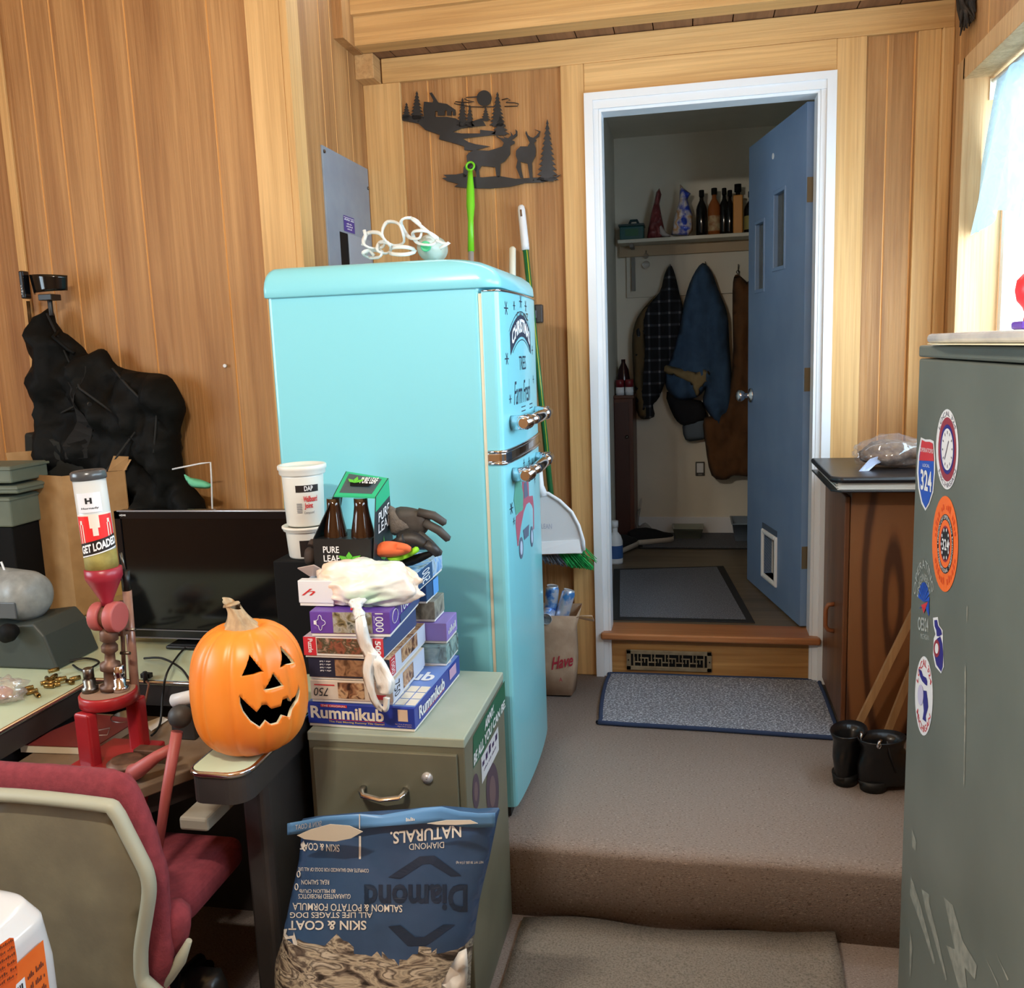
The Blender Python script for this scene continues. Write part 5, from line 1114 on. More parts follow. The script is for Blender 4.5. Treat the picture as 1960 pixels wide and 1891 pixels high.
o = obj('red_label', patch(MB(), lf, 0.0, .30, 1, .63, 16, 4), mat('red label', (224, 48, 48), rough=.3), hp_)
l2 = lambda a, b: hm(a, b, 1.035); m = MB(); patch(m, l2, .36, .50, .60, .635, 6, 2); patch(m, l2, .42, .42, .55, .50, 4, 2); patch(m, l2, .0, .625, 1, .64, 12, 1)
for a in (.08, .78):
    patch(m, l2, a, .34, a+.03, .54, 1, 1); patch(m, l2, a+.08, .34, a+.11, .54, 1, 1); patch(m, l2, a+.02, .54, a+.09, .58, 2, 1)
obj('label_pattern', m, mat('cream print', (226, 214, 200)), hp_)
bf = lambda a, b: hm(a, .21+.13*b+.075*a, 1.045); obj('black_band', patch(MB(), bf, nu=16), SK, hp_)
m = MB(); text(m, 'GET LOADED', lambda a, b: hm(.04+.95*a, .235+.085*b+.075*a, 1.065), bold=.04); patch(m, lambda a, b: hm(a, .197+.012*b+.075*a, 1.05), nu=16); obj('band_lettering', m, INKW, hp_)
o = obj('white_label', patch(MB(), l2, .12, .66, .72, .86, 10, 2), mat('white label', (222, 226, 232), rough=.3), hp_)
m = MB(); text(m, 'H', lambda a, b: hm(.34+.16*a, .75+.06*b, 1.05), bold=.06); text(m, 'Hornady', lambda a, b: hm(.22+.42*a, .69+.025*b, 1.05), bold=.02); obj('maker_lettering', m, INK, o)
obj('funnel', MB().lathe([(.012, 0), (.014, .012), (.036, .058), (.040, .066), (.040, .086), (.036, .088)], Y(206, 1158), (Y(197, 1088)-Y(206, 1158)).normalized()), mat('wine red paint', (150, 36, 52), rough=.35), g)
c = Y(205, 1180); m = MB(); m.cyl(c+V((-.031, 0, 0)), c+V((-.006, 0, 0)), .033); m.cyl(c+V((.008, 0, 0)), c+V((.033, 0, 0)), .035); obj('measure_drum', m, RP, g, bevel=.004); obj('drum_core', MB().cyl(c+V((-.01, 0, 0)), c+V((.01, 0, 0)), .026), RST, g)
st0, st1 = Y(208, 1200), Y(213, 1318); ax = st1-st0; Ls = ax.length
obj('measure_stem', MB().lathe([(.012, 0), (.02, .01), (.02, Ls*.2), (.012, Ls*.24), (.018, Ls*.3), (.018, Ls*.38), (.011, Ls*.42), (.012, Ls*.55), (.022, Ls*.58), (.022, Ls*.68), (.015, Ls*.7), (.015, Ls*.92), (.024, Ls*.94), (.024, Ls)], st0, ax), RST, g)
tc_ = Y(207, 1322); obj('turret_head', MB().lathe([(.058, -.03), (.064, -.026), (.064, -.004), (.061, 0)], (tc_.x, tc_.y, tc_.z), (0, 0, 1), n=40), RC, g); tz_ = tc_.z
obj('turret_dust', MB().cyl((tc_.x, tc_.y, tz_+.0002), (tc_.x, tc_.y, tz_+.0012), .059, n=40), mat('dusty top', (150, 120, 100), rough=.8), g)
for dx, dy, hh, rr_, mt in ((-.037, -.012, .055, .012, STEEL), (.033, .0, .06, .013, CHROME), (.0, .035, .04, .011, RST)):
    q = V((tc_.x+dx, tc_.y+dy, tz_+.001)); m = MB(); m.lathe([(.018, 0), (.018, .012), (.013, .014), (.014, .03), (rr_*.8, .032), (rr_, hh*.62), (rr_, hh), (rr_*.8, hh+.002)], q, n=20); obj('die', m, mt, g)
obj('front_column', MB().prism([(tc_.x-.048, -1.865, .425), (tc_.x-.004, -1.875, .425), (tc_.x+.004, -1.85, .425), (tc_.x-.03, -1.83, .425)], (0, 0, tz_-.03-.425)), RC, g, bevel=.006, seg=3)
obj('rear_column', MB().box(tc_.x+.02, tc_.x+.055, -1.775, -1.74, .425, tz_-.03), RC, g, bevel=.006)
obj('base_casting', MB().prism([(tc_.x-.07, -1.88, .419), (tc_.x+.02, -1.90, .419), (tc_.x+.09, -1.86, .419), (tc_.x+.08, -1.72, .419), (tc_.x-.06, -1.72, .419)], (0, 0, .018)), RC, g, bevel=.005)
sp = Y(240, 1442, -1.86); obj('shell_plate', MB().lathe([(.04, 0), (.042, .004), (.042, .012), (.036, .014), (.034, .018), (.03, .018)], (sp.x, sp.y, .437)), RST, g); obj('ram', MB().cyl((sp.x, sp.y, .25), (sp.x, sp.y, .437), .016), STEEL, g)
obj('side_arm', MB().tube([(sp.x+.005, sp.y, .42), Y(262, 1476, -1.9), Y(300, 1448, -1.88), Y(338, 1428, -1.86)], [.022, .018, .013, .012], 12), RP, g)
obj('lower_link', MB().tube([(sp.x+.0, sp.y-.01, .40), Y(262, 1530, -1.9), Y(255, 1600, -1.9)], [.028, .024, .018], 12), RC, g)
obj('primer_rail', MB().box(sp.x-.01, sp.x+.09, sp.y+.04, sp.y+.07, .440, .458), RST, g, bevel=.003)
obj('lever', MB().tube([Y(303, 1625, -1.95), Y(318, 1520, -1.93), Y(339, 1400, -1.9)], [.0095, .0115, .0125], 14), RP, g)
o = obj('lever_ball', MB().ball(Y(345, 1371, -1.9), .0255), mat('worn black rubber', (52, 52, 52), rough=.55), g); o['label'] = 'black lever ball'
obj('case_tube', MB().cyl(Y(266, 1412, -1.75), Y(243, 1130, -1.75), .0105, n=16), mat('clear brown tube', (150, 112, 96), (120, 84, 70), sc=12, rough=.2), g)
obj('tube_collar', MB().cyl(Y(243, 1132, -1.75), Y(240, 1092, -1.75), .0095, n=16), DARK, g); obj('steel_rod', MB().cyl(Y(240, 1096, -1.75), Y(231, 1058, -1.75), .0032, n=10), STEEL, g)
obj('linkage', MB().cyl(Y(232, 1150, -1.77), Y(238, 1300, -1.77), .005, n=10).box(Y(232, 1200, -1.78).x-.012, Y(232, 1200, -1.78).x+.01, -1.79, -1.765, Y(232, 1215, -1.78).z, Y(232, 1190, -1.78).z), RST, g)
for q in ((250, 1205), (240, 1250), (222, 1210)): obj('bolt', MB().cyl(Y(*q, -1.79)+V((-.012, 0, 0)), Y(*q, -1.79)+V((.012, 0, 0)), .004, n=8), STEEL, g)
# shelf contents
T = lambda x, y, z=.419: A(x, y, 'z', z)
BOOKR = mat('dark red cover', (112, 44, 44), rough=.4)
g = thing('manual', 'dark red reloading manual with white page edges lying beside the press', 'book', T(120, 1410)); P4 = [T(34, 1438), T(182, 1447), T(215, 1395), T(165, 1355)]
P4 = [T(40, 1440), T(182, 1445), V((T(182, 1445).x+.01, -1.62, .419)), V((T(40, 1440).x+.06, -1.60, .419))]
obj('pages', MB().prism([(p.x, p.y, .4195) for p in P4], (0, 0, .018)), mat('page edges', (214, 204, 180), rough=.8), g); P5 = [p+(sum(P4, V((0, 0, 0)))/4-p)*-.02 for p in P4]
obj('cover', MB().prism([(p.x, p.y, .438) for p in P5], (0, 0, .002)), BOOKR, g); pc_ = sum(P4, V((0, 0, 0)))/4
m = MB(); m.tube([(pc_.x+.0, pc_.y-.02, .4405), (pc_.x+.05, pc_.y+.02, .4405), (pc_.x+.07, pc_.y-.02, .4405), (pc_.x+.02, pc_.y-.03, .4405)], .0012, 4); obj('cover_emblem', m, PAPER, g)
P6 = [T(10, 1472), T(150, 1478), T(166, 1452), T(45, 1448)]; tag(obj('tablet', MB().prism([(p.x, p.y-.06, .4195) for p in P6], (0, 0, .012)), mat('slate green plastic', (50, 60, 54), rough=.5), bevel=.004), 'flat dark slate-green board lying in front of the red manual', 'board')
pcf = T(318, 1405); tag(obj('card_scrap', MB().prism([T(275, 1385, .42), T(310, 1372, .42), T(322, 1378, .42), T(290, 1400, .42)], (0, 0, .0015)), PAPER), 'small white card scrap on the lowered shelf right of the press', 'paper scrap')
p = Y(345, 1340, -1.75); q = Y(362, 1335, -1.75); p.z = q.z = .47; gq = thing('pill_bottle', 'small white ribbed bottle lying left of the pumpkin', 'bottle', (p.x, p.y, .46))
a, b = A(330, 1342, 'y', -1.66), A(372, 1332, 'y', -1.66); obj('bottle_body', MB().lathe([(.012, 0), (.0165, .004), (.0165, .06), (.012, .064)], a, b-a), WHITE, gq); obj('bottle_support', MB().box(a.x, b.x, a.y-.015, a.y+.015, .419, a.z-.016), mat('dark tin', (44, 42, 40), rough=.5), gq, bevel=.002)
p = T(268, 1362); tag(obj('tin_dish', MB().lathe([(.02, .001), (.036, .004), (.044, .022), (.042, .022), (.034, .006), (.001, .005)], (p.x+.02, -1.60, .419), n=28), STEEL), 'small round metal dish beside the clear tube of the press', 'dish')
p = T(350, 1402); tag(obj('lid_disc', MB().cyl((-1.17, -1.64, .419), (-1.17, -1.64, .423), .028), mat('pale lid', (190, 186, 172), rough=.4)), 'pale round lid lying on the lowered shelf behind the ball handle', 'lid')
# grinder / tumbler
g = thing('bench_grinder', 'grey round-bodied bench grinder on a dark base at the left edge of the desk', 'grinder', (-1.9, -1.4, .516)); GG = mat('grey hammered paint', (150, 154, 152), (128, 132, 130), sc=30, rough=.4, bump=.1); GD_ = mat('dark green grey paint', (58, 64, 60), rough=.5)
c = A(52, 1140, 'y', -1.42); ad = V((-.92, .32, -.02)).normalized()
obj('motor_body', MB().lathe([(.001, -.052), (.028, -.050), (.052, -.040), (.066, -.022), (.071, 0), (.071, .16), (.066, .18), (.03, .2)], c, ad, n=40), GG, g)
obj('name_plate', MB().box(c.x-.06, c.x+.02, c.y-.074, c.y-.068, c.z-.045, c.z+.0), mat('dark plate', (84, 88, 92), rough=.4), g, bevel=.002)
bp_ = [(-60, 1330), (-60, 1205), (40, 1188), (92, 1182), (112, 1205), (136, 1262), (136, 1282)]
def GP_(x, y, yy=-1.44): return A(x, y, 'y', yy)
pb = [GP_(*p) for p in bp_]; pb = [V((p.x, -1.50, max(p.z, .5165))) for p in pb]; pb[0].z = .5165; pb[-1] = V((pb[-2].x+.004, -1.50, .5165))
obj('base', MB().prism(pb, (0, .18, 0)), GD_, g, bevel=.015, seg=3); obj('knob', MB().lathe([(.001, 0), (.024, .003), (.026, .02), (.018, .04)], GP_(6, 1215, -1.55), (0, 1, 0)), BLACK, g); obj('white_cord', MB().tube([GP_(2, 1075, -1.4), GP_(8, 1090, -1.4), GP_(14, 1100, -1.4)], .003, 6), WHITE, g)
# brass casings
BRC = mat('brass', (150, 122, 70), rough=.3, metal=.9); random.seed(12); first = None
for k, (x, y) in enumerate(((62, 1322), (70, 1314), (78, 1320), (84, 1308), (92, 1312), (98, 1302), (104, 1306), (110, 1296), (116, 1302), (122, 1308), (128, 1298), (134, 1304), (140, 1300), (146, 1306), (100, 1292), (74, 1326))):
    p = A(x, y, 'z', .523)
    if first is None:
        first = obj('brass_casing', MB().lathe([(.0055, 0), (.006, .002), (.005, .004), (.0062, .006), (.0058, .026), (.0045, .026), (.0044, .012)], (0, 0, 0), (1, 0, 0), n=12), BRC); o = first
    else: o = first.copy(); C.objects.link(o)
    tag(o, 'small brass cartridge casing in the pile on the pale green desktop beside the grinder', 'casing', 'brass casings on the desk'); o.location = (p.x-.01, p.y, .5217+.0105*(k in (6, 11, 14))); o.rotation_euler = (0, 0, random.uniform(0, 6.28))
g = thing('plastic_bag', 'clear plastic bag with something pink inside on the green desktop, left edge', 'plastic bag', A(10, 1330, 'z', .516)); c = A(2, 1322, 'z', .54)
mb = MB(); mb.grid(blob(c, .06, .05, .03, .5, 2.5, 2), 30, 16, closeu=True); obj('film', mb, film('clear crinkled film', (225, 215, 210), .25, .15), g); mb = MB(); mb.grid(blob(c-V((.01, 0, .008)), .035, .03, .016, .2, 3, 5), 20, 10, closeu=True); obj('contents', mb, mat('pinkish contents', (200, 150, 140), rough=.6), g)
# ================= cardboard box, cases, bag, frame =================
g = thing('cardboard_box', 'open cardboard box with raised flaps standing on the desk behind the press', 'cardboard box', (-2.1, -.92, .516)); zb, zt = .517, .985
N0, R0, L0 = V((-2.045, -1.03, 0)), V((-1.905, -.90, 0)), V((-2.30, -.95, 0)); B0 = R0+L0-N0
def wl(a, b, z0, z1, t=.004, la=V((0, 0, 0))): n_ = (b-a).cross(V((0, 0, 1))).normalized()*t; return [a+V((0, 0, z0)), b+V((0, 0, z0)), b+V((0, 0, z1)), a+V((0, 0, z1))], n_
for nm, a, b, s in (('side_panel', L0, N0, 1), ('side_panel', N0, R0, 1), ('side_panel', R0, B0, 1), ('side_panel', B0, L0, 1)):
    q, n_ = wl(a, b, zb, zt); obj(nm, MB().prism(q, -n_), CARD, g)
obj('box_floor', MB().prism([p+V((0, 0, zb)) for p in (N0, R0, B0, L0)], (0, 0, .004)), CARD, g)
for a, b, hgt_, lean_ in ((R0, B0, .035, V((.02, .01, 0))), (L0, L0+(B0-L0)*.9, .07, V((-.01, 0, 0)))):
    a_, b_ = a+V((0, 0, zt)), b+V((0, 0, zt)); obj('flap', MB().prism([a_, b_, b_+V((0, 0, hgt_))+lean_, a_+V((0, 0, hgt_))+lean_], (.003, -.003, 0)), CARD, g)
a_ = R0+V((0, 0, zt)); obj('flap', MB().prism([a_+V((-.05, -.02, 0)), a_+V((.0, .01, 0)), a_+V((.012, .01, .045)), a_+V((-.03, -.01, .05))], (.002, -.003, 0)), CARD, g)
TP = mat('packing tape', (180, 146, 88), rough=.2); d_ = (R0-N0); q = [N0+d_*.35, N0+d_*1.0]; obj('tape', MB().prism([q[0]+V((0, 0, .56)), q[1]+V((0, 0, .575)), q[1]+V((0, 0, .62)), q[0]+V((0, 0, .61))], d_.cross(V((0, 0, 1))).normalized()*.0008), TP, g)
# green-grey cases
CG = mat('grey green plastic', (112, 120, 104), (98, 106, 92), sc=8, rough=.6)
for i, (y0_, y1_, xr, lab) in enumerate(((1010, 952, 24, 'lowest and largest of the grey-green plastic cases at the left edge'), (946, 930, 34, 'middle lid-like grey-green plastic case at the left edge'), (926, 893, 22, 'uppermost grey-green plastic case at the left edge'))):
    p0, p1 = A(xr, y0_, 'y', -1.12), A(xr, y1_, 'y', -1.12); z0_ = p0.z if i else p0.z
    g = thing('plastic_case', lab, 'case', (p0.x-.15, -1.0, z0_), 0, 'stacked grey-green cases'); obj('case_body', MB().box(p0.x-.3, p0.x, -1.12, -.95, z0_+.001, p1.z-.001 if i < 2 else p1.z), CG, g, bevel=.006); obj('case_rim', MB().box(p0.x-.303, p0.x+.005, -1.125, -.945, p1.z-.012, p1.z-.004), CG, g, bevel=.002)
    if i == 0: base_z = z0_; bx_ = p0.x
tag(obj('dark_gap_block', MB().box(bx_-.3, bx_-.012, -1.11, -.96, .5165, base_z-.001), BLACK, bevel=.005), 'solid black block standing for the dark gap under the grey-green cases at the left edge', 'filler block')  # shade of the gap below the cases modelled as a solid black block
# black bag
BK = mat('black nylon', (10, 11, 11), (16, 17, 16), sc=6, rough=.7, spec=.16, bump=.3, bsc=60)
yb_ = -.80; bl = [(82, 598), (100, 590), (112, 630), (130, 640), (160, 665), (170, 678), (188, 668), (205, 672), (225, 700), (270, 712), (320, 718), (342, 745), (356, 780), (352, 800), (345, 830), (348, 880), (360, 920), (385, 950), (400, 1000), (400, 1100), (120, 1100), (90, 1000), (90, 900), (82, 830), (75, 780), (64, 740), (65, 680), (72, 620)]
mb, h = inflate(P2(bl, 'y', yb_, (0, 2)), lambda u, v, hh: V((u, yb_-hh, v)), .085, .02, edge=.08, wr=.085, wf=8, k=3, wst=(1.5, .9), back=.5)
g = thing('duffel_bag', 'large black nylon bag slumped against the panelled wall behind the desk', 'bag', (-1.95, -.85, .516)); obj('bag_body', mb, BK, g)
def onb(px, py, e=.004): p = A(px, py, 'y', yb_); return V((p.x, yb_-h(p.x, p.z)-e, p.z))
for pl in ([(178, 700), (182, 740), (184, 790), (188, 845), (190, 870)],):
    m = MB(); n_ = len(pl)
    for (a, b) in zip(pl, pl[1:]):
        for s in range(4):
            f0, f1 = s/4, (s+1)/4; x0_, y0_ = a[0]+(b[0]-a[0])*f0, a[1]+(b[1]-a[1])*f0; x1_, y1_ = a[0]+(b[0]-a[0])*f1, a[1]+(b[1]-a[1])*f1
            m.b.faces.new([m.b.verts.new(onb(x0_-14, y0_)), m.b.verts.new(onb(x0_+14, y0_)), m.b.verts.new(onb(x1_+14, y1_)), m.b.verts.new(onb(x1_-14, y1_))])
    obj('strap', m, mat('black webbing', (22, 22, 22), rough=.9), g)
obj('buckle', MB().tube([onb(176, 768, .008), onb(212, 770, .008)], .008, 8), mat('black buckle', (40, 40, 40), rough=.4), g)
obj('carry_loop', MB().tube([onb(118, 632, .01), onb(128, 645, .02), onb(150, 668, .02), onb(162, 676, .01)], .006, 8), BK, g)
for pl in ([(100, 600), (150, 700), (200, 740), (260, 790)], [(225, 705), (280, 740), (320, 790), (330, 860)], [(90, 770), (130, 790), (170, 775)], [(230, 1000), (240, 900), (290, 820)]):
    obj('seam', MB().tube([onb(*p, .002) for p in pl], .004, 6), mat('bag piping', (22, 23, 22), rough=.8), g)
q = MB(); dtop = [onb(84, 830, .003), onb(85, 822, .003), onb(190, 850, .003), onb(196, 900, .003), onb(150, 935, .003), onb(88, 925, .003)]
obj('side_pouch', MB().prism([V((p.x, yb_-.1, p.z)) for p in dtop], (0, .07, 0)), mat('dark canvas', (30, 31, 27), rough=.9), g, bevel=.01)
g = thing('pole_stand', 'thin upright pole with a pale section behind the black bag', 'pole', (A(82, 800, 'y', -.78).x, -.79, .516)); a = A(82, 800, 'y', -.775); obj('pole', MB().cyl((a.x-.03, -.765, .517), (a.x-.012, -.765, 1.56), .006), STEEL, g); p0, p1 = A(78, 862, 'y', -.84), A(82, 790, 'y', -.84); obj('pale_section', MB().cyl(p0, p1, .0065), mat('pinkish plastic', (180, 150, 140), rough=.5), g)
g = thing('visor', 'black glossy curved visor with a side plate resting on the thin pole', 'visor', A(85, 545, 'y', -.85)); c0 = A(85, 545, 'y', -.86)
def vis(a, b):
    th = math.radians(200+140*a); r = .062*(1+.12*b); return V((c0.x+.004+r*1.05*math.cos(th), c0.y+.045+r*1.0*math.sin(th), c0.z+.004+.032*(b*2-1)*(1-.25*a)-.01*(1-a)*0))
obj('visor_shell', MB().grid(vis, 24, 6), mat('gloss black shell', (14, 14, 14), rough=.12), g, solid=.004)
p = A(42, 545, 'y', -.88); obj('side_plate', MB().box(p.x-.008, p.x+.008, p.y-.002, p.y+.03, p.z-.045, p.z+.045), GB, g, bevel=.004); m = MB()
text(m, [4], lambda a, b: V((p.x-.004+.009*b, p.y-.0035, p.z+.0-.035*a))); obj('plate_lettering', m, mat('grey ink', (150, 150, 150)), g)
obj('support', MB().box(c0.x-.03, c0.x+.02, c0.y, c0.y+.05, c0.z-.05, c0.z-.03).cyl((c0.x-.01, c0.y+.03, c0.z-.1), (c0.x-.01, c0.y+.03, c0.z-.045), .008), DARK, g, bevel=.002)
g = thing('wire_rack', 'thin white wire frame with a mint green cloth behind the monitor', 'wire rack', A(400, 970, 'y', -.9)); WR = lambda x, y: A(x, y, 'y', -.90)
obj('wire_frame', MB().tube([WR(330, 898), WR(360, 892), WR(385, 887), WR(403, 885), WR(405, 920), WR(406, 960), WR(410, 1060)], .0028, 8), WHITE, g)
mb, _ = inflate(P2([(352, 908), (365, 914), (385, 918), (402, 925), (405, 930), (398, 935), (375, 934), (362, 928)], 'y', -.89, (0, 2)), lambda u, v, hh: V((u, -.89-hh, v)), .015, .01, wr=.006, wf=30); tag(obj('green_cloth', mb, mat('mint cloth', (110, 200, 160), rough=.8)), 'small mint green cloth hanging on the white wire frame', 'cloth')
# ================= FILE CABINET =================
FCG = mat('olive grey steel', (128, 128, 108), (116, 116, 98), sc=6, rough=.42, metal=.15); FCT = mat('lighter green-grey top', (174, 184, 168), (160, 172, 154), sc=5, rough=.4)  # cabinet top in a lighter tone than its body
fc = thing('filing_cabinet', 'olive-grey two-drawer steel filing cabinet carrying the pile of puzzle boxes', 'filing cabinet', (-.74, -1.54, ZF)); fx0, fx1, fy0, fy1, fz = -.922, -.553, -1.745, -1.325, .49
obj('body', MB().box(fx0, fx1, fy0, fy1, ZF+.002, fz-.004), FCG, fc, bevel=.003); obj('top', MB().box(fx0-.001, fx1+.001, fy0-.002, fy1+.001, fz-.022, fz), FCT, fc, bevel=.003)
for z0_, z1_ in ((.155, .455), (-.19, .145)):
    d_ = obj('drawer', MB().box(fx0+.014, fx1-.016, fy0-.012, fy0, z0_, z1_), FCG, fc, bevel=.002)
    zc = z1_-.085; xc = (fx0+fx1)/2-.002
    pts_ = [(xc-.05, fy0-.010, zc), (xc-.05, fy0-.03, zc-.002), (xc-.042, fy0-.042, zc-.006), (xc, fy0-.045, zc-.012), (xc+.042, fy0-.042, zc-.006), (xc+.05, fy0-.03, zc-.002), (xc+.05, fy0-.010, zc)]
    obj('handle', MB().tube(pts_, .0075, 10, flat=.45), CHROME, d_)
    if z1_ > .4: obj('lock', MB().lathe([(.013, 0), (.013, .004), (.009, .006), (.009, .008), (.001, .008)], (fx1-.085, fy0-.012, zc+.03), (0, -1, 0), caps=False), ALU, d_)
FXq = lambda x, y, e=.0008: A(900+x/7.27, 1300+y/7.27, 'x', fx1+e)
s = obj('army_sticker', poly(MB(), [FXq(*p) for p in ((40, 800), (478, 20), (492, 385), (375, 590), (175, 1040), (45, 1245))]), mat('army green', (30, 104, 74), rough=.4), fc); s['label'] = 'green recruiting sticker with white letters'
m = MB(); text(m, 'BE ALL YOU CAN BE.', lambda a, b: FXq(52+438*a, 1215-(1215-380)*a-(170-50*a)*b, .0014), bold=.035); text(m, 'ARMY.', lambda a, b: FXq(205+130*a, 725-260*a-(150-20*a)*b, .0014), bold=.035); obj('sticker_lettering', m, INKW, s)
s = obj('white_sticker', poly(MB(), [FXq(*p, .0011) for p in ((152, 1095), (388, 655), (400, 980), (165, 1460))]), SW, fc)
m = MB(); text(m, [5], lambda a, b: FXq(165+222*a, 1255-440*a-(150-20*a)*b, .0016)); text(m, [5, 3, 5], lambda a, b: FXq(190+170*a, 1290-330*a-40*b, .0016)); obj('handwriting', m, mat('violet ink', (60, 40, 90)), s)
def oval(cx, cy_, rx, ry, e): return [FXq(cx+rx*math.cos(k*PI/14), cy_+ry*math.sin(k*PI/14), e) for k in range(28)]
for cx, cy_, rx, ry in ((82, 1560, 50, 250), (312, 1560, 88, 400)):
    s = obj('faded_oval_sticker', poly(MB(), oval(cx, cy_, rx, ry, .0006)), mat('faded violet', (86, 70, 84), rough=.6), fc); obj('oval_centre', poly(MB(), oval(cx, cy_, rx*.5, ry*.55, .001)), mat('faded mauve', (120, 98, 100), rough=.6), s)
# ---------- boxes ----------
def gamebox(name, label, x0, x1, y0, y1, z0, z1, top, front=None, right=None, rz=0, cat='puzzle box', group=None):
    "a closed carton; local x width, y depth; returns (thing, front map, right map, top map)"
    cx, cy_ = (x0+x1)/2, (y0+y1)/2; w, d = (x1-x0)/2, (y1-y0)/2
    g = thing(name, label, cat, (cx, cy_, z0), rz, group); M = MW[g.name]; h = z1-z0-.0006
    obj('lid', MB().box(-w, w, -d, d, h*.12, h), top, g, world=False, bevel=.0015); obj('base', MB().box(-w+.002, w-.002, -d+.002, d-.002, 0.0005, h*.125), PAPER, g, world=False)
    def fmap(O, U, Vv, n):
        O, U, Vv, n = V(O), V(U), V(Vv), V(n)
        return lambda a, b, e=.0006: M @ (O+U*a+Vv*b+n*e)
    F_ = fmap((-w, -d, h*.12), (2*w, 0, 0), (0, 0, h*.88), (0, -1, 0)); R_ = fmap((w, -d, h*.12), (0, 2*d, 0), (0, 0, h*.88), (1, 0, 0)); T_ = fmap((-w, -d, h), (2*w, 0, 0), (0, 2*d, 0), (0, 0, 1))
    if front: obj('front_print', patch(MB(), F_, nu=1), front, g)
    if right: obj('side_print', patch(MB(), R_, nu=1), right, g)
    return g, F_, R_, T_
def art(name, cs, sc=30, seed=1): return mat(name, cs[0], cs[1:], sc=sc, lo=.32, hi=.68, rough=.45, det=6, dist=.8)
def lay(f, e): return lambda a, b: f(a, b, e)
RB = mat('game box blue', (40, 60, 158), rough=.35); RBT = mat('game lid pale blue', (110, 140, 205), rough=.35)
g, Ff, Rr, Tt = gamebox('board_game', 'blue tile-game box with big white lettering, bottom of the pile on the filing cabinet', -.925, -.665, -1.722, -1.36, .491, .548, RB, rz=-.03, cat='board game')
m = MB(); f = lay(Ff, .0012); text(m, 'Rummikub', sub(f, .03, .28, .72, .88), bold=.03); obj('title', m, mat('cream letters', (236, 226, 206)), g)
m = MB(); text(m, 'The Fast Moving Rummy Tile Game!', sub(f, .20, .09, .72, .2), bold=.01); obj('subtitle', m, mat('yellow letters', (226, 196, 80)), g)
m = MB(); patch(m, f, .13, .85, .38, .98); patch(m, f, .2, .24, .72, .265); obj('red_bar', m, SR, g); m = MB(); text(m, 'THE ORIGINAL', sub(lay(Ff, .0017), .14, .87, .37, .96)); obj('bar_letters', m, INKW, g)
m = MB(); patch(m, f, .85, .36, .94, .92); text(m, 'for 2 to 4 players', sub(f, .82, .18, .97, .25)); text(m, 'Ages 8 to adult', sub(f, .84, .08, .97, .15)); obj('tile_picture', m, mat('tile cream', (224, 196, 168)), g)
m = MB(); f = lay(Rr, .0012); text(m, 'Rummikub', sub(f, .08, .25, .62, .85), bold=.03); obj('side_title', m, INKW, g); m = MB(); patch(m, f, .2, .2, .62, .24); obj('side_bar', m, SR, g); m = MB(); patch(m, f, .74, .3, .9, .85); obj('side_tile', m, mat('pink tile', (200, 160, 190)), g)
m = MB(); patch(m, lay(Tt, .0006), .0, .02, 1, .98); obj('lid_print', m, RBT, g); m = MB(); f = lay(Tt, .0012); shape(m, f, [(.78+.2*math.cos(k*PI/12), .84+.1*math.sin(k*PI/12)) for k in range(24)]); obj('lid_oval', m, mat('ivory oval', (226, 218, 200)), g); m = MB()
for i in range(3):
    for j in range(3): patch(m, f, .70+.1*i, .04+.11*j, .79+.1*i, .14+.11*j)
obj('lid_picture', m, mat('ivory tiles', (226, 218, 200)), g); m = MB(); text(m, 'ub', sub(lay(Tt, .0018), .72, .46, .95, .62), bold=.03); obj('lid_lettering', m, INKW, g)
CRM = mat('cream box', (222, 208, 190), rough=.5); NV = mat('navy box', (36, 40, 60), rough=.45); PIC = art('sepia picture', [(60, 36, 26), (150, 104, 74), (206, 170, 130), (96, 60, 44)], 45); WB = mat('white blue box', (200, 208, 224), rough=.5)
g, Ff, Rr, Tt = gamebox('puzzle_box', 'cream 750-piece puzzle box directly above the blue tile game', -.92, -.722, -1.716, -1.47, .549, .603, CRM, right=WB)
f = lay(Ff, .0012); m = MB(); text(m, '750', lambda a, b: f(.22-.18*a, .62-.42*b), bold=.0, shear=.2); obj('numeral', m, INK, g); obj('picture', patch(MB(), f, .34, .12, .66, .92), PIC, g); m = MB(); patch(m, f, .05, .74, .3, .8); patch(m, f, .72, .12, .92, .36); obj('red_marks', m, SR, g)
f = lay(Rr, .0012); obj('side_picture', patch(MB(), f, .3, .1, .62, .92), PIC, g); m = MB(); text(m, '750', lambda a, b: f(.04+.16*b, .85-.7*a)); obj('side_numeral', m, INK, g)
g, Ff, Rr, Tt = gamebox('puzzle_box', 'dark navy puzzle box with a small brown picture, above the cream box', -.92, -.726, -1.716, -1.44, .604, .657, PIC, front=NV, right=WB)
f = lay(Ff, .0012); obj('picture', patch(MB(), f, .33, .08, .72, .92), art('brown picture', [(90, 62, 42), (170, 130, 96), (120, 84, 60)], 40), g); m = MB()
for k in range(4): text(m, [5, 1, 4], lambda a, b: f(.28-.14*a, .86-.16*k-.09*b))
obj('size_print', m, INKW, g); f = lay(Rr, .0012); obj('red_corner', patch(MB(), f, .0, .06, .14, 1), SR, g); obj('side_picture', patch(MB(), f, .3, .2, .75, .95), PIC, g); m = MB(); text(m, '1000', lambda a, b: lay(Rr, .0018)(.03+.08*b, .9-.75*a)); obj('side_numeral', m, INKW, g)
PUR = mat('purple box', (112, 78, 172), (98, 64, 156), sc=60, rough=.4, kind='voronoi', lo=.1, hi=.3); VIL = art('village picture', [(70, 40, 32), (150, 90, 70), (60, 70, 50), (200, 160, 140)], 50); LPK = mat('pale box lid', (190, 176, 190), rough=.5)
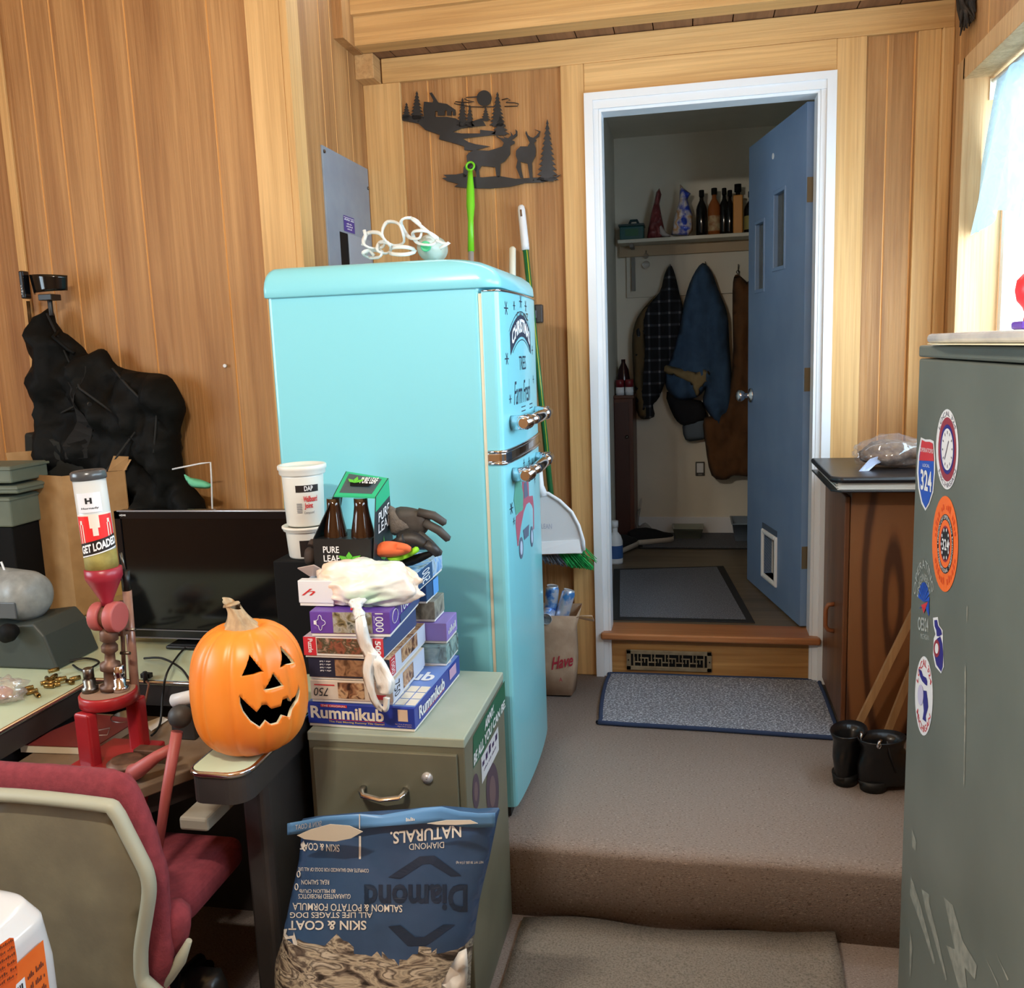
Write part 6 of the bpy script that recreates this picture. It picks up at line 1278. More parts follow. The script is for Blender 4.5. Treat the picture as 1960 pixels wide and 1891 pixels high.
g, Ff, Rr, Tt = gamebox('puzzle_box', 'red-ended 500-piece puzzle box under the purple box', -.926, -.735, -1.722, -1.48, .658, .708, LPK, front=PAPER, right=mat('slate blue box', (66, 84, 124), rough=.4))
f = lay(Ff, .0012); m = MB(); patch(m, f, 0, 0, .16, 1); obj('red_end', m, SR, g); obj('red_end', patch(MB(), f, .87, 0, 1, 1), SR, g); obj('picture', patch(MB(), f, .17, .12, .76, .95), VIL, g); m = MB(); f2 = lay(Ff, .0018); text(m, '500', lambda a, b: f2(.90+.07*b, .88-.76*a), bold=.03); obj('lettering', m, INKW, g); m = MB(); text(m, 'Puzzle', lambda a, b: f2(.06+.06*b, .9-.75*a), bold=.02); obj('lettering', m, INKW, g)
g, Ff, Rr, Tt = gamebox('puzzle_box', 'purple 1000-piece puzzle box directly under the knotted white bag', -.912, -.725, -1.72, -1.46, .709, .768, PUR, rz=.05)
f = lay(Ff, .0012); f2 = lay(Ff, .0018); obj('picture', patch(MB(), f, .29, .04, .78, .98), art('forest picture', [(50, 46, 34), (130, 120, 84), (170, 170, 160), (60, 70, 56)], 50), g)
m = MB(); text(m, '1000', lambda a, b: f2(.82+.1*b, .95-.85*a)); text(m, 'puzzle', lambda a, b: f2(.80+.015*b, .8-.3*a)); m.tube([f2(.13+.05*(1+.35*math.cos(4*k*PI/12))*math.cos(k*PI/12), .5+.28*(1+.25*math.cos(4*k*PI/12))*math.sin(k*PI/12)) for k in range(24)], .0007, 4, close=True); patch(m, f2, .05, .42, .085, .6); obj('lettering', m, INKW, g)
f = lay(Rr, .0012); m = MB(); text(m, '1000!', sub(f, .35, .45, .75, .95)); m.tube([f(.15+.09*math.cos(k*PI/10), .6+.3*math.sin(k*PI/10)) for k in range(20)], .0008, 4, close=True); obj('side_lettering', m, INKW, g); obj('side_picture', patch(MB(), f, 0.3, .02, 1, .4), mat('slate blue2', (66, 84, 130)), g)
# rear pile
BB = mat('deep blue box', (38, 74, 120), rough=.4); SKY = art('sky picture', [(60, 90, 130), (110, 160, 220), (180, 200, 220), (70, 90, 110)], 30); LAV = mat('lavender box', (150, 128, 200), rough=.4); GRP = art('grey picture', [(120, 116, 104), (160, 156, 140), (90, 88, 80)], 20); TQ = art('teal picture', [(60, 60, 56), (130, 160, 160), (170, 190, 180)], 30)
rear = [('grey-teal picture puzzle box, lowest at the back of the pile', -.93, -.668, .549, .60, TQ, -1.455, -1.335), ('lavender puzzle box with white script, rear of the pile', -.93, -.67, .601, .655, LAV, -1.435, -1.332), ('grey picture puzzle box, rear of the pile above the lavender one', -.94, -.70, .656, .71, GRP, -1.43, -1.34), ('dark blue puzzle box with light blue corner, rear of the pile', -.94, -.712, .711, .758, BB, -1.455, -1.35), ('topmost blue 500-piece puzzle box under the drink carrier', -.95, -.70, .759, .818, SKY, -1.66, -1.34)]
for i, (lab, x0_, x1_, z0_, z1_, mt, y0_, y1_) in enumerate(rear):
    if i == 4: z0_ = .7695
    g, Ff, Rr, Tt = gamebox('puzzle_box', lab, x0_, x1_, y0_, y1_, z0_, z1_, mt, rz=.0)
    if i == 4: f = lay(Rr, .0012); obj('blue_side', patch(MB(), f, .25, .0, .7, 1), BB, g); m = MB(); text(m, '500', lambda a, b: lay(Rr, .0018)(.42+.2*b, .1+.75*a)); obj('numeral', m, INKW, g)
    if i == 1: m = MB(); text(m, [6], sub(lay(Rr, .0012), .1, .25, .85, .7), shear=.3, bold=.02); obj('script', m, INKW, g)
    if i == 3: obj('blue_corner', patch(MB(), lay(Rr, .0012), .55, 0, 1, 1), mat('bright blue', (96, 160, 230)), g)
g, Ff, Rr, Tt = gamebox('white_box', 'small white box with red script behind the knotted bag, left side', -.945, -.86, -1.69, -1.665, .7695, .83, WHITE, cat='box')
m = MB(); text(m, 'h', sub(lay(Ff, .001), .1, .35, .5, .65), shear=.5); obj('script', m, INKR, g)
# drink carrier
cz = .8195
g = thing('drink_carrier', 'black and green cardboard drink carrier holding brown glass bottles on the pile', 'bottle carrier', (-.85, -1.53, cz)); BKC = mat('black card', (22, 24, 24), rough=.45); GRC = mat('green card edge', (40, 176, 124), rough=.4)
Yc = -1.60; K2 = lambda x, y, yy=Yc: A(x, y, 'y', yy)
lx, rx_ = K2(603, 1090).x, K2(712, 1090).x; yb2 = -1.48; zt = K2(655, 1032).z
obj('tray', MB().prism([(lx, Yc, cz), (rx_, Yc, cz), (rx_+.012, yb2, cz), (lx+.012, yb2, cz)], (0, 0, zt-cz)), BKC, g)
topz = K2(690, 925, -1.55).z; ta = [A(638, 948, 'y', -1.575), A(718, 951, 'y', -1.575), A(742, 915, 'y', -1.50), A(662, 902, 'y', -1.50)]
obj('green_top', MB().prism(ta, (0, 0, -.004)), GRC, g); cc = sum(ta, V((0, 0, 0)))/4
obj('top_panel', MB().prism([cc+(p-cc)*.78+V((0, 0, .0008)) for p in ta], (0, 0, .0008)), mat('slate card', (70, 84, 88), rough=.4), g)
U2 = (ta[1]-ta[0]); V2 = (ta[3]-ta[0]); tf = lambda a, b, e=.003: ta[0]+U2*a+V2*b+V((0, 0, e))
obj('hand_hole', shape(MB(), tf, [(.3, .35), (.75, .35), (.8, .5), (.7, .62), (.35, .62), (.26, .5)]), BLACK, g)
m = MB(); text(m, 'PURE LEAF', lambda a, b: tf(.5+.4*a, .45+.25*b, .0045), bold=.02); obj('top_letters', m, INKW, g)
def leaf(mb, f, cx, cy_, s):
    for a in (-.9, 0, .9):
        c_, s_ = math.cos(a+PI/2), math.sin(a+PI/2); pr = V((-s_, c_)); pts = [(cx, cy_), (cx+s*(.5*c_+.22*pr.x), cy_+s*(.5*s_+.22*pr.y)), (cx+s*c_, cy_+s*s_), (cx+s*(.5*c_-.22*pr.x), cy_+s*(.5*s_-.22*pr.y))]; shape(mb, f, pts)
LG = mat('leaf green', (96, 190, 60), rough=.4)
obj('leaf_print', (lambda mb: (leaf(mb, lambda a, b: tf(a, b, .005), .38, .45, .26), mb)[1])(MB()), LG, g)
fr_ = lambda a, b, e=.001: V((lx+(rx_-lx)*a, Yc-e, cz+(zt-cz)*b)); m = MB(); text(m, 'PURE', sub(fr_, .17, .62, .45, .80), bold=.015); text(m, 'LEAF', sub(fr_, .17, .38, .45, .56), bold=.015); obj('front_letters', m, INKW, g); obj('front_leaf', (lambda mb: (leaf(mb, fr_, .62, .4, .26), mb)[1])(MB()), LG, g)
# right side panel
sp_ = [(rx_+.001, Yc, cz), (rx_+.013, yb2, cz), V(ta[2]), V(ta[1])]; sp_ = [V(p) for p in sp_]; sp_[0].z = cz+.005; sp_[1].z = cz+.005
obj('side_panel', MB().prism(sp_, (.002, 0, 0)), mat('dark slate card', (44, 52, 56), rough=.45), g); sf = lambda a, b, e=.003: (sp_[0]*(1-a)+sp_[1]*a)*(1-b)+(sp_[3]*(1-a)+sp_[2]*a)*b+V((e, 0, 0))
m = MB(); text(m, 'PURE', sub(sf, .2, .62, .9, .74), bold=.01); text(m, 'LEAF', sub(sf, .2, .48, .9, .60), bold=.01); obj('side_letters', m, INKW, g); obj('side_green', patch(MB(), lambda a, b: sf(a, b, .0026), .0, .8, 1, 1), GRC, g); obj('side_leaf', (lambda mb: (leaf(mb, sf, .5, .1, .3), mb)[1])(MB()), LG, g)
sp2 = [V((lx, Yc, zt)), V((lx+.012, yb2, zt)), V(ta[3]), V(ta[0])]; obj('side_panel', MB().prism(sp2, (.002, 0, 0)), BKC, g)
AMB = mat('brown bottle glass', (44, 24, 12), rough=.08, spec=.8)
for i, (xx, lab) in enumerate(((.27, 'left'), (.75, 'right'))):
    bx_ = lx+(rx_-lx)*xx+.004; by_ = -1.562; gb = thing('tea_bottle', 'brown glass bottle on the %s of the pair in the carrier front' % lab, 'bottle', (bx_, by_, cz+.001), 0, 'brown bottles in the carrier')
    obj('bottle_glass', MB().lathe([(.026, 0), (.029, .004), (.0295, .07), (.027, .10), (.02, .135), (.0165, .16), (.0165, .178)], (bx_, by_, cz+.002)), AMB, gb); m = MB(); text(m, 'PURE', lambda a, b: V((bx_+.03*math.sin((a-.5)*1.2), by_-.0302*math.cos((a-.5)*1.2), cz+.075+.01*b))); obj('bottle_lettering', m, mat('gold grey', (150, 146, 120)), gb)
# buckets
BW = mat('white bucket plastic', (226, 224, 214), rough=.4)
def bucket(lab, x, y, z, h, body=BW):
    g = thing('plastic_tub', lab, 'tub', (x, y, z), 0, 'stacked white tubs'); r = .054
    obj('tub_body', MB().lathe([(r*.86, 0), (r*.9, .004), (r*.98, h*.8), (r*1.0, h*.86)], (x, y, z), n=40), body, g); obj('tub_lid', MB().lathe([(r*1.06, h*.84), (r*1.1, h*.86), (r*1.1, h*.91), (r*1.16, h*.93), (r*1.16, h*.985), (r*1.12, h), (r*1.02, h), (r*.98, h*.97), (.001, h*.97)], (x, y, z), n=40, caps=False), body, g)
    def cm(a, b, s=1.02):
        th = (a-.5)*1.9+.42; rr_ = r*(.9+.08*b)*s; return V((x+rr_*math.sin(th), y-rr_*math.cos(th), z+h*.8*b))
    return g, cm
bxp = A(619, 985, 'y', -1.28); zl = .8192
g, cm = bucket('lower of the two white plastic tubs, with a black label, beside the drink carrier', bxp.x, -1.395, zl, bxp.z-zl-.004)
obj('label_block', patch(MB(), lambda a, b: cm(a, b), .3, .1, .7, .75, 8, 1), SK, g)
z2 = zl+(bxp.z-zl-.004)+.001; g, cm = bucket('upper white plastic tub with red lettering, left of the drink carrier', bxp.x, -1.395, z2, A(619, 887, 'y', -1.39).z-z2)
obj('black_stripe', patch(MB(), cm, .3, .72, .9, .86, 10, 1), SK, g); m = MB(); c2 = lambda a, b: cm(a, b, 1.035); text(m, 'DAP', sub(c2, .52, .745, .74, .845), bold=.02); obj('stripe_letters', m, INKW, g)
m = MB(); text(m, 'Wallboard', sub(c2, .48, .52, .85, .64), bold=.03); obj('red_lettering', m, INKR, g); m = MB(); text(m, 'Joint', sub(c2, .5, .36, .72, .5), bold=.03); obj('red_lettering', m, INKR, g); m = MB()
for k in range(6): patch(m, c2, .3, .3+.035*k, .44, .318+.035*k, 2, 1)
text(m, 'Compound', sub(c2, .48, .26, .75, .33)); obj('small_print', m, mat('grey print3', (120, 120, 124)), g)
g = thing('black_box', 'tall narrow black box between the monitor and the puzzle pile, under the white tubs', 'box', (-1.04, -1.4, .516)); obj('box_body', MB().box(-1.118, -.962, -1.46, -1.345, .5165, .8185), BLACK, g, bevel=.003)
# gloves
GLV = mat('grey rubber glove', (70, 66, 62), (58, 54, 52), sc=20, rough=.6, bump=.2); KN = mat('grey knit cuff', (118, 110, 102), (96, 90, 84), sc=60, rough=.95, bump=.5)
def glove(name, label, palm, fingers, cuff, yy, m, mc, r=.0095):
    g = thing(name, label, 'glove', A(*palm[0], 'y', yy)); mb, _ = inflate(P2(palm, 'y', yy, (0, 2)), lambda u, v, hh: V((u, yy-hh, v)), .016, .011, wr=.004, wf=30, back=.8); obj('palm', mb, m, g)
    for fp in fingers: obj('finger', MB().tube([A(x, y, 'y', yy-.01+.004*i) for i, (x, y) in enumerate(fp)]+[A(fp[-1][0]+(fp[-1][0]-fp[-2][0])*.08, fp[-1][1]+(fp[-1][1]-fp[-2][1])*.08, 'y', yy)], [r*.95]+[r]*(len(fp)-2)+[r*.85, r*.3], 12), m, g)
    if cuff: mb, _ = inflate(P2(cuff, 'y', yy-.004, (0, 2)), lambda u, v, hh: V((u, yy-.004-hh, v)), .016, .011, back=.8); obj('cuff', mb, mc, g)
    return g
glove('work_glove', 'grey rubber work glove with knit cuff and spread fingers against the refrigerator', [(758, 972), (790, 972), (820, 985), (822, 1010), (800, 1030), (775, 1022), (755, 1000)], [[(800, 980), (830, 987), (851, 1001)], [(812, 1000), (840, 1015), (858, 1032)], [(800, 1020), (822, 1040), (842, 1060)]], [(744, 970), (760, 975), (795, 1005), (785, 1018), (755, 1025), (745, 1010)], -1.50, GLV, KN, .011)
glove('work_glove', 'second dark grey glove curled under the spread one, thumb towards the carrier', [(760, 1020), (790, 1015), (820, 1035), (830, 1050), (800, 1052), (765, 1045)], [[(775, 1030), (765, 1036), (752, 1042)], [(815, 1040), (830, 1052), (838, 1060)]], None, -1.53, mat('dark rubber glove', (44, 42, 42), rough=.5), KN, .012)
HV = mat('hi-vis green fabric', (150, 220, 40), rough=.7); OR = mat('orange fabric', (226, 108, 60), rough=.8)
glove('hi_vis_glove', 'orange and lime green work glove between carrier and grey gloves', [(720, 1048), (735, 1036), (765, 1038), (785, 1045), (783, 1058), (750, 1066), (722, 1064)], [[(760, 1045), (776, 1048), (784, 1052)]], None, -1.57, OR, OR, .009)
mb, _ = inflate(P2([(740, 1066), (770, 1062), (795, 1046), (802, 1055), (780, 1068), (752, 1076)], 'y', -1.56, (0, 2)), lambda u, v, hh: V((u, -1.56-hh, v)), .01, .008); tag(obj('lime_cloth', mb, HV), 'lime green fabric strip under the orange glove', 'cloth')
mb, _ = inflate(P2([(740, 1078), (800, 1060), (828, 1054), (830, 1062), (790, 1082), (750, 1086)], 'y', -1.54, (0, 2)), lambda u, v, hh: V((u, -1.54-hh, v)), .008, .01); tag(obj('black_glove', mb, BLACK), 'flattened black glove under the lime strip at the pile edge', 'glove')
glove('work_glove', 'orange-tipped dark glove squeezed between the monitor and the drink carrier', [(584, 1052), (600, 1046), (606, 1062), (602, 1080), (584, 1078)], [[(596, 1045), (598, 1040), (600, 1036)]], None, -1.58, mat('dark cuff', (60, 48, 42), rough=.8), KN, .01)
tag(obj('card_sleeve', MB().prism([A(569, 1088, 'y', -1.62), A(600, 1082, 'y', -1.62), A(618, 1092, 'y', -1.6), A(600, 1108, 'y', -1.6)], (0, .004, .001)), mat('pinkish card', (200, 182, 176))), 'small pinkish card poking out left of the knotted bag', 'card')
# knotted bag
g = thing('shopping_bag', 'knotted translucent white shopping bag with long twisted handles on the puzzle boxes', 'shopping bag', (-.78, -1.66, .77))
PB = mat('translucent white bag', (240, 238, 230), [(244, 212, 184), (240, 238, 232), (186, 222, 190), (242, 240, 236)], sc=5.5, lo=.3, hi=.68, rough=.35, det=2, bump=.9, bsc=22, alpha=.97)
c = A(697, 1118, 'y', -1.64)
def bagf(a, b):
    t = 2*PI*a; p = PI*(b-.5); v = V((math.cos(t)*math.cos(p), math.sin(t)*math.cos(p), math.sin(p)))
    fold = .05*math.sin(9*math.atan2(v.x, v.z+.6)+3*v.y)*max(0, -v.z*.6+.5)
    r = 1+.20*noise.fractal(v*1.7+V((3, 1, 5)), 1, 2, 4)+fold
    x = v.x*r; z = v.z*r; pinch = max(0, -z-.2)*.9*max(0, -v.y)
    return V((c.x+.128*x*(1-.0*pinch)+.0, c.y+.062*v.y*r-.02*pinch, c.z-.002+.062*z*(1 if z > 0 else .98-.15*abs(x))))
mb = MB(); mb.grid(bagf, 96, 48, closeu=True); obj('bag_body', mb, PB, g)
TW = mat('white twisted film', (232, 230, 224), rough=.3, bump=.8, bsc=30, bst=(3, 3, .6))
B2 = lambda x, y, yy=-1.755: A(x, y, 'y', yy)
def ribbon(pts, w, seed=0):
    m = MB(); N_ = 40; P_ = [V(p) for p in pts]
    def cr_(t):
        k = t*(len(P_)-1); i = min(int(k), len(P_)-2); f = k-i; a, b, c_, d = P_[max(i-1, 0)], P_[i], P_[i+1], P_[min(i+2, len(P_)-1)]
        return .5*((2*b)+(-a+c_)*f+(2*a-5*b+4*c_-d)*f*f+(-a+3*b-3*c_+d)*f**3)
    def wf_(t): k = t*(len(w)-1); i = min(int(k), len(w)-2); return w[i]+(w[i+1]-w[i])*(k-i)
    pts2 = [cr_(i/N_) for i in range(N_+1)]; rings = []; u = None
    for i, p in enumerate(pts2):
        t = (pts2[min(i+1, N_)]-pts2[max(i-1, 0)]).normalized()
        u = V((1, 0, 0)); u = (u-t*u.dot(t)).normalized(); q = t.cross(u); W_ = wf_(i/N_)
        rings.append([p+u*W_*math.cos(2*PI*j/16)*(1+.3*math.sin(j*2.6+i*.25+seed))+q*W_*.6*math.sin(2*PI*j/16)*(1+.3*math.sin(j*3.1+i*.3)) for j in range(16)])
    return m.loft(rings)
obj('knot', ribbon([B2(683, 1150, -1.72), B2(684, 1166, -1.735), B2(690, 1182, -1.75)], [.02, .009, .012]), TW, g)
obj('twisted_tail', ribbon([B2(688, 1172, -1.745), B2(692, 1205), B2(703, 1240, -1.75), B2(722, 1275, -1.755), B2(738, 1310, -1.76), B2(738, 1328, -1.765)], [.009, .012, .015, .017, .018, .012]), TW, g)
obj('handle_loop', ribbon([B2(712, 1250), B2(704, 1280, -1.765), B2(708, 1310, -1.77), B2(716, 1338, -1.77), B2(728, 1356, -1.765), B2(738, 1355, -1.765), B2(741, 1335, -1.765)], [.012, .011, .010, .008, .006, .006, .007]), TW, g)
m = MB(); patch(m, lambda a, b: B2(670+6*a, 1166+4*b, -1.745)); obj('red_tie', MB().ball(B2(673, 1166, -1.735), .003), INKR, g)
# ================= DOG FOOD BAG =================
yD = -1.905; BN = mat('navy food bag', (52, 78, 112), (60, 88, 124), sc=8, rough=.33, bump=.15, bsc=14); NAT = mat('rocky water photo', (46, 40, 36), [(110, 98, 88), (196, 184, 160), (90, 80, 72), (206, 196, 176)], sc=24, st=(.6, 1, 1.9), lo=.33, hi=.66, rough=.35, det=8, dist=1.2)
dl = [(553, 1600), (620, 1592), (690, 1586), (760, 1582), (830, 1576), (900, 1582), (940, 1580), (938, 1600), (922, 1680), (903, 1760), (893, 1830), (886, 1891)]
pw = [(lambda p: (p.x, p.z))(A(x, y, 'y', -1.975)) for x, y in dl]+[(-.53, -.12), (-.55, -.20), (-.62, -.218), (-.86, -.218), (-.935, -.20), (-.94, -.12)]+[(lambda p: (p.x, p.z))(A(x, y, 'y', -1.975)) for x, y in ((505, 1891), (512, 1840), (530, 1750), (545, 1680), (550, 1620))]
hfD = lambda u, v: .22+.78*min(1, max(0, (.33-v)/.40))
mb, hD = inflate(pw, lambda u, v, hh: V((u, yD-hh, v)), .125, .0125, edge=.12, wr=.010, wf=7, k=2, back=.12, hf=hfD, wst=(1, 1))
zr = .0
for _ in range(6): q_ = A(700, 1818, 'y', yD-hD(-.75, zr)); zr = q_.z
for f in mb.b.faces:
    c_ = f.calc_center_median()
    if c_.z < zr+.012*math.sin(c_.x*30)+.008*math.sin(c_.x*71)-.02*(c_.x+.76): f.material_index = 1
g = thing('dog_food_bag', 'big navy blue dog food bag standing upside down in front of the filing cabinet', 'food bag', (-.76, -1.88, ZF)); obj('bag_body', mb, [BN, NAT], g)
def DS(px, py, e=.0022):
    yy = -1.975
    for _ in range(4): p = A(px, py, 'y', yy); yy = yD-hD(p.x, p.z)-e
    return V((p.x, yy, p.z))
def dtext(mb, s, xl, xr, yt, yb, sl=0, bold=0, e=.0025): text(mb, s, lambda a, b: DS(xr-(xr-xl)*a, yt+(yb-yt)*b-sl*(1-a)*(xr-xl)*-1*-1, e), bold=bold)
CW = mat('cream bag print', (226, 220, 208), rough=.4); m = MB()

m = MB(); dtext(m, 'NATURALS.', 747, 883, 1592, 1616, .10, .02); obj('bag_lettering', m, CW, g)
m = MB(); dtext(m, 'DIAMOND', 783, 850, 1615, 1627, .06); obj('bag_lettering', m, CW, g)
m = MB(); dtext(m, 'SKIN & COAT', 574, 650, 1612, 1626, -.06, .01); obj('bag_lettering', m, CW, g)
m = MB(); dtext(m, 'COMPLETE AND BALANCED FOR DOGS OF ALL LIFE', 571, 706, 1660, 1667, -.02); obj('bag_lettering', m, CW, g); m = MB(); dtext(m, 'REAL SALMON', 577, 630, 1684, 1693, .0); obj('bag_lettering', m, CW, g)
m = MB(); dtext(m, '80 MILLION CFU/lb', 573, 642, 1702, 1709); obj('bag_lettering', m, CW, g)
m = MB(); dtext(m, 'GUARANTEED PROBIOTICS', 571, 671, 1711, 1720); obj('bag_lettering', m, CW, g)
m = MB(); dtext(m, 'SALMON & POTATO FORMULA', 560, 770, 1728, 1742, -.02, .01); obj('bag_lettering', m, CW, g); m = MB(); dtext(m, 'ALL LIFE STAGES DOG', 555, 713, 1746, 1757, .0, .01); obj('bag_lettering', m, CW, g)
m = MB(); dtext(m, 'SKIN & COAT', 552, 701, 1762, 1780, .0, .02); obj('bag_lettering', m, CW, g)
m = MB(); dtext(m, 'NET WT 30 LBS. (13.6 kg)', 873, 925, 1648, 1654, .03); obj('bag_lettering', m, CW, g)

obj('dividing_line', patch(MB(), lambda a, b: DS(687+4*a, 1600+44*b), nu=1, nv=6), CW, g)
ZD = lambda x, y: (500+x/3.496, 1350+y/3.496)
for pl in ([(150, 1500), (175, 1495), (165, 1530), (180, 1545), (215, 1540), (218, 1515), (240, 1590), (242, 1608), (215, 1600), (205, 1560), (165, 1565), (150, 1540)], [(262, 930), (285, 905), (292, 940), (285, 955), (297, 975), (285, 975), (270, 950)]):
    m = MB(); vs = [m.b.verts.new(DS(*ZD(*p))) for p in pl]; m.b.faces.new(vs); obj('dog_silhouette', m, CW, g)
for cx, cy_ in ((250, 1130), (236, 1215)): obj('round_icon', MB().tube([DS(*ZD(cx+10*math.cos(k*PI/8), cy_+20*math.sin(k*PI/8))) for k in range(16)], .0012, 4, close=True), CW, g)
DKN = mat('dark watermark', (34, 50, 72), rough=.35)
def quadstrip(mb, top, bot, n=8):
    for (a, b), (c_, d) in zip(zip(top, top[1:]), zip(bot, bot[1:])):
        for k in range(n):
            L_ = lambda p, q, t: (p[0]+(q[0]-p[0])*t, p[1]+(q[1]-p[1])*t)
            mb.b.faces.new([mb.b.verts.new(DS(*ZD(*p), .0016)) for p in (L_(a, b, k/n), L_(a, b, (k+1)/n), L_(c_, d, (k+1)/n), L_(c_, d, k/n))])
m = MB(); quadstrip(m, [(850, 1150), (1060, 1010), (1160, 1005), (1340, 1140)], [(930, 1160), (1080, 1062), (1130, 1058), (1270, 1145)]); obj('diamond_mark', m, DKN, g)
m = MB(); quadstrip(m, [(930, 1470), (1030, 1550), (1090, 1550), (1220, 1465)], [(850, 1480), (980, 1610), (1100, 1610), (1300, 1465)]); obj('diamond_mark', m, DKN, g)
m = MB(); dtext(m, 'Diamond', 697, 895, 1692, 1745, .0, .03, .0016); obj('dark_lettering', m, DKN, g)
# opened top
LBL = mat('light blue bag lining', (98, 150, 200), rough=.35); m = MB()
tops = [(550, 1576, 1592), (585, 1570, 1588), (620, 1563, 1584), (660, 1560, 1582), (690, 1558, 1580), (730, 1560, 1576), (770, 1553, 1573), (810, 1546, 1570), (845, 1544, 1568), (880, 1553, 1576), (915, 1557, 1578), (948, 1556, 1576)]
def fl(a, b, yy=-1.94):
    k = a*(len(tops)-1); i = min(int(k), len(tops)-2); f = k-i; x, t0, b0 = [tops[i][j]+(tops[i+1][j]-tops[i][j])*f for j in range(3)]; p = A(x, t0+(b0+6-t0)*(1-b), 'y', yy-.012*math.sin(a*9)*b); return p
obj('open_flap', m.grid(fl, 44, 3), LBL, g, solid=.0012)
m = MB(); m.b.faces.new([m.b.verts.new(A(*ZD(*p), 'y', -1.973)) for p in ((240, 870), (330, 830), (460, 795), (590, 805), (680, 845), (600, 890), (500, 910), (380, 905), (290, 895))]); obj('cream_lining', m, mat('cream lining', (206, 196, 176), rough=.6), g, solid=.001)
m = MB(); m.b.faces.new([m.b.verts.new(A(*ZD(*p), 'y', -1.977)) for p in ((1110, 790), (1240, 768), (1400, 768), (1450, 790), (1300, 800), (1180, 798))]); obj('cream_lining', m, mat('cream lining2', (214, 204, 186), rough=.6), g, solid=.001)
m = MB(); text(m, 'SKIN & COAT', lambda a, b: fl(.17-.13*a, .35+.4*b, -1.943)); text(m, [6], lambda a, b: fl(.60-.04*a, .2+.3*b, -1.943)); patch(m, lambda a, b: fl(.355+.006*a, b, -1.943)); obj('flap_print', m, CW, g)
mb, _ = inflate(P2([(893, 1815), (896, 1850), (892, 1905), (846, 1905), (845, 1885), (862, 1850), (878, 1822)], 'y', -2.06, (0, 2)), lambda u, v, hh: V((u, -2.06-hh, v)), .015, .012, wr=.04, wf=22, k=1)
pw_ = mb; tag(obj('plastic_wrap', pw_, mat('white wrap', (214, 210, 200), rough=.5)), 'crumpled white plastic scrap at the lower right corner of the dog food bag', 'wrapper')
# ================= CHAIR =================
g = thing('office_chair', 'burgundy office chair with a beige shell back turned to the viewer', 'chair', (-1.28, -2.05, ZF)); BUR = mat('burgundy fabric', (132, 50, 58), (118, 42, 50), sc=60, rough=.95, bump=.3, bsc=200); BEI = mat('beige shell', (128, 120, 96), (112, 104, 84), sc=10, rough=.6, bump=.1, bsc=120); RIM = mat('pale grey rim', (160, 160, 140), rough=.5)
yC = -2.20; xc = -1.29
rr2 = [A(x, y, 'y', yC) for x, y in ((195, 1538), (222, 1548), (245, 1590), (268, 1635), (284, 1670), (288, 1705), (282, 1750), (274, 1800), (272, 1835), (276, 1875), (300, 1930))]
half = [(p.x, p.z) for p in rr2]; zt_ = half[0][1]+.002; loop = [(xc, zt_+.004)]+half+[(xc, half[-1][1]-.02)]
full = loop+[(2*xc-x, z) for x, z in loop[::-1][1:-1]]
mb, hC = inflate(full, lambda u, v, hh: V((u, yC+.008-hh, v)), .012, .03, edge=.12, k=3, back=-.5); obj('back_shell', mb, BEI, g)
rim = [(xc-.2, zt_+.004)]+[(xc, zt_+.004)]+half
rimf = [(2*xc-x, z) for x, z in half[::-1]]+[(xc, zt_+.004)]+half
obj('shell_rim', MB().tube([(x, yC-.004, z) for x, z in smooth_poly(rimf, 3)[:-3]], .0155, 12, flat=.8), RIM, g)
cu = [A(x, y, 'y', yC+.03) for x, y in ((200, 1478), (232, 1488), (255, 1520), (282, 1580), (302, 1640), (314, 1690), (316, 1735), (322, 1790), (326, 1850), (310, 1890), (306, 1940))]
hc = [(p.x, p.z) for p in cu]; cf = [(xc, hc[0][1]+.003)]+hc+[(xc, hc[-1][1]-.02)]; cf = cf+[(2*xc-x, z) for x, z in cf[::-1][1:-1]]
mb, _ = inflate(cf, lambda u, v, hh: V((u, yC+.036+hh, v)), .045, .013, edge=.05, k=3, back=.45); obj('back_cushion', mb, BUR, g)
mb, _ = inflate(P2([(310, 1728), (340, 1730), (362, 1755), (362, 1790), (345, 1830), (318, 1852), (304, 1845), (300, 1790)], 'y', yC+.07, (0, 2)), lambda u, v, hh: V((u, yC+.07-hh, v)), .03, .015, back=1.5); obj('side_bolster', mb, BUR, g)
obj('bolster_trim', MB().tube([A(x, y, 'y', yC+.05) for x, y in ((362, 1800), (345, 1838), (320, 1868), (290, 1900), (285, 1950))], [.006, .012, .016, .018, .018], 10), RIM, g)
obj('seat', MB().prism([V((xc-.24, -2.12, .16)), V((xc+.17, -2.12, .16)), V((xc+.20, -1.98, .16)), V((xc+.20, -1.76, .16)), V((xc-.22, -1.76, .16)), V((xc-.24, -1.98, .16))], (0, 0, .075)), BUR, g, bevel=.03, seg=5)
obj('gas_column', MB().cyl((xc, -1.95, .16), (xc, -1.95, -.15), .028), DARK, g); m = MB()
for k in range(5): a = 2*PI*k/5+.3; m.tube([(xc, -1.95, -.14), (xc+.26*math.cos(a), -1.95+.26*math.sin(a), -.165)], [.026, .016], 8)
obj('star_base', m, DARK, g)
for k in range(5): a = 2*PI*k/5+.3; obj('caster', MB().cyl((xc+.26*math.cos(a)-.02, -1.95+.26*math.sin(a), -.198), (xc+.26*math.cos(a)+.02, -1.95+.26*math.sin(a), -.198), .026), BLACK, g)
obj('back_bracket', MB().tube([(xc, -2.15, .2), (xc, -2.1, .12), (xc, -1.98, .14)], .02, 8), DARK, g)
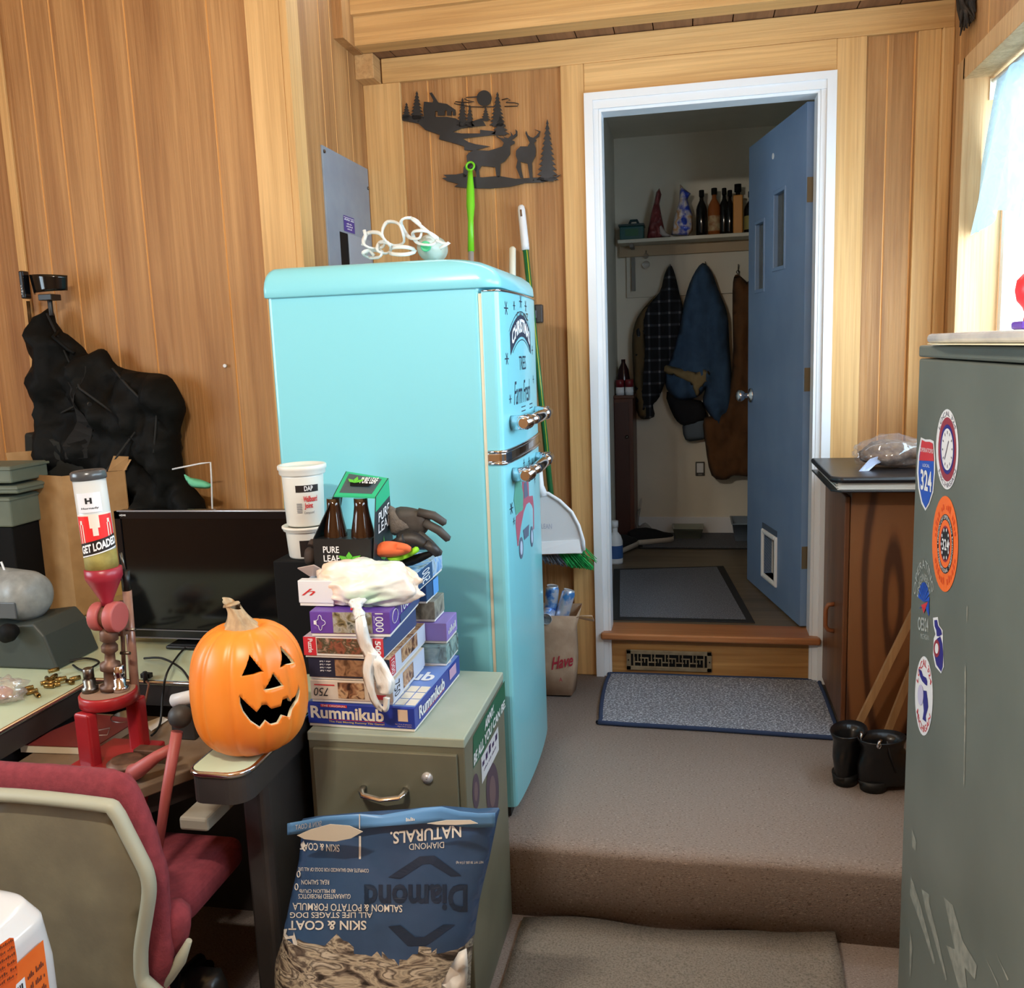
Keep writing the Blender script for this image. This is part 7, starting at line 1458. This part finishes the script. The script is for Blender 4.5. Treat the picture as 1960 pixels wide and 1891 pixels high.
# ================= ORANGE PACK, BLACK TOTE =================
g = thing('diaper_pack', 'shiny white and orange plastic-wrapped pack at the lower left corner', 'package', (-1.2, -2.62, ZF)); MWR = {'diaper_pack': g}; WR_ = mat('shiny white wrap', (202, 202, 202), rough=.15, bump=.15, bsc=10); ORP = mat('orange print', (240, 120, 50), (222, 96, 34), sc=6, rough=.2)
x0, x1, y0, y1 = -1.46, A(101, 1800, 'y', -2.47).x, -2.63, -2.44; ztp = A(30, 1700, 'y', -2.46).z
def pk(a, b):
    th = 2*PI*a; c_, s_ = math.cos(th), math.sin(th); n_ = .36; ex = math.copysign(abs(c_)**n_, c_); ey = math.copysign(abs(s_)**n_, s_)
    prof = [(0, .0), (0.0, .94), (.05, 1.0), (.5, 1.0), (.86, 1.0), (.95, .96), (.985, .86), (1.0, .70), (1.0, 0)]; k = b*(len(prof)-1); i = min(int(k), len(prof)-2); f = k-i
    z = prof[i][0]+(prof[i+1][0]-prof[i][0])*f; r = prof[i][1]+(prof[i+1][1]-prof[i][1])*f
    return V(((x0+x1)/2+(x1-x0)/2*ex*r, (y0+y1)/2+(y1-y0)/2*ey*r, ZF+.002+(ztp-ZF)*z))
mb = MB(); mb.grid(pk, 80, 48, closeu=True); obj('wrap', mb, WR_, g)
def pf_(px, py, e=.001): p = A(px, py, 'y', y0-e); return p
m = MB(); m.b.faces.new([m.b.verts.new(pf_(*p)) for p in ((-130, 1900), (-60, 1850), (-10, 1815), (18, 1795), (26, 1795), (32, 1830), (34, 1860), (28, 1910), (10, 1970), (-130, 2030))]); obj('orange_print', m, ORP, g)
m = MB(); m.b.faces.new([m.b.verts.new(pf_(*p, .002)) for p in ((-62, 1865), (-14, 1827), (-6, 1868), (-55, 1905))]); s = obj('barcode_panel', m, SW, g); m = MB(); random.seed(2)
for k in range(14):
    t = .1+.06*k; w_2 = random.choice((.012, .025, .035)); L2 = lambda a, b: pf_(-62+48*a+(7)*b, 1865-38*a+40*b, .003); m.b.faces.new([m.b.verts.new(L2(t, .12)), m.b.verts.new(L2(t+w_2, .12)), m.b.verts.new(L2(t+w_2, .88)), m.b.verts.new(L2(t, .88))])
obj('barcode', m, INKB, s)
m = MB()
for k in range(6): text(m, [[10], [5, 4], [9], [4, 5], [4, 3], [3, 4, 1]][k], lambda a, b: pf_(-8+34*a+k*1.5, 1823-22*a+13*k-7*b, .002))
obj('small_lettering', m, mat('brown print', (100, 54, 40)), g)
def tpz(px, py): p = A(px, py, 'z', ztp+.0015); return p
m = MB(); m.b.faces.new([m.b.verts.new(V((x, y, ztp+.0045))) for x, y in ((-1.36, -2.59), (x1-.10, -2.59), (x1-.07, -2.54), (x1-.10, -2.47), (-1.36, -2.47))]); obj('top_print', m, ORP, g)
m = MB(); text(m, 's', lambda a, b: V((x1-.18+.05*a, -2.57+.06*b, ztp+.006)), bold=.03); obj('top_lettering', m, INKW, g)
sidef = lambda a, b: V((x1+.0012, y0+.05+(y1-y0-.1)*a, ztp-.20+.14*b)); m = MB(); patch(m, sidef); s_ = obj('side_print', m, ORP, MWR['diaper_pack'])
sf2 = lift(sidef, .0008); s2_ = obj('barcode_panel', patch(MB(), sf2, .05, .35, .5, .8), SW, MWR['diaper_pack'])
for k in range(9): obj('bar', patch(MB(), lift(sidef, .0014), .09+.04*k, .4, .105+.04*k+.008*(k % 3), .76), INK, s2_)
for k in range(5): m = MB(); text(m, [[5, 4], [4, 3], [10], [3, 4, 1], [4, 5]][k], sub(sf2, .56, .2+.13*k, .94, .28+.13*k)); obj('print_line', m, mat('brown print2', (100, 54, 40)), s_)
g = thing('black_tote', 'black crinkled plastic bag on the dark floor under the chair', 'plastic bag', (-.98, -2.08, ZF)); BKP = mat('black crinkled plastic', (14, 14, 14), rough=.3, bump=.6, bsc=20)
zt3 = A(380, 1868, 'y', -2.05).z
bl_ = [(-1.12, ZF+.003), (-1.16, ZF+.1), (A(330, 1885, 'y', -2.05).x, A(330, 1880, 'y', -2.05).z), (A(370, 1870, 'y', -2.05).x, A(370, 1868, 'y', -2.05).z), (A(408, 1866, 'y', -2.05).x, zt3), (A(420, 1885, 'y', -2.05).x, zt3-.03), (A(432, 1930, 'y', -2.05).x, ZF+.08), (-1.0, ZF+.003)]
mb, _ = inflate(bl_, lambda u, v, hh: V((u, -2.02-hh, v)), .06, .02, wr=.02, wf=14, k=1, back=.6); obj('bag_body', mb, BKP, g)
